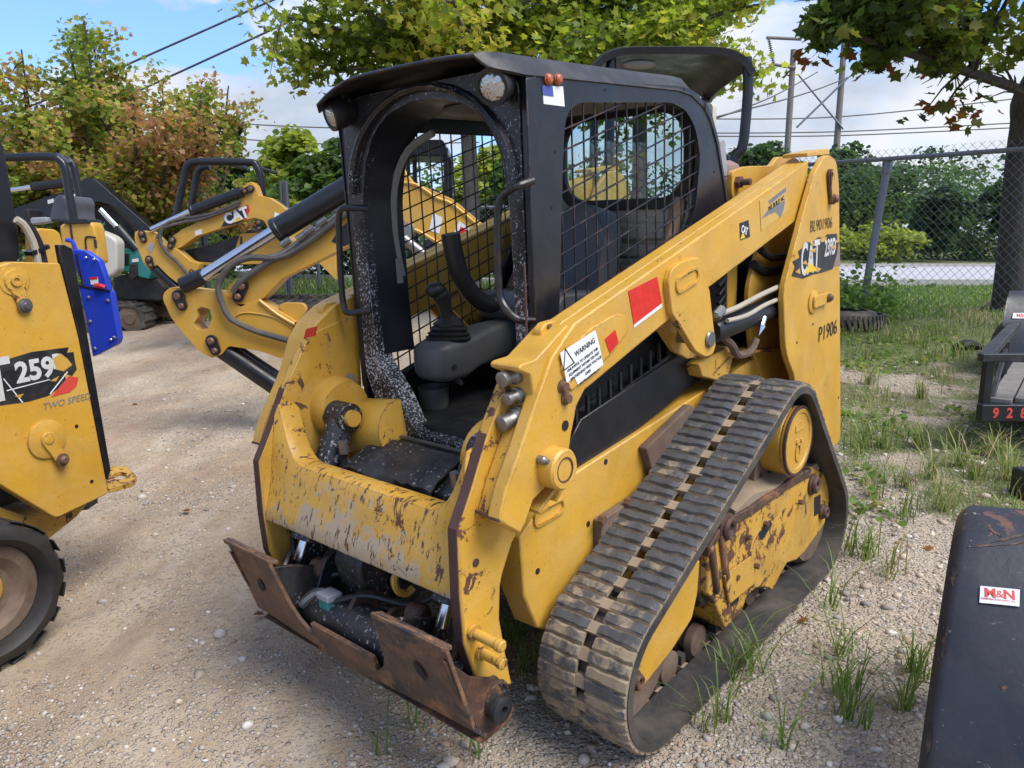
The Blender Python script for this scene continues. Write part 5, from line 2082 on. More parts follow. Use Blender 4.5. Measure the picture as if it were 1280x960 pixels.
FA = (3.2, 11.4, 0)
FB = (6.75, 6.55, 0)
FN = fence('chain_link_fence', 'chain link fence with a leaning post in front of the pale road', FA, FB, 1.93, .098, .0022, 1, top=.09)
m = MB()
b0 = Vector(([(4.53,10.461)][0][0], [(4.53,10.461)][0][1], .50))
m.tube([(4.42, 9.72, .50), (4.47, 9.70, 1.2), (4.56, 9.66, 2.36)], .046, 12)
m.lathe((4.555, 9.66, 2.30), (4.565, 9.655, 2.47), [(0, .06), (.8, .06), (1, .045)], 14)
m.build('leaning_post', M['galv'], FN)
fence('chain_link_fence', 'long chain link fence behind the parked excavators', (-13, 16.2, 0), (3.4, 15.6, 0), 1.6, .16, .004, 6)

# ------------------------------------------------------------------ trees
LEAF_M = np.array([(0, 0, 0), (0, .5, -.02), (0, 1, .05), (-.20, .05, .05), (-.5, .18, .10), (-.30, .36, .06), (-.55, .62, .12), (-.20, .66, .04), (.20, .05, .05), (.5, .18, .10), (.30, .36, .06), (.55, .62, .12), (.20, .66, .04)])
LEAF_F = np.array([[0, 3, 4, 5, 6, 7, 2], [0, 2, 12, 11, 10, 9, 8]])
LEAF_S = np.array([(0, 0, 0), (-.42, .35, .10), (-.3, .75, .06), (0, 1, .0), (.3, .75, .06), (.42, .35, .10)])
LEAF_SF = np.array([[0, 1, 2, 3], [0, 3, 4, 5]])


def leaves_mesh(name, P, size, cols, maple=True, mat='leaf', droop=.6):
    n = len(P)
    T_ = LEAF_M if maple else LEAF_S
    F = LEAF_F if maple else LEAF_SF
    # leaf axes: tip outwards and down, face roughly up
    a = rng.uniform(0, 2 * PI, n)
    tip = np.stack([np.cos(a), np.sin(a), -rng.uniform(-.3, 1.6, n) * droop], -1)
    tip /= np.linalg.norm(tip, axis=1, keepdims=True)
    nr = rng.normal(0, .75, (n, 3)) + np.array([.15, -.35, .8])
    nr -= tip * (nr * tip).sum(1, keepdims=True)
    nr /= np.linalg.norm(nr, axis=1, keepdims=True)
    sd = np.cross(tip, nr)
    s = (size * rng.uniform(.65, 1.25, n))[:, None, None]
    V = P[:, None] + s * (T_[None, :, 0:1] * sd[:, None] + T_[None, :, 1:2] * tip[:, None] + T_[None, :, 2:3] * nr[:, None])
    return scatter_mesh(name, V, F, F.shape[1], cols, M[mat], False)


def bark_mat():
    for nm, c1, c2 in (('bark', (.10, .085, .07), (.045, .038, .032)), ('bark_grey', (.17, .155, .14), (.09, .08, .07)), ('pole_wood', (.26, .235, .21), (.16, .14, .12))):
        m, t = material(nm)
        v = t.n('ShaderNodeMapping', {'Vector': t.obj(), 'Scale': (1, 1, .22)})
        n = t.noise(v, 22., 8, .7, .4)
        t.out(t.mix(t.ramp(n, [(.35, 0.), (.65, 1.)]), c2, c1), .9, 0., t.bump(n, .8, .02), spec=.2)
        M[nm] = m


bark_mat()


def tree(name, label, base, trunk_pts, r0, limbs, nleaf, leaf, pal, group=None, bark='bark', patch=1.1, cat='tree', spread=.32, maple=True, seed=1, floor=None):
    """trunk_pts and limbs are world polylines; leaves grow on twigs along the limbs"""
    rr = random.Random(seed)
    root = thing(name, label, cat, base, group)
    t = MB()
    n_ = len(trunk_pts)
    t.tube(trunk_pts, [r0 * (1.25 if i == 0 else 1 - .75 * i / (n_ - 1)) for i in range(n_)], 12, 5)
    tw = []
    br = MB()
    for pts, r in limbs:
        P = spline([Vector(p) for p in pts], 5)
        br.tube(P, [r * (1 - .85 * i / (len(P) - 1)) + .004 for i in range(len(P))], 7)
        L = sum((b - a).length for a, b in zip(P, P[1:]))
        for k in range(max(5, int(L * 5))):
            i = int((.18 + .82 * rr.random()) * (len(P) - 1))
            d = Vector((rr.gauss(0, 1), rr.gauss(0, 1), rr.gauss(.15, .7))).normalized()
            l = rr.uniform(.25, .85) * spread * 2.4
            q = [P[i], P[i] + d * l * .5 + Vector((0, 0, .03)), P[i] + d * l - Vector((0, 0, .06 * l))]
            br.tube(q, [r * .22 + .004, r * .12 + .003, .003], 4)
            tw.append((q[0], q[1]))
            tw.append((q[1], q[2]))
            tw.append((q[1], q[2]))
    t.build('trunk', M[bark], root)
    br.build('branches', M[bark], root)
    A = np.array([p[:] for p, q in tw])
    B_ = np.array([q[:] for p, q in tw])
    i = rng.integers(0, len(tw), nleaf)
    f = rng.random(nleaf)[:, None]
    P = A[i] * (1 - f) + B_[i] * f + rng.normal(0, spread * .42, (nleaf, 3)) * np.array([1, 1, .8])
    if floor is not None:
        P = P[(P[:, 2] > floor(P)) & (P[:, 0] > .368 * P[:, 1] + .10 * np.sin(P[:, 2] * 9))]
    pal = np.array(pal)
    # colour by clump, so that the crown shows patches of green, yellow and rust
    h = fbm(P[:, 0] * 1.0 + P[:, 2] * .6, P[:, 1] + P[:, 2], 40 + seed, patch, 3)
    h = np.clip((h - .5) * 1.9 + .50 + rng.normal(0, .22, len(P)), 0, .999)
    cols = pal[(h * len(pal)).astype(int)] * rng.uniform(.7, 1.25, (len(P), 1))
    o = link('crown', leaves_mesh('crown', P, leaf, cols, maple), None, root)
    return root


def limbset(base, z0, z1, rad, n, seed, rise=.5, r=.05, cx=0., cy=0., amin=0., amax=2 * PI):
    rr = random.Random(seed)
    out = []
    for k in range(n):
        a = amin + (amax - amin) * (k + rr.random() * .7) / n
        z = z0 + (z1 - z0) * rr.random()
        R_ = rad * rr.uniform(.65, 1.05) * (1 - .35 * (z - z0) / max(.1, z1 - z0))
        p0 = Vector((base[0] + cx * (z - base[2]) * .1, base[1] + cy * (z - base[2]) * .1, z))
        d = Vector((math.cos(a), math.sin(a), 0))
        out.append(([p0, p0 + d * R_ * .4 + Vector((0, 0, rise * R_ * .35)), p0 + d * R_ * .75 + Vector((rr.gauss(0, .15), rr.gauss(0, .15), rise * R_ * .55)), p0 + d * R_ + Vector((rr.gauss(0, .2), rr.gauss(0, .2), rise * R_ * (.5 + rr.gauss(0, .25))))], r))
    return out


LIME = [(.14, .20, .03), (.20, .26, .035), (.27, .33, .04), (.35, .38, .05), (.23, .29, .04), (.40, .36, .06)]
for k, (bx, by, rr_, seed) in enumerate(((-.60, 11.2, .15, 3), (1.82, 11.4, .135, 8))):
    bz = float(terr(bx, by))
    b = (bx, by, bz)
    rd = 2.6 if k == 0 else 2.15
    L_ = limbset(b, 3.4, 4.3, rd, 11, seed, .30, .06) + limbset(b, 4.4, 6.8, rd, 13, seed + 1, .45, .06)
    if k == 0:
        L_ += [([(bx, by, 3.3), (bx - .9, by - .3, 3.9), (bx - 1.7, by - .6, 4.2), (bx - 2.4, by - .8, 4.3)], .05), ([(bx, by, 3.6), (bx - 1.0, by - .6, 4.2), (bx - 1.8, by - 1.0, 4.7), (bx - 2.3, by - 1.2, 4.9)], .05), ([(bx - .5, by, 3.7), (bx - 1.3, by, 4.0), (bx - 2.0, by - .2, 3.95), (bx - 2.3, by - .2, 3.8)], .04), ([(bx, by, 3.8), (bx + .5, by - .7, 4.3), (bx + .9, by - 1.2, 4.4)], .04), ([(bx, by, 3.8), (bx - .5, by - .9, 4.3), (bx - .9, by - 1.5, 4.4)], .04),
               ([(bx, by, 3.5), (bx - .9, by - .2, 3.75), (bx - 1.7, by - .3, 3.75), (bx - 2.35, by - .3, 3.5)], .05)]
    else:
        L_ += [([(bx, by, 3.4), (bx - .3, by - .5, 3.6), (bx - .4, by - .9, 3.2), (bx - .45, by - 1.0, 2.7)], .03)]
    tree('maple_tree', ['yellow green maple tree rising behind the front of the black cab', 'yellow green maple tree rising behind the rear of the black cab'][k], b, [(bx, by, bz - .1), (bx + .02, by, bz + 1.5), (bx - .03, by, 4.0), (bx + .05, by, 6.0), (bx, by, 8.2)], rr_, L_, 17000, .105, LIME, bark='bark_grey', seed=seed, spread=.40, group='maples behind the loader')

AUT = [(.16, .22, .04), (.21, .28, .05), (.28, .33, .055), (.20, .25, .045), (.38, .36, .07), (.33, .35, .06), (.45, .33, .10), (.46, .28, .12), (.40, .22, .11)]
for k, (bx, by, hh, seed, w) in enumerate(((-6.4, 13.6, 4.9, 5, 1.95), (-8.2, 14.0, 5.2, 12, 2.0))):
    bz = float(terr(bx, by))
    b = (bx, by, bz)
    L_ = limbset(b, bz + .9, bz + 1.5, w, 8, seed, .45, .05)
    rr = random.Random(seed)
    for q in range(20):
        a = 2 * PI * q / 10 + rr.random() * .4
        R_ = w * rr.uniform(.35, .95)
        top = hh * rr.uniform(.72, 1.0) * (1 - .25 * (R_ / w) ** 2)
        p0 = Vector((bx, by, bz + rr.uniform(.8, 1.8)))
        L_.append(([p0, p0 + Vector((math.cos(a) * R_ * .5, math.sin(a) * R_ * .5, (top - 1.2) * .35)), Vector((bx + math.cos(a) * R_ * .85, by + math.sin(a) * R_ * .85, bz + top * .72)), Vector((bx + math.cos(a) * R_ * 1.0, by + math.sin(a) * R_ * 1.0, bz + top))], .05))
    tree('autumn_tree', ['orange and green autumn tree standing beside the black roll frame', 'tall autumn tree at the frame edge behind the black excavator'][k], b, [(bx, by, bz - .1), (bx, by, bz + .9), (bx + .1, by, bz + 1.7), (bx + .05, by, bz + hh * .7)], .13, L_, 30000, .088, AUT, bark='bark', seed=seed, spread=.30, patch=1.3, group='autumn trees on the left')

# the leaning tree behind the fence on the right
DK = [(.055, .09, .018), (.08, .125, .022), (.11, .165, .028), (.15, .20, .035), (.21, .22, .04)]
b = (6.66, 10.2, .52)
tq = ([(6.635,0.498)][0], [(6.497,1.297)][0], [(6.379,2.098)][0], [(6.229,2.846)][0], [(6.159,3.363)][0])
tp = [(q[0], y_, q[1]) for q, y_ in zip(tq, (10.2, 10.1, 10.0, 9.8, 9.6))] + [(6.95, 9.2, 4.8), (7.1, 9.0, 6.2)]
BP = []
for (px_d, dd) in zip(([(6.502,2.91)][0], [(5.702,3.11)][0], [(4.704,3.17)][0], [(3.985,3.198)][0], [(3.423,3.206)][0], [(2.871,3.241)][0], [(2.382,3.315)][0]), (9.6, 9.0, 8.3, 7.8, 7.4, 7.0, 6.8)):
    BP.append((px_d[0], dd, px_d[1]))
L_ = [(BP, .062)]
for q0, e in ((2, (3.9, 7.2, 3.95)), (2, (4.6, 7.0, 4.2)), (3, (3.0, 7.0, 3.95)), (3, (3.6, 6.6, 4.1)), (1, (5.2, 7.6, 4.2)), (1, (5.4, 6.9, 4.1)), (4, (2.7, 6.9, 3.85)), (2, (4.9, 7.9, 4.3)), (4, (3.2, 6.2, 4.0)), (5, (2.6, 6.6, 3.3)), (4, (3.0, 6.8, 3.25)), (3, (3.7, 7.3, 3.4)), (5, (2.9, 6.3, 3.6))):
    p0 = Vector(BP[q0])
    e = Vector(e)
    L_.append(([p0, p0 * .6 + e * .4 + Vector((0, 0, .12)), e], .03))
L_ += [([BP[2], Vector(BP[2]) + Vector((-.2, -.1, -.18)), Vector(BP[2]) + Vector((-.38, -.2, -.40))], .014),
      ([(6.75, 9.4, 4.2), (5.6, 8.8, 4.9), (4.6, 8.4, 5.2)], .05),
      ([(6.75, 9.4, 4.2), (7.8, 9.2, 4.6), (8.6, 8.8, 4.7)], .05),
      ([(6.8, 9.3, 4.6), (6.9, 8.2, 5.2), (6.6, 7.2, 5.4)], .05),
      ([(6.66, 9.85, 2.62), (6.50, 9.75, 2.68), (6.34, 9.70, 2.80)], .05)]
rt_ = tree('sycamore_tree', 'dark leaning tree behind the fence with one long leafy branch overhead', b, tp, .21, L_[:-1], 11500, .105, DK, seed=4, spread=.27, bark='bark', floor=lambda P: 3.14 + .10 * (P[:, 0] - 3.0) + .12 * np.sin(P[:, 0] * 7), patch=1.6)
m = MB()
m.tube(L_[-1][0], [.06, .05, .045], 8, 4)
m.build('cut_branch', M['bark'], rt_)
RUST = np.array([(.22, .07, .02), (.30, .12, .03), (.15, .06, .02), (.10, .11, .02), (.05, .07, .015)])
dd_ = [([(4.353,2.857)][0], 8.2, 22, .18, .10), ([(4.497,2.878)][0], 8.1, 12, .14, .07), ([(4.752,2.934)][0], 8.2, 8, .15, .07), ([(4.637,2.702)][0], 8.1, 14, .10, .06), ([(2.653,3.102)][0], 7.3, 14, .12, .05), ([(3.588,3.112)][0], 7.6, 16, .2, .06)]
Pd = np.concatenate([np.array([q[0], dd, q[1]]) + rng.normal(0, 1, (k, 3)) * np.array([w_, .15, h_]) for q, dd, k, w_, h_ in dd_])
link('dead_leaves', leaves_mesh('dead_leaves', Pd, .115, RUST[rng.integers(0, 5, len(Pd))], True), None, rt_)


# ---- trees and woods farther off: crowns of leaf clumps on trunks
def far_tree(name, label, x, y, hgt, w, pal, n=5200, leaf=.30, seed=0, conifer=False, cat='tree', group=None, trunk=True):
    z = float(terr(x, y))
    root = thing(name, label, cat, (x, y, z), group)
    r2 = np.random.default_rng(100 + seed)
    if trunk:
        m = MB()
        m.tube([(x, y, z - .1), (x + .1, y, z + hgt * .4), (x, y, z + hgt * .85)], [.035 * hgt, .022 * hgt, .008 * hgt], 8)
        m.build('trunk', M['bark'], root)
    nc = 46
    c = r2.normal(size=(nc, 3))
    c /= np.linalg.norm(c, axis=1, keepdims=True)
    c *= (r2.random((nc, 1)) ** .45)
    if conifer:
        tz = r2.random(nc) ** 1.3
        c = np.stack([c[:, 0] * (1 - tz) * w, c[:, 1] * (1 - tz) * w, hgt * (.12 + .88 * tz)], -1)
        rad = w * .28 * (1.1 - tz)
    else:
        c = np.stack([c[:, 0] * w * .82, c[:, 1] * w * .82, hgt * .54 + c[:, 2] * hgt * .40], -1)
        rad = w * r2.uniform(.20, .38, nc)
    i = r2.integers(0, nc, n)
    d = r2.normal(size=(n, 3))
    d /= np.linalg.norm(d, axis=1, keepdims=True)
    d[:, 2] = np.abs(d[:, 2]) * 1.0 - .35
    P = c[i] + d * (rad[i] * r2.uniform(.7, 1.05, n))[:, None] + np.array([x, y, z])
    P = P[P[:, 2] > z + .05]
    i = i[:len(P)]
    tint = r2.uniform(.6, 1.3, nc)[i[:len(P)]][:, None]
    pal = np.array(pal)
    cols = pal[r2.integers(0, len(pal), len(P))] * tint * r2.uniform(.8, 1.2, (len(P), 1))
    link('crown', leaves_mesh('crown', P, leaf, cols, False, droop=.4), None, root)
    return root


MID = [(.07, .125, .03), (.095, .16, .036), (.125, .195, .045), (.085, .14, .04)]  # far greens mixed lighter, distant haze put into the leaf colour
YEL = [(.22, .26, .035), (.28, .31, .045), (.18, .23, .032), (.24, .28, .045)]
DRK = [(.042, .08, .034), (.058, .10, .042), (.072, .118, .046)]
BLU = [(.055, .10, .045), (.07, .125, .055), (.09, .145, .06)]
far_tree('round_tree', 'yellow green bushy tree beyond the fence left of the cab', -6.0, 22, 4.1, 1.5, YEL, 6000, .20, 1)
far_tree('round_tree', 'mid green bushy tree touching the left side of the black cab', -3.9, 19, 3.5, 1.7, MID, 7500, .18, 2)
far_tree('round_tree', 'light green tree seen through the open cab beside the grey trunk', -.3, 24, 3.9, 1.9, YEL, 5000, .22, 3)
far_tree('round_tree', 'green tree seen through the front of the cab near the red lamp', .3, 19, 3.0, 1.5, MID, 5000, .2, 4)
far_tree('pine_tree', 'tallest dark pine left of the yellow green tree', -14.6, 42, 7.4, 2.6, DRK, 4500, .34, 5, True)
far_tree('pine_tree', 'dark pine rising beside the autumn foliage', -16.8, 44, 7.0, 2.7, DRK, 4500, .34, 6, True)
far_tree('broadleaf_tree', 'large dark tree behind the right utility pole', 19.5, 45, 6.3, 3.6, DRK, 8000, .34, 7)
far_tree('broadleaf_tree', 'dark green trees crown left of the left utility pole', 14.2, 48, 7.2, 3.6, DRK, 8000, .34, 8)
far_tree('shrub', 'pale round shrub beyond the road in front of the dark woods', 19.6, 36, 3.6, 1.7, BLU, 5000, .22, 9, cat='shrub', trunk=False)
far_tree('shrub', 'low lime green bush beyond the road by the leaning post', 13.8, 30, 1.5, 1.9, YEL, 3000, .18, 10, cat='shrub', trunk=False)
far_tree('shrub', 'broad grey green bush beyond the road nearest the leaning tree', 24.5, 37, 4.1, 2.6, BLU, 6000, .26, 11, cat='shrub', trunk=False)


def woods(name, label, segs, pal, n, leaf, seed):
    """one continuous far wood: clumps of leaves over a wavy hill of crowns"""
    r2 = np.random.default_rng(seed)
    nc = len(segs)
    segs = np.array(segs)
    wgt = segs[:, 3] ** 2
    i = r2.choice(nc, n, p=wgt / wgt.sum())
    d = r2.normal(size=(n, 3))
    d /= np.linalg.norm(d, axis=1, keepdims=True)
    d[:, 2] = d[:, 2] * .85 + .12
    P = segs[i, :3] + d * (segs[i, 3] * r2.uniform(.75, 1.05, n))[:, None]
    tint = r2.uniform(.65, 1.3, nc)[i][:, None]
    pal = np.array(pal)
    ct = pal[r2.integers(0, len(pal), nc)]
    cols = ct[i] * tint * r2.uniform(.8, 1.25, (n, 1))
    ok = P[:, 2] > terr(P[:, 0], P[:, 1])
    o = link(name, leaves_mesh(name, P[ok], leaf, cols[ok], False, droop=.3), None)
    return tag(o, label, 'woods', kind='stuff')


rr = random.Random(77)
sg = []
for x in np.arange(11, 52, .62):
    y = 40 + rr.uniform(-2, 2) + .05 * (x - 11)
    for zz in np.arange(.3, 3.7 + rr.uniform(-.4, .5), 1.1):
        sg.append((x + rr.uniform(-.5, .5), y + rr.uniform(-.8, .8) + zz * .35, .56 + zz, rr.uniform(.75, 1.35)))
woods('woods', 'thick green hedge of shrubs and trees beyond the road', sg, MID + BLU + BLU + MID, 56000, .18, 3)
sg = []
for x in np.arange(-75, 95, 2.1):
    y = 72 + rr.uniform(-4, 4)
    top = 5.4 + 2.6 * vnoise(x, 0., 4, .11) + (2.6 if x > 30 else 0) * min(1, max(0, (x - 30) / 20))
    for zz in np.arange(.6, top, 1.9):
        sg.append((x + rr.uniform(-1, 1), y + rr.uniform(-2, 2) + zz * .3, .5 + zz, rr.uniform(1.5, 2.4)))
woods('woods', 'dark far wood along the skyline', sg, DRK + MID + BLU, 46000, .42, 5)
sg = []
for x in np.arange(-13, 2.2, .6):
    y = 20 + rr.uniform(-1, 1)
    for zz in np.arange(.2, 1.2 + rr.uniform(0, .9), .6):
        sg.append((x, y, .35 + zz, rr.uniform(.4, .8)))
woods('undergrowth', 'green undergrowth along the back fence', sg, MID + YEL[:1], 14000, .15, 6)
WP, WL = [], []
for (px_, n_, sp_) in (((1.785,3.798,0.101), 60, .10), ((2.041,4.23,0.136), 50, .10), ((2.56,5.083,0.206), 60, .14), ((2.546,5.483,0.226), 90, .16), ((3.278,6.98,0.336), 160, .22), ((3.734,7.235,0.372), 140, .22), ((3.874,8.026,0.421), 160, .25), ((3.264,5.364,0.253), 60, .12), ((3.043,4.674,0.205), 70, .12), ((4.466,7.883,0.44), 80, .2), ((4.708,8.832,0.5), 120, .3), ((0.163,2.905,-0.02), 30, .08)):
    WP.append(np.array(px_) + np.stack([rng.normal(0, sp_, n_), rng.normal(0, sp_, n_), np.abs(rng.normal(0, .035, n_)) + .01], -1))
P = np.concatenate(WP)
P[:, 2] += ground_z(P[:, 0], P[:, 1]) - terr(P[:, 0], P[:, 1])
o = link('weeds', leaves_mesh('weeds', P, .045, np.array([(.12, .20, .04), (.16, .25, .05), (.20, .27, .07), (.28, .27, .11)])[rng.integers(0, 4, len(P))], False, droop=.2), None)
tag(o, 'low broad leaved weeds creeping over the gravel', 'weeds', kind='stuff')
# weeds by the leaning post and the tyre
P = np.array([4.25, 9.45, .75]) + rng.normal(0, 1, (900, 3)) * np.array([.30, .22, .20])
P = P[P[:, 2] > .5]
o = link('weeds', leaves_mesh('weeds', P, .07, np.array(MID)[rng.integers(0, 4, len(P))] * 1.25, False), None)
tag(o, 'leafy weeds growing round the leaning fence post', 'weeds', kind='stuff')

# ------------------------------------------------------------------ helpers for the machines parked behind (parts in world coordinates)


def plate(pts, depth, th, name, mat, parent, bevel=.006, rnd=0., label=None):
    m = MB()
    m.prism(rounded(pts, rnd) if rnd else pts, depth, depth + th)
    return m.build(name, M[mat], parent, bevel=bevel, label=label)


def rod(a, b, depth, r, name, mat, parent, prof=None, n=18, r1=None):
    m = MB()
    p0, p1 = (a[0], depth, a[1]), (b[0], depth, b[1])
    if prof:
        m.lathe(p0, p1, [(t, r * k) for t, k in prof], n)
    else:
        m.cyl(p0, p1, r, r1, n)
    return m.build(name, M[mat], parent)


def hoseline(pts, depth, r, name, mat, parent, n=8):
    m = MB()
    m.tube([(x, depth, z) for x, z in pts], r, n, 4)
    return m.build(name, M[mat], parent)


def lug(p, depth, r, parent, ang=1.0, d=1.7):
    """a black two-bolt pin retainer"""
    m = MB()
    a = (p[0] + math.cos(ang) * r * d * .5, p[1] + math.sin(ang) * r * d * .5)
    b = (p[0] - math.cos(ang) * r * d * .5, p[1] - math.sin(ang) * r * d * .5)
    pts = [(a[0] + r * math.cos(ang - PI / 2 + PI * k / 8), a[1] + r * math.sin(ang - PI / 2 + PI * k / 8)) for k in range(9)]
    pts += [(b[0] + r * .85 * math.cos(ang + PI / 2 + PI * k / 8), b[1] + r * .85 * math.sin(ang + PI / 2 + PI * k / 8)) for k in range(9)]
    m.prism(pts, depth - .02, depth + .002)
    o = m.build('pin_retainer', M['black'], parent, bevel=.003)
    for q, s in ((a, .62), (b, .5)):
        m = MB()
        m.lathe((q[0], depth - .018, q[1]), (q[0], depth - .045, q[1]), [(0, r * s), (.6, r * s), (1, r * s * .6)], 12)
        m.build('retainer_bolt', M['bolt'], o)
    return o


def crawler(parent, cx, y0, z, length, rad, w=.30, n=2, gap=1.0, mat='rubber'):
    for k in range(n):
        yy = y0 + k * gap
        lp = hull_loop([(-length / 2 + rad, rad, rad), (length / 2 - rad, rad, rad)], .06)
        t = MB()
        vs, fs = [], []
        for p, tt, nn in lp:
            for dy, off in ((0, 0), (w, 0), (w, -.05), (0, -.05)):
                q = p + nn * off
                vs.append((cx + q.x, yy + dy, z + q.z))
        m_ = len(lp)
        for i in range(m_):
            j = (i + 1) % m_
            for q in range(4):
                fs.append((i * 4 + q, i * 4 + (q + 1) % 4, j * 4 + (q + 1) % 4, j * 4 + q))
        t.add(vs, fs)
        for i, (p, tt, nn) in enumerate(lp):
            if i % 2 == 0:
                rot = Matrix(((tt.x, 0, nn.x), (0, 1, 0), (tt.z, 0, nn.z)))
                t.box((cx + p.x + nn.x * .008, yy + w / 2, z + p.z + nn.z * .008), (.06, w, .03), rot)
        b = t.build('crawler_track', M[mat], parent)
        m = MB()
        m.prism(rrect(cx, z + rad, length - rad * 1.2, rad * .9, rad * .3), yy + .05, yy + w - .03)
        m.build('track_frame', M['brown_steel'], b, bevel=.01)
        m = MB()
        for sx in (-1, 1):
            m = MB()
            m.lathe((cx + sx * (length / 2 - rad), yy + .0, z + rad), (cx + sx * (length / 2 - rad), yy + w - .02, z + rad), [(0, rad * .35), (.05, rad * .4), (.1, rad * .8), (.9, rad * .82), (1, rad * .5)], 20)
            m.build('idler', M['brown_steel'], b)


def roll_frame(paths, r, parent, name='roll_bar', mat='black'):
    for p in paths:
        m = MB()
        m.tube(p, r, 12, 4)
        m.build(name, M[mat], parent)


# ---- excavator with the folded boom in front of the maples
YB = 5.75
EB = thing('mini_excavator', 'yellow mini excavator with folded boom and large black cylinder behind the cab', 'excavator', (1.2, 6.2, .22), 'parked excavators')
boom = [(-2.124,1.082),(-2.112,1.159),(-1.866,1.306),(-1.187,1.699),(-0.99,1.835),(-0.929,1.926),(-0.902,2.038),(-0.866,2.099),(-0.827,2.049),(-0.732,1.914),(-0.432,1.784),(-0.188,1.584),(0.059,1.388),(0.357,1.2),(0.36,0.902),(0.0,1.188),(-0.237,1.317),(-0.53,1.475),(-0.658,1.55),(-0.839,1.59),(-0.999,1.561),(-1.197,1.451),(-1.705,1.212),(-1.85,1.07),(-1.943,1.016),(-2.056,1.022)]
bo = plate(boom, YB, .20, 'boom', 'yellow_far', EB, .008, .012)
m = MB()
pp = [(-0.923,1.857),(-0.829,1.897),(-0.696,1.885),(-0.553,1.795),(-0.431,1.744),(-0.211,1.561)]
m.tube([(x, YB - .004, z) for x, z in pp], .012, 6, 4)
pp = [(-0.939,1.55),(-0.82,1.584),(-0.704,1.561),(-0.541,1.469),(-0.295,1.318)]
m.tube([(x, YB - .004, z) for x, z in pp], .014, 6, 4)
m.build('weld_bead', M['yellow_far'], bo)
stick = [(-2.597,1.058),(-2.587,1.105),(-2.536,1.147),(-2.382,1.135),(-2.122,1.105),(-2.033,0.998),(-1.898,1.058),(-1.765,0.986),(-1.539,0.836),(-1.591,0.758),(-1.738,0.611),(-1.903,0.672),(-2.131,0.709),(-2.19,0.642),(-2.264,0.617),(-2.357,0.672),(-2.467,0.806),(-2.548,0.926)]
hole = [(-2.351,0.986),(-2.314,1.004),(-2.25,0.986),(-2.243,0.914),(-2.278,0.836),(-2.357,0.83),(-2.383,0.878),(-2.344,0.926)]
m = MB()
m.holed(rounded(stick, .02), [rounded(hole, .015)], YB - .02, YB + .17)
so = m.build('stick', M['yellow_far'], EB, bevel=.006)
plate([(-2.592,1.059),(-2.582,1.106),(-2.557,1.13),(-2.532,1.07),(-2.478,0.915),(-2.393,0.783),(-2.316,0.68),(-2.247,0.625),(-2.285,0.613),(-2.377,0.674),(-2.486,0.819)], YB + .15, .08, 'stick_side', 'yellow_far', so)
plate([(-1.761,1.005),(-1.718,1.029),(-1.622,1.029),(-1.563,1.023),(-1.542,0.975),(-1.58,0.927),(-1.618,0.879),(-1.644,0.843)], YB + .03, .05, 'linkage_ear', 'yellow_far', so, .004, .03)
m = MB()
m.tube([(x, YB - .03, z) for x, z in [(-1.877,1.053),(-1.735,0.939),(-1.549,0.831)]], .014, 6, 3)
m.tube([(x, YB - .024, z) for x, z in [(-2.109,0.891),(-2.033,0.951),(-1.925,0.957),(-1.766,0.921),(-1.621,0.831)]], .006, 6, 3)
m.build('weld_rib', M['yellow_far'], so)
plate([(-1.687,0.704),(-1.585,0.813),(-1.536,0.837),(-1.576,0.759),(-1.665,0.674)], YB - .025, .20, 'stick_end', 'rust_edge', so)
a, b, c, e = [(-1.18,1.867),(-1.73,1.555),(-2.274,1.231),(-2.439,1.16)]
cy_ = rod(a, b, YB - .03, .085, 'boom_cylinder', 'black', EB, [(0, 1), (.93, 1), (.94, 1.08), (1, 1.08)])
rod(b, c, YB - .03, .048, 'cylinder_rod', 'chrome', cy_)
rod(c, e, YB - .03, .06, 'rod_end', 'black', cy_)
a2, b2 = [(-1.18,1.867),(-0.804,2.079)]
rod(a2, b2, YB - .03, .085, 'cylinder_head', 'black', cy_)
hoseline([(-1.168,1.707),(-1.628,1.389),(-1.909,1.366),(-2.04,1.32),(-2.127,1.233),(-2.163,1.146),(-2.146,1.041),(-2.09,0.923),(-1.941,0.84),(-1.779,0.787),(-1.609,0.739)], YB - .06, .024, 'hydraulic_hose', 'hose', EB)
hoseline([(-1.15,1.729),(-1.507,1.492),(-1.807,1.32),(-1.99,1.193),(-2.065,1.111)], YB - .05, .024, 'hydraulic_hose', 'hose', EB)
hoseline([(-1.148,1.774),(-1.357,1.605),(-1.554,1.48),(-1.674,1.4),(-1.804,1.366)], YB - .06, .016, 'steel_pipe', 'steel', EB)
m = MB()
for x, z in [(-1.529,1.515),(-1.469,1.56),(-1.647,1.475),(-1.373,1.622)]:
    m.cyl((x - .03, YB - .07, z - .02), (x + .03, YB - .07, z + .02), .028, n=8)
m.build('hose_fitting', M['steel'], EB)['kind'] = 'stuff'
for p, a, r in zip([(-2.465,1.048),(-2.015,1.119),(-2.24,0.713),(-1.591,0.84),(-0.881,2.024)], (1.9, 1.2, 1.9, 2.0, .5), (.045, .05, .045, .03, .045)):
    lug(p, YB - .021, r, EB, a)
a, b = [(-2.223,0.685),(-1.758,0.346)]
rod(a, b, YB + .06, .075, 'bucket_cylinder', 'black', EB)
a, b = [(-2.278,0.758),(-1.767,0.402)]
rod(a, b, YB + .13, .05, 'bucket_link', 'black_dusty', EB)
plate([(-1.329,1.48),(-1.266,1.573),(-1.187,1.636),(-1.122,1.653),(-1.128,1.492),(-1.236,1.446)], YB - .003, .004, 'boom_decal', 'black', bo, 0)
plate([(-0.578,1.687),(-0.509,1.653),(-0.534,1.538),(-0.61,1.561)], YB - .003, .004, 'instruction_sticker', 'sticker', bo, 0)
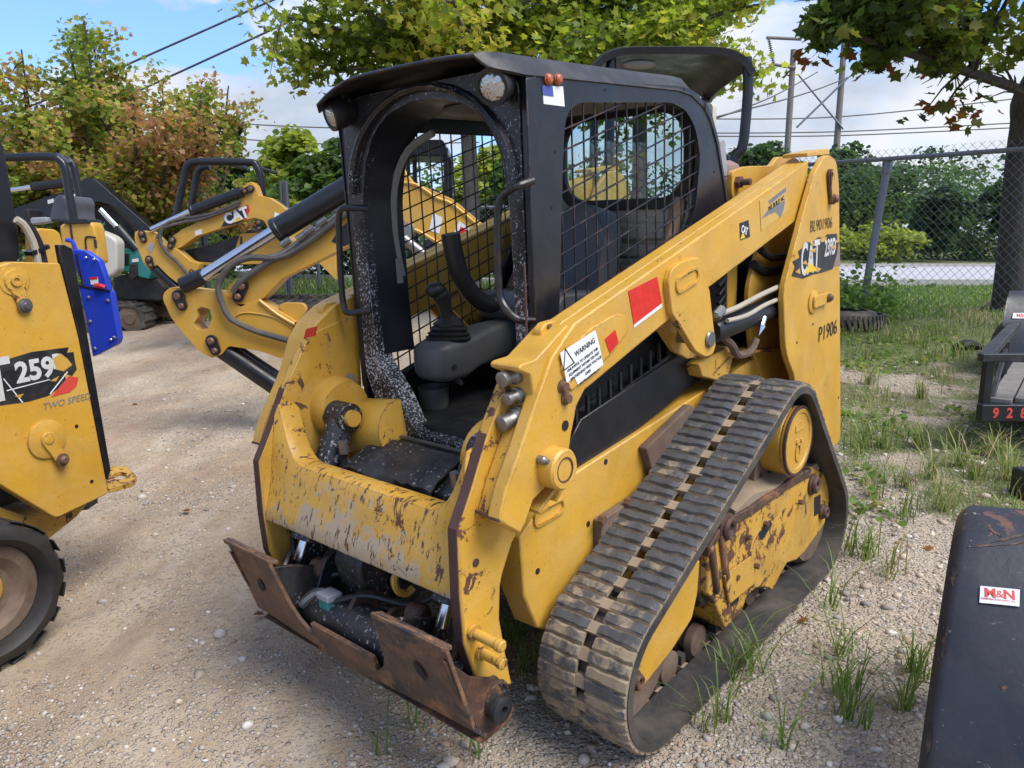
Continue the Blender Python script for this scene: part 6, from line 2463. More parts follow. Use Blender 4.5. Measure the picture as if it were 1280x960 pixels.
stk = plate([(-0.386,1.63),(-0.27,1.538),(-0.318,1.469),(-0.434,1.527)], YB - .003, .004, 'danger_sticker', 'sticker', bo, 0)
plate([(-0.375,1.59),(-0.305,1.544),(-0.329,1.509),(-0.393,1.544)], YB - .006, .003, 'sticker_print', 'red', stk, 0)
m = MB()
for x, z in [(-0.769,1.549),(-0.849,1.606)]:
    m.lathe((x, YB - .05, z), (x, YB + .0, z), [(0, .05), (.7, .06), (1, .07)], 16)
m.build('boom_pivot', M['steel'], bo)['kind'] = 'stuff'
a, b = [(-0.79,1.503),(-0.559,1.318)]
rod(a, b, YB - .04, .035, 'swing_cylinder', 'steel', EB)
# body and canopy
m = MB()
m.box((1.25, 6.2, .85), (1.25, 1.2, .60))
m.build('house', M['yellow_far'], EB, bevel=.06, seg=3)
m = MB()
m.box((.55, 6.2, .85), (.35, .5, .5))
m.build('swing_frame', M['yellow_far'], EB, bevel=.03)
crawler(EB, 1.2, 5.45, .23, 1.9, .26, .30, 2, 1.2)
m = MB()
zc0 = 2.74
rows = []
for i, f in enumerate(np.linspace(0, 1, 9)):
    y = 5.35 + 1.15 * f
    edge = .05 * (2 * abs(f - .5)) ** 5
    rows.append([(x_, y, zc0 - edge - .13 * abs(2 * (x_ - .55) / 1.02 - 1) ** 7) for x_ in (1.06 + .51 * np.sin(np.linspace(-PI / 2, PI / 2, 19)))])
m.sheet(rows, .045)
cn = m.build('canopy_roof', M['black'], EB, smooth=50)
roll_frame([[(1.555, 5.40, 2.68), (1.575, 5.40, 2.50), (1.57, 5.40, 2.25), (1.555, 5.40, 2.10), (1.50, 5.42, 1.95), (1.49, 5.45, 1.1)], [(.66, 5.42, 2.68), (.66, 5.42, 1.9), (.66, 5.42, 1.1)], [(1.55, 6.45, 2.68), (1.53, 6.45, 1.9), (1.5, 6.45, 1.1)], [(.66, 6.45, 2.68), (.66, 6.45, 1.1)]], .034, EB, 'canopy_post')
m = MB()
m.ball((.86, 5.5, 2.66), (.12, .06, .03), 16, 7)
m.build('canopy_lamp', M['grey_box'], EB)
m = MB()
m.prism(rounded([(.95, 1.12), (1.4, 1.12), (1.5, 1.75), (1.38, 1.78), (1.3, 1.3), (.95, 1.28)], .05), 5.95, 6.4)
m.build('operator_seat', M['cushion'], EB, bevel=.03)

# ---- excavator with the logo on its boom
YA = 9.4
EA = thing('mini_excavator', 'yellow mini excavator with black roll frame and CAT logo on its boom', 'excavator', (-2.6, 9.9, .25), 'parked excavators')
boom = [(-4.153,1.443),(-4.108,1.519),(-3.955,1.632),(-3.619,1.763),(-3.244,1.931),(-3.206,2.089),(-3.153,2.162),(-3.095,2.181),(-3.051,2.135),(-3.019,2.024),(-2.897,1.996),(-2.768,1.912),(-2.603,1.782),(-2.381,1.632),(-2.121,1.405),(-2.137,1.022),(-2.553,1.452),(-2.725,1.651),(-2.91,1.603),(-2.97,1.726),(-3.083,1.763),(-3.258,1.716),(-3.474,1.641),(-3.808,1.537),(-3.971,1.424),(-4.061,1.386),(-4.137,1.395)]
bo = plate(boom, YA, .18, 'boom', 'yellow_far', EA, .008, .012)
stick = [(-4.533,1.5),(-4.524,1.594),(-4.465,1.613),(-4.313,1.594),(-4.172,1.443),(-4.031,1.395),(-3.878,1.252),(-3.774,1.224),(-3.8,1.128),(-3.886,1.022),(-4.008,0.945),(-4.155,1.061),(-4.288,1.205),(-4.39,1.147),(-4.451,1.224)]
so = plate(stick, YA - .02, .16, 'stick', 'yellow_far', EA, .006, .02)
plate([(-4.391,1.414),(-4.338,1.471),(-4.293,1.443),(-4.35,1.338)], YA - .025, .01, 'stick_badge', 'grey_box', so, 0)
plate([(-4.528,1.5),(-4.52,1.594),(-4.49,1.603),(-4.443,1.481),(-4.347,1.253),(-4.26,1.138),(-4.338,1.138),(-4.462,1.272)], YA + .12, .05, 'stick_side', 'yellow_far', so)
a, b, c = [(-3.201,2.06),(-3.825,1.837),(-4.311,1.622)]
cy_ = rod(a, b, YA - .03, .062, 'boom_cylinder', 'black', EA, [(0, 1), (.94, 1), (.95, 1.08), (1, 1.08)])
rod(b, c, YA - .03, .036, 'cylinder_rod', 'chrome', cy_)
hoseline([(-3.226,1.947),(-3.597,1.799),(-3.982,1.743),(-4.141,1.668),(-4.21,1.518),(-4.156,1.367),(-4.022,1.235),(-3.9,1.073)], YA - .05, .022, 'hydraulic_hose', 'hose', EA)
hoseline([(-3.228,1.91),(-3.638,1.762),(-3.928,1.706),(-4.153,1.64),(-4.249,1.518)], YA - .05, .018, 'hydraulic_hose', 'hose', EA)
for p, a, r in zip([(-4.424,1.537),(-4.364,1.234),(-4.085,1.462),(-3.862,1.1),(-3.025,1.669),(-3.133,2.078)], (1.8, 1.8, 1.2, 1.9, 1.6, .4), (.045, .045, .045, .03, .04, .045)):
    lug(p, YA - .022, r, EA, a)
a, b = [(-4.367,1.186),(-4.089,0.906)]
rod(a, b, YA + .06, .065, 'bucket_cylinder', 'black', EA)
a, b = [(-4.394,1.214),(-4.026,0.964)]
rod(a, b, YA + .14, .05, 'bucket_link', 'black_dusty', EA)
dk = plate([(-3.489,1.65),(-3.424,1.753),(-3.363,1.819),(-3.166,1.912),(-3.14,1.865),(-3.153,1.819),(-3.216,1.725),(-3.275,1.697)], YA - .004, .005, 'boom_decal', 'black', bo, 0)
plate([(-3.176,1.903),(-3.147,1.912),(-3.131,1.856),(-3.186,1.744),(-3.225,1.725),(-3.173,1.8)], YA - .008, .004, 'decal_stripe', 'red', dk, 0)
c = [(-3.295,1.781)][0]
lettering('CAT', (c[0], YA - .010, c[1]), (1, 0, .35), (0, 0, 1), .17, M['white'], dk, .9, .008, .002)
plate([(-3.322,1.707),(-3.28,1.772),(-3.234,1.735)], YA - .014, .003, 'logo_triangle', 'logo_yellow', dk, 0)
plate([(-3.809,1.603),(-3.72,1.632),(-3.725,1.575),(-3.803,1.547)], YA - .004, .005, 'small_sticker', 'white', bo, 0)
plate([(-2.837,1.828),(-2.706,1.772),(-2.759,1.669),(-2.853,1.716)], YA - .004, .005, 'instruction_sticker', 'sticker', bo, 0)
plate([(-4.079,1.374),(-3.719,1.442),(-3.337,1.568),(-3.215,1.635),(-3.319,1.248),(-3.498,1.218),(-4.069,1.248)], 9.65, .6, 'engine_cover', 'black_dusty', EA, .02, .02)
hs = plate([(-3.479,1.209),(-3.337,1.577),(-2.943,1.596),(-2.791,1.5),(-2.746,1.248),(-3.064,1.209),(-4.034,1.189),(-4.069,1.248)], 9.6, .8, 'house', 'yellow_far', EA, .02, .02)
plate([(-3.332,1.539),(-3.313,1.539),(-3.331,1.248),(-3.351,1.248)], 9.585, .02, 'panel_gap', 'black', hs, 0)
crawler(EA, -2.75, 9.5, .24, 1.9, .25, .30, 2, 1.0)
D1 = [(-4.163,1.724),(-4.122,1.869),(-4.001,2.289),(-3.964,2.383),(-3.892,2.43),(-3.687,2.44),(-3.2,2.43),(-3.124,2.393),(-3.081,2.289),(-3.071,2.137),(-3.096,1.869)]
D2 = [(-4.294,1.859),(-4.248,2.046),(-4.172,2.355),(-4.102,2.437),(-3.995,2.458)]
D3 = [(-3.389,2.499),(-3.328,2.458),(-3.292,2.367),(-3.266,2.266),(-3.296,2.123)]
roll_frame([[(x, 9.7, z) for x, z in D1]], .045, EA)
roll_frame([[(x, 10.5, z) for x, z in D2]], .045, EA)
m = MB()
tl_, tr_ = [(-3.851,2.432),(-3.187,2.423)]
m.sheet([[(tl_[0], 9.7, tl_[1] + .02), (tr_[0], 9.7, tr_[1] + .02)], [(tl_[0], 10.5, tl_[1] + .02), (tr_[0], 10.5, tr_[1] + .02)]], .025) if 0 else m.box(((tl_[0] + tr_[0]) / 2, 10.1, tl_[1] + .0), (.05, .8, .05))
m.box((tr_[0] + .06, 10.1, tr_[1] - .05), (.05, .85, .04))
m.build('roof_cross_bar', M['black'], EA, bevel=.01)

# ---- third excavator, seen through the wire guard of the cab
EC = thing('mini_excavator', 'small black canopied excavator seen through the wire guard of the open cab', 'excavator', (-1.25, 13.2, .5), 'parked excavators')
(cx0, cz0), (cx1, cz1) = [(-1.765,3.043),(-1.036,2.922)]
m = MB()
m.prism(rounded([(cx0 - .05, cz0 - .14), (cx0 + .02, cz0 + .02), (cx1 - .05, cz0 + .02), (cx1, cz0 - .12), (cx1 + .02, cz0 - .24), (cx0, cz0 - .22)], .05), 12.6, 13.7)
m.build('canopy_roof', M['black'], EC, bevel=.02)
roll_frame([[(cx0 + .10, 12.7, cz0 - .1), (cx0 + .10, 12.7, .9)], [(cx1 - .02, 12.7, cz0 - .1), (cx1 - .02, 12.7, .9)], [(cx0 + .1, 13.6, cz0 - .1), (cx0 + .10, 13.6, .9)], [(cx1 - .02, 13.6, cz0 - .1), (cx1 - .02, 13.6, .9)]], .04, EC, 'canopy_post')
m = MB()
m.prism(rounded([(cx0 + .2, 1.1), (cx1 - .15, 1.1), (cx1 - .15, 2.3), (cx1 - .30, 2.34), (cx1 - .38, 1.45), (cx0 + .2, 1.4)], .06), 12.9, 13.4)
m.build('operator_seat', M['cushion'], EC, bevel=.04)
m = MB()
m.box(((cx0 + cx1) / 2, 13.2, .98), (1.1, 1.2, .4))
m.build('house', M['yellow_far'], EC, bevel=.05)
crawler(EC, (cx0 + cx1) / 2, 12.6, .46, 1.5, .22, .25, 2, .95)
# red lamp cluster seen at the right of the opening, built as a standing drum
rl = thing('red_lamp', 'red lamp glimpsed through the cab beside the chain link fence', 'red_lamp', (.0, 8.2, .3))
a, b = [(-0.101,1.497),(-0.1,1.694)]
m = MB()
m.lathe((a[0] + .1, 8.3, .32), (a[0] + .1, 8.3, b[1]), [(0, .15), (.02, .16), (.33, .16), (.34, .167), (.36, .16), (.66, .16), (.67, .167), (.69, .16), (.97, .16), (1, .15)], 20)
m.build('drum', M['red'], rl)

# ---- small excavator behind the loader on the left
YD = 6.3
ED = thing('mini_excavator', 'open yellow excavator with black canopy frame and seat behind the left loader', 'excavator', (-3.9, 6.7, .05), 'parked excavators')
t1 = [(-4.304,2.128),(-3.993,2.134),(-3.657,2.14),(-3.584,2.116),(-3.546,2.054),(-3.534,1.869),(-3.514,1.632)]
t2 = [(-3.925,2.183),(-3.856,2.176),(-3.812,2.136),(-3.795,2.028),(-3.763,1.66)]
roll_frame([[(x, 6.3, z) for x, z in t1]], .032, ED)
roll_frame([[(x, 6.9, z) for x, z in t2]], .032, ED)
m = MB()
a, b = [(-3.626,2.134),(-3.538,2.073)]
c_, d_ = [(-3.925,2.183),(-3.818,2.136)]
m.sheet([[(a[0], 6.3, a[1] + .03), (b[0], 6.3, b[1] + .01)], [(c_[0], 6.9, c_[1] + .03), (d_[0], 6.9, d_[1] + .01)]], .02)
m.build('roof_strip', M['black_dusty'], ED)
seat = [(-3.784,1.647),(-3.754,1.736),(-3.719,1.825),(-3.683,1.857),(-3.638,1.85),(-3.617,1.8),(-3.632,1.724),(-3.621,1.641)]
plate(seat, 6.4, .45, 'operator_seat', 'cushion', ED, .05, .03)
plate([(-3.9,1.671),(-3.763,1.678),(-3.755,1.633),(-3.9,1.614)], 6.35, .10, 'control_panel', 'grey_box', ED, .01, .02)
plate([(-3.99,1.734),(-3.936,1.747),(-3.929,1.646),(-3.988,1.633)], 6.4, .2, 'console', 'black_matte', ED, .02, .02)
body = [(-3.581,1.605),(-3.541,1.623),(-3.331,1.636),(-3.309,1.605),(-3.302,1.543),(-3.293,1.317),(-3.346,1.292),(-3.594,1.305),(-3.58,1.493)]
bo = plate(body, 6.2, .16, 'house', 'yellow_far', ED, .015, .02)
plate([(-3.536,1.617),(-3.527,1.641),(-3.451,1.654),(-3.337,1.654),(-3.328,1.623)], 6.18, .2, 'cover_trim', 'black', ED, .012, .01)
m = MB()
m.tube([(x, 6.196, z) for x, z in [(-3.492,1.611),(-3.485,1.493),(-3.478,1.317)]], .008, 6, 3)
m.tube([(x, 6.196, z) for x, z in [(-3.299,1.512),(-3.362,1.518),(-3.383,1.493),(-3.383,1.368)]], .007, 6, 3)
m.build('panel_gap', M['black'], bo)
plate([(-3.314,1.499),(-3.295,1.493),(-3.295,1.431),(-3.314,1.437)], 6.19, .008, 'badge_sticker', 'ink', bo, 0)
plate([(-3.384,1.431),(-3.373,1.412),(-3.37,1.318),(-3.393,1.343)], 6.19, .008, 'decal_stripe', 'red', bo, 0)
crawler(ED, -5.35, 6.1, .03, 1.8, .25, .30, 2, 1.0)
m = MB()
m.box((-5.2, 6.75, .68), (1.1, 1.1, .45))
m.build('chassis', M['black_matte'], ED, bevel=.04)

# ---- black boomed excavator with the cream counterweight and teal engine
YE = 11.6
EE = thing('excavator', 'teal and cream excavator with folded black boom under the autumn trees', 'excavator', (-6.2, 12.2, .2), 'parked excavators')
boom = [(-7.382,1.945),(-6.818,2.14),(-6.348,2.254),(-6.302,2.356),(-6.228,2.402),(-6.123,2.39),(-6.005,2.288),(-5.811,2.105),(-5.364,1.69),(-5.317,1.551),(-5.431,1.597),(-5.778,1.945),(-5.89,2.014),(-6.097,2.06),(-6.312,2.037),(-6.42,1.899),(-6.85,1.852),(-7.328,1.806)]
plate(boom, YE, .22, 'boom', 'black', EE, .01, .02)
plate([(-6.426,1.945),(-6.108,2.061),(-5.806,1.76),(-5.53,1.387),(-5.662,1.246),(-5.962,1.364),(-6.182,1.551),(-6.88,1.691),(-6.862,1.853)], YE + .25, .5, 'boom_foot', 'black_matte', EE, .02, .02)
a, b, c = [(-6.386,2.343),(-7.004,2.264),(-7.337,2.218)]
cy_ = rod(a, b, YE - .04, .065, 'boom_cylinder', 'black', EE)
rod(b, c, YE - .04, .038, 'cylinder_rod', 'chrome', cy_)
a, b, c = [(-6.035,1.943),(-5.812,1.69),(-5.547,1.364)]
cy_ = rod(c, b, YE - .06, .075, 'lift_cylinder', 'black', EE)
rod(b, a, YE - .06, .042, 'cylinder_rod', 'chrome', cy_)
plate([(-6.83,2.081),(-6.734,2.104),(-6.74,2.047),(-6.825,2.024)], YE - .01, .012, 'boom_sticker', 'white', EE, 0)
plate([(-6.471,2.149),(-6.386,2.184),(-6.381,2.115),(-6.465,2.092)], YE - .01, .012, 'boom_sticker', 'white', EE, 0)
cr = plate([(-6.006,1.65),(-5.927,1.638),(-5.74,1.56),(-5.667,1.481),(-5.705,1.072),(-5.769,1.003),(-5.889,0.958),(-5.968,0.98),(-6.089,1.163)], 11.2, .25, 'counterweight', 'cream', EE, .04, .05)
p = [(-5.92,1.368)][0]
lettering('YANMAR', (p[0] + .01, 11.19, p[1]), (.12, 0, 1), (-1, 0, .1), .17, M['teal'], cr, 1.1, .006, .002)
te = plate([(-5.855,1.342),(-5.637,1.4),(-5.307,1.4),(-5.281,1.155),(-5.395,0.932),(-5.511,0.955),(-5.694,1.038),(-5.881,1.073)], 11.5, .3, 'engine_cover', 'teal', EE, .02, .02)
m = MB()
for k, (x, z) in enumerate([(-5.731,1.295),(-5.735,1.26),(-5.738,1.225),(-5.741,1.19),(-5.744,1.155)]):
    m.box((x, 11.495, z), (.17, .02, .018))
m.build('grille_slat', M['black'], te)['kind'] = 'stuff'
plate([(-5.608,1.225),(-5.513,1.237),(-5.517,1.19),(-5.612,1.179)], 11.48, .01, 'name_plate', 'white', te, 0)
plate([(-5.638,1.155),(-5.543,1.155),(-5.547,0.98),(-5.624,0.921),(-5.679,0.968)], 11.46, .1, 'step_frame', 'black_matte', te, .01)
plate([(-6.03,0.948),(-5.814,0.995),(-5.349,0.925),(-5.243,0.784),(-5.33,0.596),(-6.062,0.619)], 11.7, .5, 'chassis', 'black_matte', EE, .02)
crawler(EE, [(-6.083,0.484)][0][0], 11.5, float(terr(-6.4, 11.6)) - .02, 1.15, .23, .34, 2, 1.1, 'rubber')
crawler(EE, [(-5.507,0.61)][0][0], 12.1, float(terr(-5.4, 12.2)) - .02, .85, .20, .3, 1, 1.1, 'rubber')

# ---- blue housing behind the left loader
YBL = 4.25
BL = thing('blue_housing', 'bright blue sheet metal housing with white sticker and red latch', 'machine', (-2.35, 4.4, -.02))
up = plate([(-2.398,1.442),(-2.321,1.429),(-2.256,1.381),(-2.234,1.295),(-2.22,1.212),(-2.359,1.229),(-2.398,1.36)], YBL, .05, 'upper_panel', 'blue_paint', BL, .008, .012)
lo = plate([(-2.378,1.243),(-2.353,1.234),(-2.206,1.212),(-2.196,1.076),(-2.186,0.947),(-2.203,0.916),(-2.338,0.848),(-2.353,1.054)], YBL - .012, .06, 'lower_panel', 'blue_paint', BL, .008, .012)
m = MB()
for x, z in [(-2.319,1.395),(-2.276,1.386),(-2.222,0.947)]:
    m.ball((x, YBL - .013 if z > 1.0 else YBL - .02, z), .008, 8, 6)
m.build('rivet', M['chrome'], up)['kind'] = 'stuff'
stk = plate([(-2.317,1.287),(-2.272,1.291),(-2.272,1.256),(-2.312,1.247)], YBL - .003, .004, 'sticker', 'sticker', up, 0)
plate([(-2.317,1.287),(-2.272,1.291),(-2.274,1.278),(-2.318,1.274)], YBL - .005, .003, 'sticker_print', 'red', stk, 0)
for q in ([(-2.376,1.248),(-2.204,1.217),(-2.205,1.207),(-2.378,1.237)], [(-2.377,1.412),(-2.368,1.414),(-2.346,1.244),(-2.355,1.244)]):
    plate(q, YBL - .016, .006, 'panel_seam', 'black', up, 0)
for x, z in [(-2.327,1.178),(-2.223,1.161),(-2.207,0.957),(-2.32,0.895),(-2.331,1.046)]:
    m = MB()
    m.lathe((x, YBL - .012, z), (x, YBL - .022, z), [(0, .010), (.5, .010), (1, .006)], 8)
    m.build('panel_bolt', M['steel'], lo)
m = MB()
a, b = [(-2.275,1.244),(-2.224,1.235)]
m.tube([(a[0], YBL - .03, a[1]), ((a[0] + b[0]) / 2, YBL - .04, a[1]), (b[0], YBL - .03, b[1])], .013, 8, 3)
m.build('latch', M['red'], lo)
m = MB()
a = [(-2.483,1.489),(-2.449,1.48),(-2.436,1.437)]
m.tube([(x, YBL + .1, z) for x, z in a], .012, 8, 3)
m.build('lift_handle', M['blue_paint'], BL)
m = MB()
for x in (-2.62, -2.40):
    m.box((x - .12, 4.36, .45), (.06, .12, 1.1))
m.build('support_leg', M['black_matte'], BL, bevel=.01)['kind'] = 'stuff'

# ------------------------------------------------------------------ second track loader at the left edge
L2 = thing('compact_track_loader', 'yellow track loader cut off by the left frame edge with decal reading 259', 'track loader', rot=None)
LOCAL.add(L2.name)
L2.matrix_world = Matrix(((-.43019, .90229, -.02857, -2.69890), (-.90030, -.43114, -.05980, 3.02784), (-.06627, 0, .99780, -.13), (0, 0, 0, 1)))
prof = [(-0.235,1.493),(-0.412,1.494),(-0.458,1.505),(-0.658,1.481),(-0.686,1.165),(-0.704,0.492),(-0.705,0.429),(-0.447,0.412),(-0.252,0.638),(-0.08,0.828)]
m = MB()
m.prism(rounded(prof, [.0, .01, .03, .01, .0, .01, .02, .02, .0, .0]), .56, .62)
t2 = m.build('tower_plate', M['yellow'], L2, bevel=.005)
m = MB()
m.prism([(-0.703,1.554),(-0.736,1.535),(-0.746,0.525),(-0.722,0.486),(-0.699,1.162),(-0.676,1.482),(-0.675,1.556)], .575, .605)
m.build('rear_door_edge', M['black'], L2, bevel=.004)
m = MB()
m.prism([(-.72, .40), (-.40, .42), (-.05, .72), (1.2, .72), (1.2, .22), (.0, .16), (-.35, .24), (-.62, .33)], .05, .50)
m.build('chassis', M['yellow_worn'], L2, bevel=.01)
m = MB()
m.holed(rounded([(-0.784,0.45),(-0.825,0.492),(-0.898,0.479),(-0.945,0.409),(-0.918,0.389),(-0.801,0.399)], .01), [], .47, .50) if 0 else None
te = [(-0.793,0.466),(-0.918,0.364),(-0.955,0.427),(-0.87,0.606),(-0.801,0.659),(-0.703,0.627)]
m.holed(rounded(te, .012), [rounded([(-0.842,0.475),(-0.886,0.468),(-0.884,0.522),(-0.826,0.579),(-0.801,0.544)], .01)], .432, .452, 'Z')
m.build('tow_eye', M['yellow_frame'], L2, bevel=.004)
# cab side, hoses and lift arm stump at the top
m = MB()
m.prism([(-0.487,2.006),(-0.609,1.991),(-0.621,1.935),(-0.618,1.776),(-0.617,1.593),(-0.605,1.507),(-0.572,1.477),(-0.385,1.469)], -.42, .45)
m.build('cab', M['black'], L2, bevel=.01)
m = MB()
m.box((-.30, .03, .95), (.60, .86, .95))
m.build('engine_hood', M['black_matte'], L2, bevel=.03)
m = MB()
m.prism(rounded([(-0.762,1.605),(-0.794,1.621),(-0.868,1.61),(-0.888,1.591),(-0.893,1.444),(-0.733,1.445)], .02), .26, .32)
ya = m.build('hood_side', M['yellow'], L2, bevel=.006)
for k, off in enumerate((0., .035)):
    m = MB()
    pp = [(-0.582,1.666),(-0.611,1.639),(-0.634,1.578),(-0.641,1.524),(-0.642,1.471)]
    m.tube([(x - off, .50 - off * .4, z - off * .3) for x, z in pp], .016, 8, 4)
    m.build('hydraulic_hose', M['black_rubber' if k else 'tan_hose'], L2)
m = MB()
p = [(-0.64,1.535)][0]
m.box((p[0] - .015, .49, p[1]), (.085, .05, .018), Matrix.Rotation(.3, 3, 'Y'))
m.build('hose_clamp', M['black'], L2)
# decal, lettering, hubs
X2 = Vector((-1, 0, -.02))
dk = [(-0.222,1.13),(-0.341,1.124),(-0.473,1.137),(-0.576,1.13),(-0.633,1.126),(-0.621,1.104),(-0.651,1.102),(-0.65,1.059),(-0.652,1.024),(-0.625,1.001),(-0.592,1.023),(-0.599,0.979),(-0.506,0.942),(-0.423,0.939),(-0.309,0.952),(-0.191,0.967)]
m = MB()
m.prism(dk, .6200, .6215)
d2 = m.build('model_decal', M['black_dusty'], t2)
for nm, mt, pts, y in (('paint_scrape', 'yellow', [(-0.555,1.093),(-0.593,1.106),(-0.617,1.08),(-0.634,1.049),(-0.593,1.029),(-0.56,1.044)], .6225), ('paint_scrape', 'yellow', [(-0.524,1.003),(-0.569,1.014),(-0.551,0.994)], .6225), ('decal_slash', 'logo_red', [(-0.519,0.935),(-0.611,1.004),(-0.653,0.988),(-0.639,0.955),(-0.606,0.935)], .6222), ('paint_scrape', 'yellow', [(-0.371,0.976),(-0.41,0.976),(-0.391,0.961)], .6225)):
    m = MB()
    m.prism(pts, .6212, y)
    m.build(nm, M[mt], d2)
c = [(-0.473,1.059)][0]
lettering('259', (c[0], .6222, c[1]), X2, (0, 0, 1), .115, M['decal_white'], d2, .95, .004, .0006)
c = [(-0.576,1.075)][0]
lettering('D', (c[0], .6218, c[1]), X2, (0, 0, 1), .085, M['decal_white'], d2, .8, .003, .0003)
c = [(-0.308,1.047)][0]
lettering('CAT', (c[0] + .11, .6222, c[1]), X2, (0, 0, 1), .24, M['decal_white'], d2, .75, .005, .0006)
c = [(-0.584,0.897)][0]
lettering('TWO SPEED', (c[0], .6212, c[1]), X2, (0, 0, 1), .040, M['grey_ink'], t2, 1.0, .0, .0005, shear=.2)
for scr in ([(-0.341,1.053),(-0.344,1.055),(-0.401,0.941),(-0.397,0.939)], [(-0.344,1.006),(-0.526,1.01),(-0.525,1.007),(-0.347,1.002)], [(-0.515,0.95),(-0.608,1.026),(-0.61,1.022),(-0.518,0.946)]):
    m = MB()
    m.prism(scr, .6214, .6224)
    m.build('scratch', M['sticker'], d2)
c, e = [(-0.455,1.43),(-0.472,1.328)]
m = MB()
m.lathe((c[0], .62, c[1]), (c[0], .64, c[1]), [(0, .062), (.2, .060), (.25, .045), (.6, .042), (.62, .022), (1, .022), (1, .012), (.5, .010)], 22)
h2 = m.build('pivot_pin', M['yellow'], t2)
m = MB()
ang = math.atan2(e[1] - c[1], e[0] - c[0])
pts = [(c[0] + .035 * math.cos(ang + PI / 2 + PI * k / 8), c[1] + .035 * math.sin(ang + PI / 2 + PI * k / 8)) for k in range(9)] + [(e[0] + .022 * math.cos(ang - PI / 2 + PI * k / 8), e[1] + .022 * math.sin(ang - PI / 2 + PI * k / 8)) for k in range(9)]
m.prism(pts, .622, .632)
m.build('retainer_plate', M['yellow_worn'], h2, bevel=.003)
m = MB()
m.lathe((e[0], .63, e[1]), (e[0], .655, e[1]), [(0, .030), (.3, .030), (.32, .022), (.6, .022), (.62, .013), (1, .012)], 14)
m.build('pin_bolt', M['steel'], h2)
c, e = [(-0.467,0.764),(-0.506,0.662)]
m = MB()
m.lathe((c[0], .62, c[1]), (c[0], .632, c[1]), [(0, .082), (.8, .082), (1, .078)], 30)
h2 = m.build('pivot_boss', M['yellow'], t2)
m = MB()
ang = math.atan2(e[1] - c[1], e[0] - c[0])
pts = [(c[0] + .032 * math.cos(ang + PI / 2 + PI * k / 8), c[1] + .032 * math.sin(ang + PI / 2 + PI * k / 8)) for k in range(9)] + [(e[0] + .024 * math.cos(ang - PI / 2 + PI * k / 8), e[1] + .024 * math.sin(ang - PI / 2 + PI * k / 8)) for k in range(9)]
m.prism(pts, .632, .642)
m.build('retainer_plate', M['yellow'], h2, bevel=.003)
m = MB()
m.lathe((c[0], .64, c[1]), (c[0], .646, c[1]), [(0, .022), (.6, .022), (1, .018), (1, .008)], 16)
m.build('grease_cap', M['yellow_worn'], h2)
m = MB()
m.lathe((e[0], .64, e[1]), (e[0], .668, e[1]), [(0, .028), (.3, .028), (.32, .019), (.7, .019), (1, .012)], 12)
m.build('pin_bolt', M['bolt'], h2)
for x, z in [(-0.608,0.779),(-0.634,0.513)]:
    m = MB()
    m.cyl((x, .618, z), (x, .6206, z), .009, n=12)
    m.build('bolt_hole', M['dark'], t2)
# rubber track round its rear idler
lp = hull_loop([(-.04, .285, .285), (1.5, .30, .285), (.70, .66, .18)], .05)
m = MB()
vs, fs = [], []
for i, (p, t_, nn) in enumerate(lp):
    wob = .008 * math.sin(i * 1.9)
    for yy, off in ((.515, -.02), (.53, 0 + wob), (.80, 0 + wob), (.83, -.025 + wob), (.835, -.06), (.80, -.085), (.53, -.085)):
        q = p + nn * off
        vs.append((q.x, yy, q.z))
k = 7
for i in range(len(lp)):
    j = (i + 1) % len(lp)
    for q in range(k):
        fs.append((i * k + q, i * k + (q + 1) % k, j * k + (q + 1) % k, j * k + q))
m.add(vs, fs)
rt2 = m.build('rubber_track', M['rubber_dark'], L2, smooth=45)
m = MB()
for i, (p, t_, nn) in enumerate(lp):
    if i % 2 == 0:
        rot = Matrix(((t_.x, 0, nn.x), (0, 1, 0), (t_.z, 0, nn.z)))
        m.box((p.x + nn.x * .003, .672, p.z + nn.z * .003), (.06, .29, .006), rot)
o = m.build('tread_bar', M['rubber_dark'], rt2, bevel=.006)
o['kind'] = 'stuff'
m = MB()
m.lathe((-.04, .56, .285), (-.04, .80, .285), [(0, .2), (.1, .205), (.85, .205), (.9, .195), (.92, .15), (.78, .11), (.75, .03)], 30)
m.build('rear_idler', M['brown_steel'], rt2)
m = MB()
m.lathe((-.02, .74, .30), (-.02, .80, .30), [(0, .09), (.3, .095), (.6, .07), (.65, .04), (1, .035)], 24)
m.build('idler_hub', M['yellow_frame'], rt2, bevel=.003)
m = MB()
m.prism(rounded([(.02, .36), (.10, .40), (1.3, .42), (1.3, .20), (.10, .20), (.02, .26)], .03), .70, .79)
m.build('track_frame', M['yellow_frame'], rt2, bevel=.006)

# ------------------------------------------------------------------ trailer on the right and the black fender in front
TRL = thing('utility_trailer', 'black steel utility trailer with grey plank deck and red painted numbers', 'trailer', (3.6, 5.4, .25))
A = Vector((2.862, 4.60, 0))
U = Vector((.5965, .8026, 0))      # along the trailer, away from the camera
W_ = Vector((.98, -.18, 0)).normalized()
W_ = Vector((U.y, -U.x, 0))
W_ = Vector((1, .0, 0))


def tb(p, q, h, w, name, mat='black_dusty', parent=TRL):
    p, q = Vector(p), Vector(q)
    d = q - p
    m = MB()
    rot = d.to_track_quat('Y', 'Z').to_matrix()
    m.box((p + q) / 2, (w, d.length, h), rot)
    return m.build(name, M[mat], parent, bevel=.005)


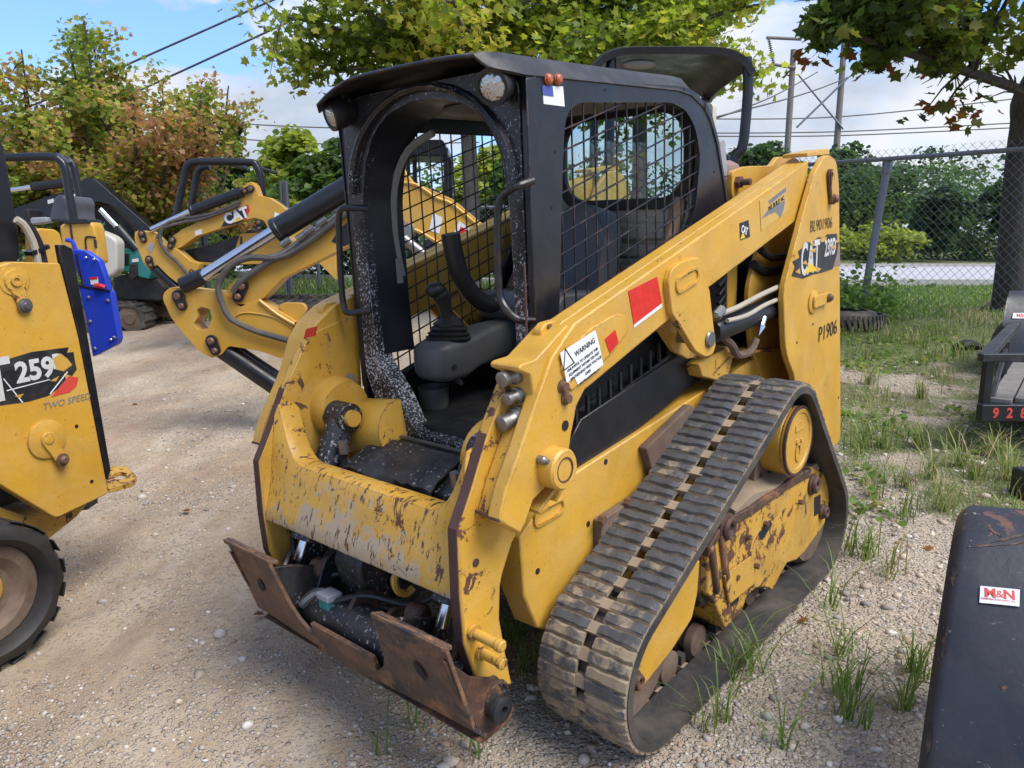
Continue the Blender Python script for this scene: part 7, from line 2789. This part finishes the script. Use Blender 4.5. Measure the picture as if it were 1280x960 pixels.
z0, z1 = .45, .79
tb(A + Vector((0, 0, z0)), A + W_ * 2.0 + Vector((0, 0, z0)), .105, .06, 'rear_beam', 'black')
tb(A + W_ * .03 + U * .03 + Vector((0, 0, z0)), A + W_ * .03 + U * 3.6 + Vector((0, 0, z0)), .10, .06, 'side_beam', 'black')
tb(A + W_ * 1.97 + U * .03 + Vector((0, 0, z0)), A + W_ * 1.97 + U * 3.6 + Vector((0, 0, z0)), .10, .06, 'side_beam', 'black')
tb(A + Vector((-.03, .0, z1)), A + W_ * 2.0 + Vector((0, 0, z1)), .05, .06, 'end_rail')
tb(A + U * .02 + Vector((0, 0, z1 + .002)), A + U * 3.6 + Vector((0, 0, z1 + .002)), .05, .075, 'side_rail')
for f in (.06, 1.2, 2.4, 3.5):
    tb(A + U * f + W_ * .02 + Vector((0, 0, z0 + .04)), A + U * f + W_ * .02 + Vector((0, 0, z1 - .02)), .05, .05, 'rail_post', 'black')
tb(A + U * .10 + W_ * .06 + Vector((0, 0, z0 + .05)), A + U * .75 + W_ * .06 + Vector((0, 0, z1 - .04)), .035, .03, 'rail_brace')
for k in range(12):
    o_ = .12 + k * .16
    m = MB()
    q0, q1 = A + W_ * o_ + U * .05, A + W_ * o_ + U * 3.55
    d = q1 - q0
    m.box((q0 + q1) / 2 + Vector((0, 0, z0 + .06 + random.uniform(-.002, .002))), (.118, d.length, .03), d.to_track_quat('Y', 'Z').to_matrix())
    m.build('deck_plank', M['wood_grey'], TRL, bevel=.003)
for k, ch in enumerate('9280'):
    p = A + Vector((.085 + k * .085, -.0315, z0 - .0))
    lettering(ch, p, (1, 0, 0), (0, 0, 1), .085, M['logo_red'], TRL, .9, .003, .001)
# its mudguard with a small sticker
def guard(root, c, r, w, u, side, name, mat, th=.012, a0=-5, a1=185, rz=None):
    m = MB()
    rows = []
    for a in np.linspace(R(a0), R(a1), 25):
        q = Vector(c) + u * (r * math.cos(a)) + Vector((0, 0, (rz or r) * math.sin(a)))
        rows.append([q + side * (w * f) for f in np.linspace(-.5, .5, 7)])
    m.sheet(rows, th)
    return m.build(name, M[mat], root, smooth=50)


gc = A + U * 2.62 + W_ * .03 + Vector((0, 0, .46))
gd = guard(TRL, gc, .40, .26, U, W_, 'mudguard', 'fender_black', rz=.60)
m = MB()
pts = [(.40 * math.cos(a), .60 * math.sin(a)) for a in np.linspace(0, PI, 25)]
vs = [gc + U * x + Vector((0, 0, z)) - W_ * .135 for x, z in pts] + [gc + U * x * .93 + Vector((0, 0, z * .93)) - W_ * .135 for x, z in pts]
vs += [v + W_ * .012 for v in vs]
n_ = 25
fs = []
for i in range(n_ - 1):
    fs += [(i, i + 1, n_ + i + 1, n_ + i), (2 * n_ + i, 3 * n_ + i, 3 * n_ + i + 1, 2 * n_ + i + 1), (i, 2 * n_ + i, 2 * n_ + i + 1, i + 1), (n_ + i, n_ + i + 1, 3 * n_ + i + 1, 3 * n_ + i)]
m.add(vs, fs)
m.build('guard_lip', M['black'], gd)
fr_ = gc - U * (.40 * math.cos(R(42)) + .004) + Vector((0, 0, .60 * math.sin(R(42)) + .004))
tn = (U * math.sin(R(42)) * .40 + Vector((0, 0, math.cos(R(42)) * .60))).normalized()
nn = (-U * math.cos(R(42)) + Vector((0, 0, math.sin(R(42)))))
m = MB()
b_ = [fr_ + W_ * x + tn * z for x, z in ((-.06, -.025), (.12, -.025), (.12, .025), (-.06, .025))]
m.add(b_ + [v + nn * .004 for v in b_], [(3, 2, 1, 0), (4, 5, 6, 7), (0, 1, 5, 4), (1, 2, 6, 5), (2, 3, 7, 6), (3, 0, 4, 7)])
ms = m.build('maker_sticker', M['white'], gd)
lettering('M&N', fr_ + W_ * .02 + nn * .006, W_, tn, .045, M['logo_red'], ms, 1., .001, .0005)
m = MB()
wc = A + U * 2.62 + W_ * .03
m.lathe(wc + Vector((0, 0, .52)) - W_ * .10, wc + Vector((0, 0, .52)) + W_ * .10, [(0, .20), (.03, .25), (.12, .29), (.88, .29), (.97, .25), (1, .2)], 26)
wh = m.build('wheel', M['rubber_clean'], TRL)
m = MB()
m.lathe(wc + Vector((0, 0, .52)) - W_ * .102, wc + Vector((0, 0, .52)) - W_ * .06, [(0, .17), (.5, .18), (.9, .06), (1, .05)], 20)
m.build('rim', M['white'], wh)
m = MB()
lg = Vector([(2.693,0.219)][0] + (0,))
m.box((lg.x + .04, 3.9, lg.y), (.12, .12, .16))
m.box((lg.x + .04, 3.9, lg.y - .10), (.08, .08, .30))
JK = thing('jack_stand', 'black jack foot standing in the grass at the right frame edge', 'jack stand', (lg.x + .04, 3.9, .12))
m.build('stand', M['black'], JK, bevel=.01)

# the big fender close to the camera
FD = thing('fender', 'large scuffed black steel fender with white sticker in the near right corner', 'fender', (1.1, 1.45, -.1))
FU = Vector((.59, .807, 0)).normalized()
FS = Vector((.90, -.436, 0)).normalized()
P0 = Vector((1.0, 1.7, 0))
FU = Vector((.565, .825, 0)).normalized()
FS = Vector((.90, -.436, 0)).normalized()
P0 = Vector(([(1.006,1.701)][0] + (0,))) - FU * -.02
arc = [(-.06, -.06), (-.055, .05), (-.02, .20), (.035, .34), (.11, .48), (.20, .60), (.285, .675), (.345, .712), (.42, .730), (.48, .732), (.54, .715), (.60, .68), (.65, .62), (.68, .46), (.69, .25)]
A2 = spline([Vector((a, 0, b)) for a, b in arc], 4)


def fpt(i_, s_, lift=0.):
    a_, b_ = A2[max(i_ - 1, 0)], A2[min(i_ + 1, len(A2) - 1)]
    t_ = (b_ - a_).normalized()
    n_ = FU * -t_.z + Vector((0, 0, t_.x))
    crown = .012 * (1 - ((s_ - .27) / .27) ** 2)
    edge = -.03 * max(0., 1 - s_ / .035) ** 2 - .03 * max(0., 1 - (.54 - s_) / .035) ** 2
    return P0 + FU * A2[i_].x + FS * s_ + Vector((0, 0, A2[i_].z)) + n_ * (crown + edge + lift)


m = MB()
SS = [0, .006, .014, .024, .036, .08, .14, .20, .27, .34, .40, .46, .504, .516, .526, .534, .54]
m.sheet([[fpt(i_, s_) for s_ in SS] for i_ in range(len(A2))][::-1], .006)
fo = m.build('fender_skin', M['fender_black'], FD, smooth=50)
m = MB()
m.sheet([[fpt(i_, .001), fpt(i_, .001) + (Vector((P0.x, P0.y, .2)) + FU * .5 - fpt(i_, .0)).normalized() * .05] for i_ in range(len(A2))], .006)
m.build('fender_flange', M['fender_black'], fo)


def patch(uv, name, mat, lift, root):
    m = MB()
    top = [fpt2(u, s_, lift) for u, s_ in uv]
    bot = [fpt2(u, s_, lift - .003) for u, s_ in uv]
    n_ = len(uv)
    m.add(bot + top, [tuple(range(n_)), tuple(range(2 * n_ - 1, n_ - 1, -1))] + [(i, (i + 1) % n_, n_ + (i + 1) % n_, n_ + i) for i in range(n_)])
    return m.build(name, M[mat], root)


def fpt2(u, s_, lift):
    i_ = int(u)
    f = u - i_
    return fpt(i_, s_, lift) * (1 - f) + fpt(i_ + 1, s_, lift) * f


def surf(u0, s0, pts):
    """offsets in metres (across, up the skin) round a grid point -> (u, s)"""
    st = (A2[int(u0) + 1] - A2[int(u0)]).length
    return [(u0 + b / st, s0 + a) for a, b in pts]


u0, s0 = 19.6, .125
m = MB()
m.sheet([[fpt2(*surf(u0, s0, ((-.043 + .085 * a_ + .003 * b_, .020 - .044 * b_ + .006 * a_),))[0], .0035) for a_ in np.linspace(0, 1, 7)] for b_ in np.linspace(0, 1, 5)][::-1], .002)
ms = m.build('maker_sticker', M['white'], fo)
c = fpt2(u0, s0, .0045)
sx_ = (fpt2(u0, s0 + .04, 0) - fpt2(u0, s0 - .04, 0)).normalized()
sx_ = (sx_ + (fpt2(u0 + .6, s0, 0) - c).normalized() * .06).normalized()
sy_ = (fpt2(u0 + .6, s0, .0045) - fpt2(u0 - .6, s0, .0045)).normalized()
for ch, off, sz_, dz_ in (('M', -.020, .032, 0), ('&', .001, .026, .0003), ('N', .021, .032, 0)):
    lettering(ch, c + sx_ * off + sy_ * .005 + sx_.cross(sy_) * (.0012 + dz_), sx_, sy_, sz_, M['logo_red'], ms, 1.05, .0012 if ch != '&' else 0, .0004)
lettering('CONSTRUCTION SUPPLY, INC.', c - sy_ * .0105 + sx_.cross(sy_) * .001, sx_, sy_, .0058, M['logo_red'], ms, .95, .0001, .0003)
rs = random.Random(5)
for u0, s0, w_, h_, rot in ((26.6, .135, .045, .005, .5), (25.2, .12, .070, .003, .25), (27.3, .10, .022, .005, -.6), (7.6, .15, .024, .006, -.2), (6.6, .10, .020, .004, 0.), (14.0, .16, .010, .004, 0.), (16.0, .022, .006, .04, 0.), (10.0, .017, .006, .05, 0.), (21.0, .02, .007, .03, 0.)):
    blob = []
    for k in range(22):
        a = 2 * PI * k / 22
        r_ = rs.uniform(.35, 1.25)
        x_, y_ = w_ * r_ * math.cos(a), h_ * r_ * math.sin(a)
        blob.append((x_ * math.cos(rot) - y_ * math.sin(rot), x_ * math.sin(rot) + y_ * math.cos(rot)))
    patch(surf(u0, s0, blob), 'rust_scar', 'rust', .0014, fo)
m = MB()
for i_ in (40, 50):
    p = fpt(i_, .27)
    m.box((p.x, p.y, (p.z - .15) / 2), (.06, .06, p.z + .05))
m.build('fender_post', M['black'], FD)['kind'] = 'stuff'

# old tyre lying by the fence
TY = thing('old_tyre', 'old worn tyre lying flat in the grass beside the leaning fence post', 'tyre', (3.92, 9.05, .46))
m = MB()
prof = [(0, .27), (.02, .25), (.12, .265), (.3, .36), (.42, .42), (.5, .43), (.58, .42), (.7, .36), (.88, .265), (.98, .25), (1, .27), (.9, .33), (.5, .39), (.1, .33), (0, .27)]
n = 40
vs, fs = [], []
for t_, r_ in prof[:-1]:
    for k in range(n):
        a = 2 * PI * k / n
        vs.append((3.92 + r_ * math.cos(a), 9.05 + r_ * math.sin(a), .46 + .24 * t_))
kk = len(prof) - 1
for i in range(kk):
    for k in range(n):
        fs.append((i * n + k, i * n + (k + 1) % n, ((i + 1) % kk) * n + (k + 1) % n, ((i + 1) % kk) * n + k))
m.add(vs, fs)
tagged = m.build('tyre_casing', M['rubber'], TY, smooth=40)
m = MB()
for k in range(44):
    a = 2 * PI * k / 44
    m.box((3.92 + .425 * math.cos(a), 9.05 + .425 * math.sin(a), .58), (.02, .035, .16), Matrix.Rotation(a, 3, 'Z') @ Matrix.Rotation(.3, 3, 'X'))
m.build('tread_block', M['rubber'], tagged)['kind'] = 'stuff'
# dropped black rubber scrap and a stick
m = MB()
p = Vector((4.528,7.532,0.422))
m.tube([p + Vector((-.16, .02, .03)), p + Vector((-.05, 0, .06)), p + Vector((.05, .02, .05)), p + Vector((.12, -.02, .03))], [.02, .05, .045, .02], 8, 3)
o = m.build('rubber_scrap', M['black_rubber'])
tag(o, 'crumpled black rubber scrap lying on gravel beside the trailer corner', 'scrap')
m = MB()
a, b = Vector((6.069,10.011,0.558)), Vector((6.979,11.148,0.558))
m.tube([a + Vector((0, 0, .03)), (a + b) / 2 + Vector((0, 0, .06)), b + Vector((0, 0, .10))], [.008, .02, .035], 6, 3)
o = m.build('fallen_branch', M['bark'])
tag(o, 'short dead branch on the grass at the foot of the leaning tree', 'branch')

# fallen leaves and a rusty bar on the dirt
P = []
for px, py in ((838, 878), (300, 775), (172, 507), (640, 660), (1012, 742), (860, 852), (885, 905), (1128, 640)):
    P.append((-3.393,6.807,0.019) if 0 else None)
LV = [(-3.393,6.807,0.019), (-1.086,3.005,-0.072), (0.613,2.418,-0.024), (3.363,6.627,0.323), (1.152,2.769,0.017), (1.926,3.322,0.081), (-1.885,4.205,-0.047), (-3.052,5.539,-0.032)]
Pn = np.array(LV) + np.array([0, 0, .012])
o = link('fallen_leaves', leaves_mesh('fallen_leaves', Pn, .055, RUST[rng.integers(0, 3, len(Pn))], True, droop=.1), None)
tag(o, 'few dry brown leaves lying on the gravel', 'leaves', kind='stuff')

# ------------------------------------------------------------------ power line
PW = 52.0
HF = thing('power_pylon', 'wooden two pole power structure with cross braces and insulator strings', 'utility pole', (19.5, 52, .56))
pl = []
for px, top in ((988, 60), (1054, 40)):
    q = [(17.841,13.513),(21.142,14.326)][0 if px == 988 else 1]
    m = MB()
    x = q[0] + (.1 if px == 988 else 0)
    m.cyl((x, PW, .4), (x, PW, q[1]), .23, .18, 12)
    m.build('pole', M['pole_wood'], HF)
    pl.append((x, q[1]))
br = [(18.252,11.969),(21.384,8.628),(21.446,11.775),(18.367,8.728)]
for a, b in ((br[0], br[1]), (br[2], br[3])):
    m = MB()
    m.cyl((a[0], PW - .25, a[1]), (b[0], PW - .25, b[1]), .065, n=8)
    m.build('cross_brace', M['galv'], HF)
ar = [(16.119,14.183),(18.312,14.087),(16.521,12.598),(18.072,12.357),(21.608,12.308),(23.025,12.502)]
for a, b in ((ar[0], ar[1]), (ar[2], ar[3]), (ar[4], ar[5])):
    m = MB()
    m.cyl((a[0], PW - .2, a[1]), (b[0], PW - .2, b[1]), .10, n=8)
    m.build('cross_arm', M['pole_wood'], HF)
ins = [(16.226,14.087),(16.623,12.598),(23.025,12.502),(23.176,13.129)]
for a, b in ((ins[0], ins[1]), (ins[2], ins[3])):
    m = MB()
    pr = []
    for k in range(12):
        pr += [(k / 12 + .0, .05), (k / 12 + .03, .14), (k / 12 + .055, .05)]
    m.lathe((a[0], PW - .3, a[1]), (b[0], PW - .3, b[1]), pr + [(1, .05)], 8)
    m.build('insulator_string', M['grey_ink'], HF)


def wire(name, label, P, r, group='power lines'):
    m = MB()
    m.tube(P, r, 5, 6)
    o = m.build(name, M['hose'])
    return tag(o, label, 'wire', group)


a, b = [(-12.604,3.747),(-5.146,6.712)]
wire('power_cable', 'upper of the two thick black cables crossing the sky over the autumn tree', [(a[0], 18, a[1]), ((a[0] + b[0]) / 2, 18, (a[1] + b[1]) / 2 - .04), (b[0] + (b[0] - a[0]) * .4, 18, b[1] + (b[1] - a[1]) * .4)], .024)
a, b = [(-12.32,3.156),(-4.194,6.533)]
wire('power_cable', 'lower of the two thick black cables crossing the sky over the autumn tree', [(a[0], 18, a[1]), ((a[0] + b[0]) / 2, 18, (a[1] + b[1]) / 2 - .04), (b[0] + (b[0] - a[0]) * .4, 18, b[1] + (b[1] - a[1]) * .4)], .024)
for lab, pp in (('upper faint wire left of the cab above the distant trees', [(-26.293,10.415),(-13.774,9.728),(-2.394,9.958)]), ('lower faint wire left of the cab just above the distant trees', [(-26.379,9.384),(-13.824,8.576),(-2.403,8.692)]), ('highest thin wire passing behind the utility poles', [(13.854,10.338),(24.231,10.504),(37.905,11.875)]), ('middle thin wire passing behind the utility poles', [(13.899,9.342),(24.314,9.453),(38.125,10.118)]), ('lowest thin wire passing behind the utility poles', [(13.909,9.12),(24.337,9.176),(38.167,9.786)]), ):
    wire('power_wire', lab, [(x, 59, z) for x, z in pp], .045)
for lab, pa, pb in (('sagging conductor running from the left arm of the pole structure', [(16.56,12.556)][0], [(6.108,6.375)][0]), ('sagging conductor running from the right arm of the pole structure', [(22.941,12.411)][0], [(7.171,5.948)][0]), ('conductor running from the middle of the pole structure', [(19.495,12.122)][0], [(6.585,5.661)][0])):
    wire('power_wire', lab, [(pa[0], 51.8, pa[1]), ((pa[0] + pb[0]) / 2, 41, (pa[1] + pb[1]) / 2 - .25), (pb[0], 30, pb[1])], .035)
# metal posts at the back of the yard
for lab, px, w_, d_ in (('grey steel post in front of the yellow green tree', [(-4.332,2.613)][0], .07, 15.0), ('slim pale green post between the two roll frames', [(-5.53,2.51)][0], .05, 14.0)):
    m = MB()
    zb = float(terr(px[0], d_))
    m.prism(rounded([(px[0] - w_, d_ - .04), (px[0] - w_, d_ + .06), (px[0] + w_, d_ + .06), (px[0] + w_, d_ - .04), (px[0] + w_ * .5, d_ - .04), (px[0] + w_ * .3, d_ + .02), (px[0] - w_ * .3, d_ + .02), (px[0] - w_ * .5, d_ - .04)], .004), zb - .1, px[1], 'Z')
    o = m.build('steel_post', M['galv'])
    tag(o, lab, 'post')
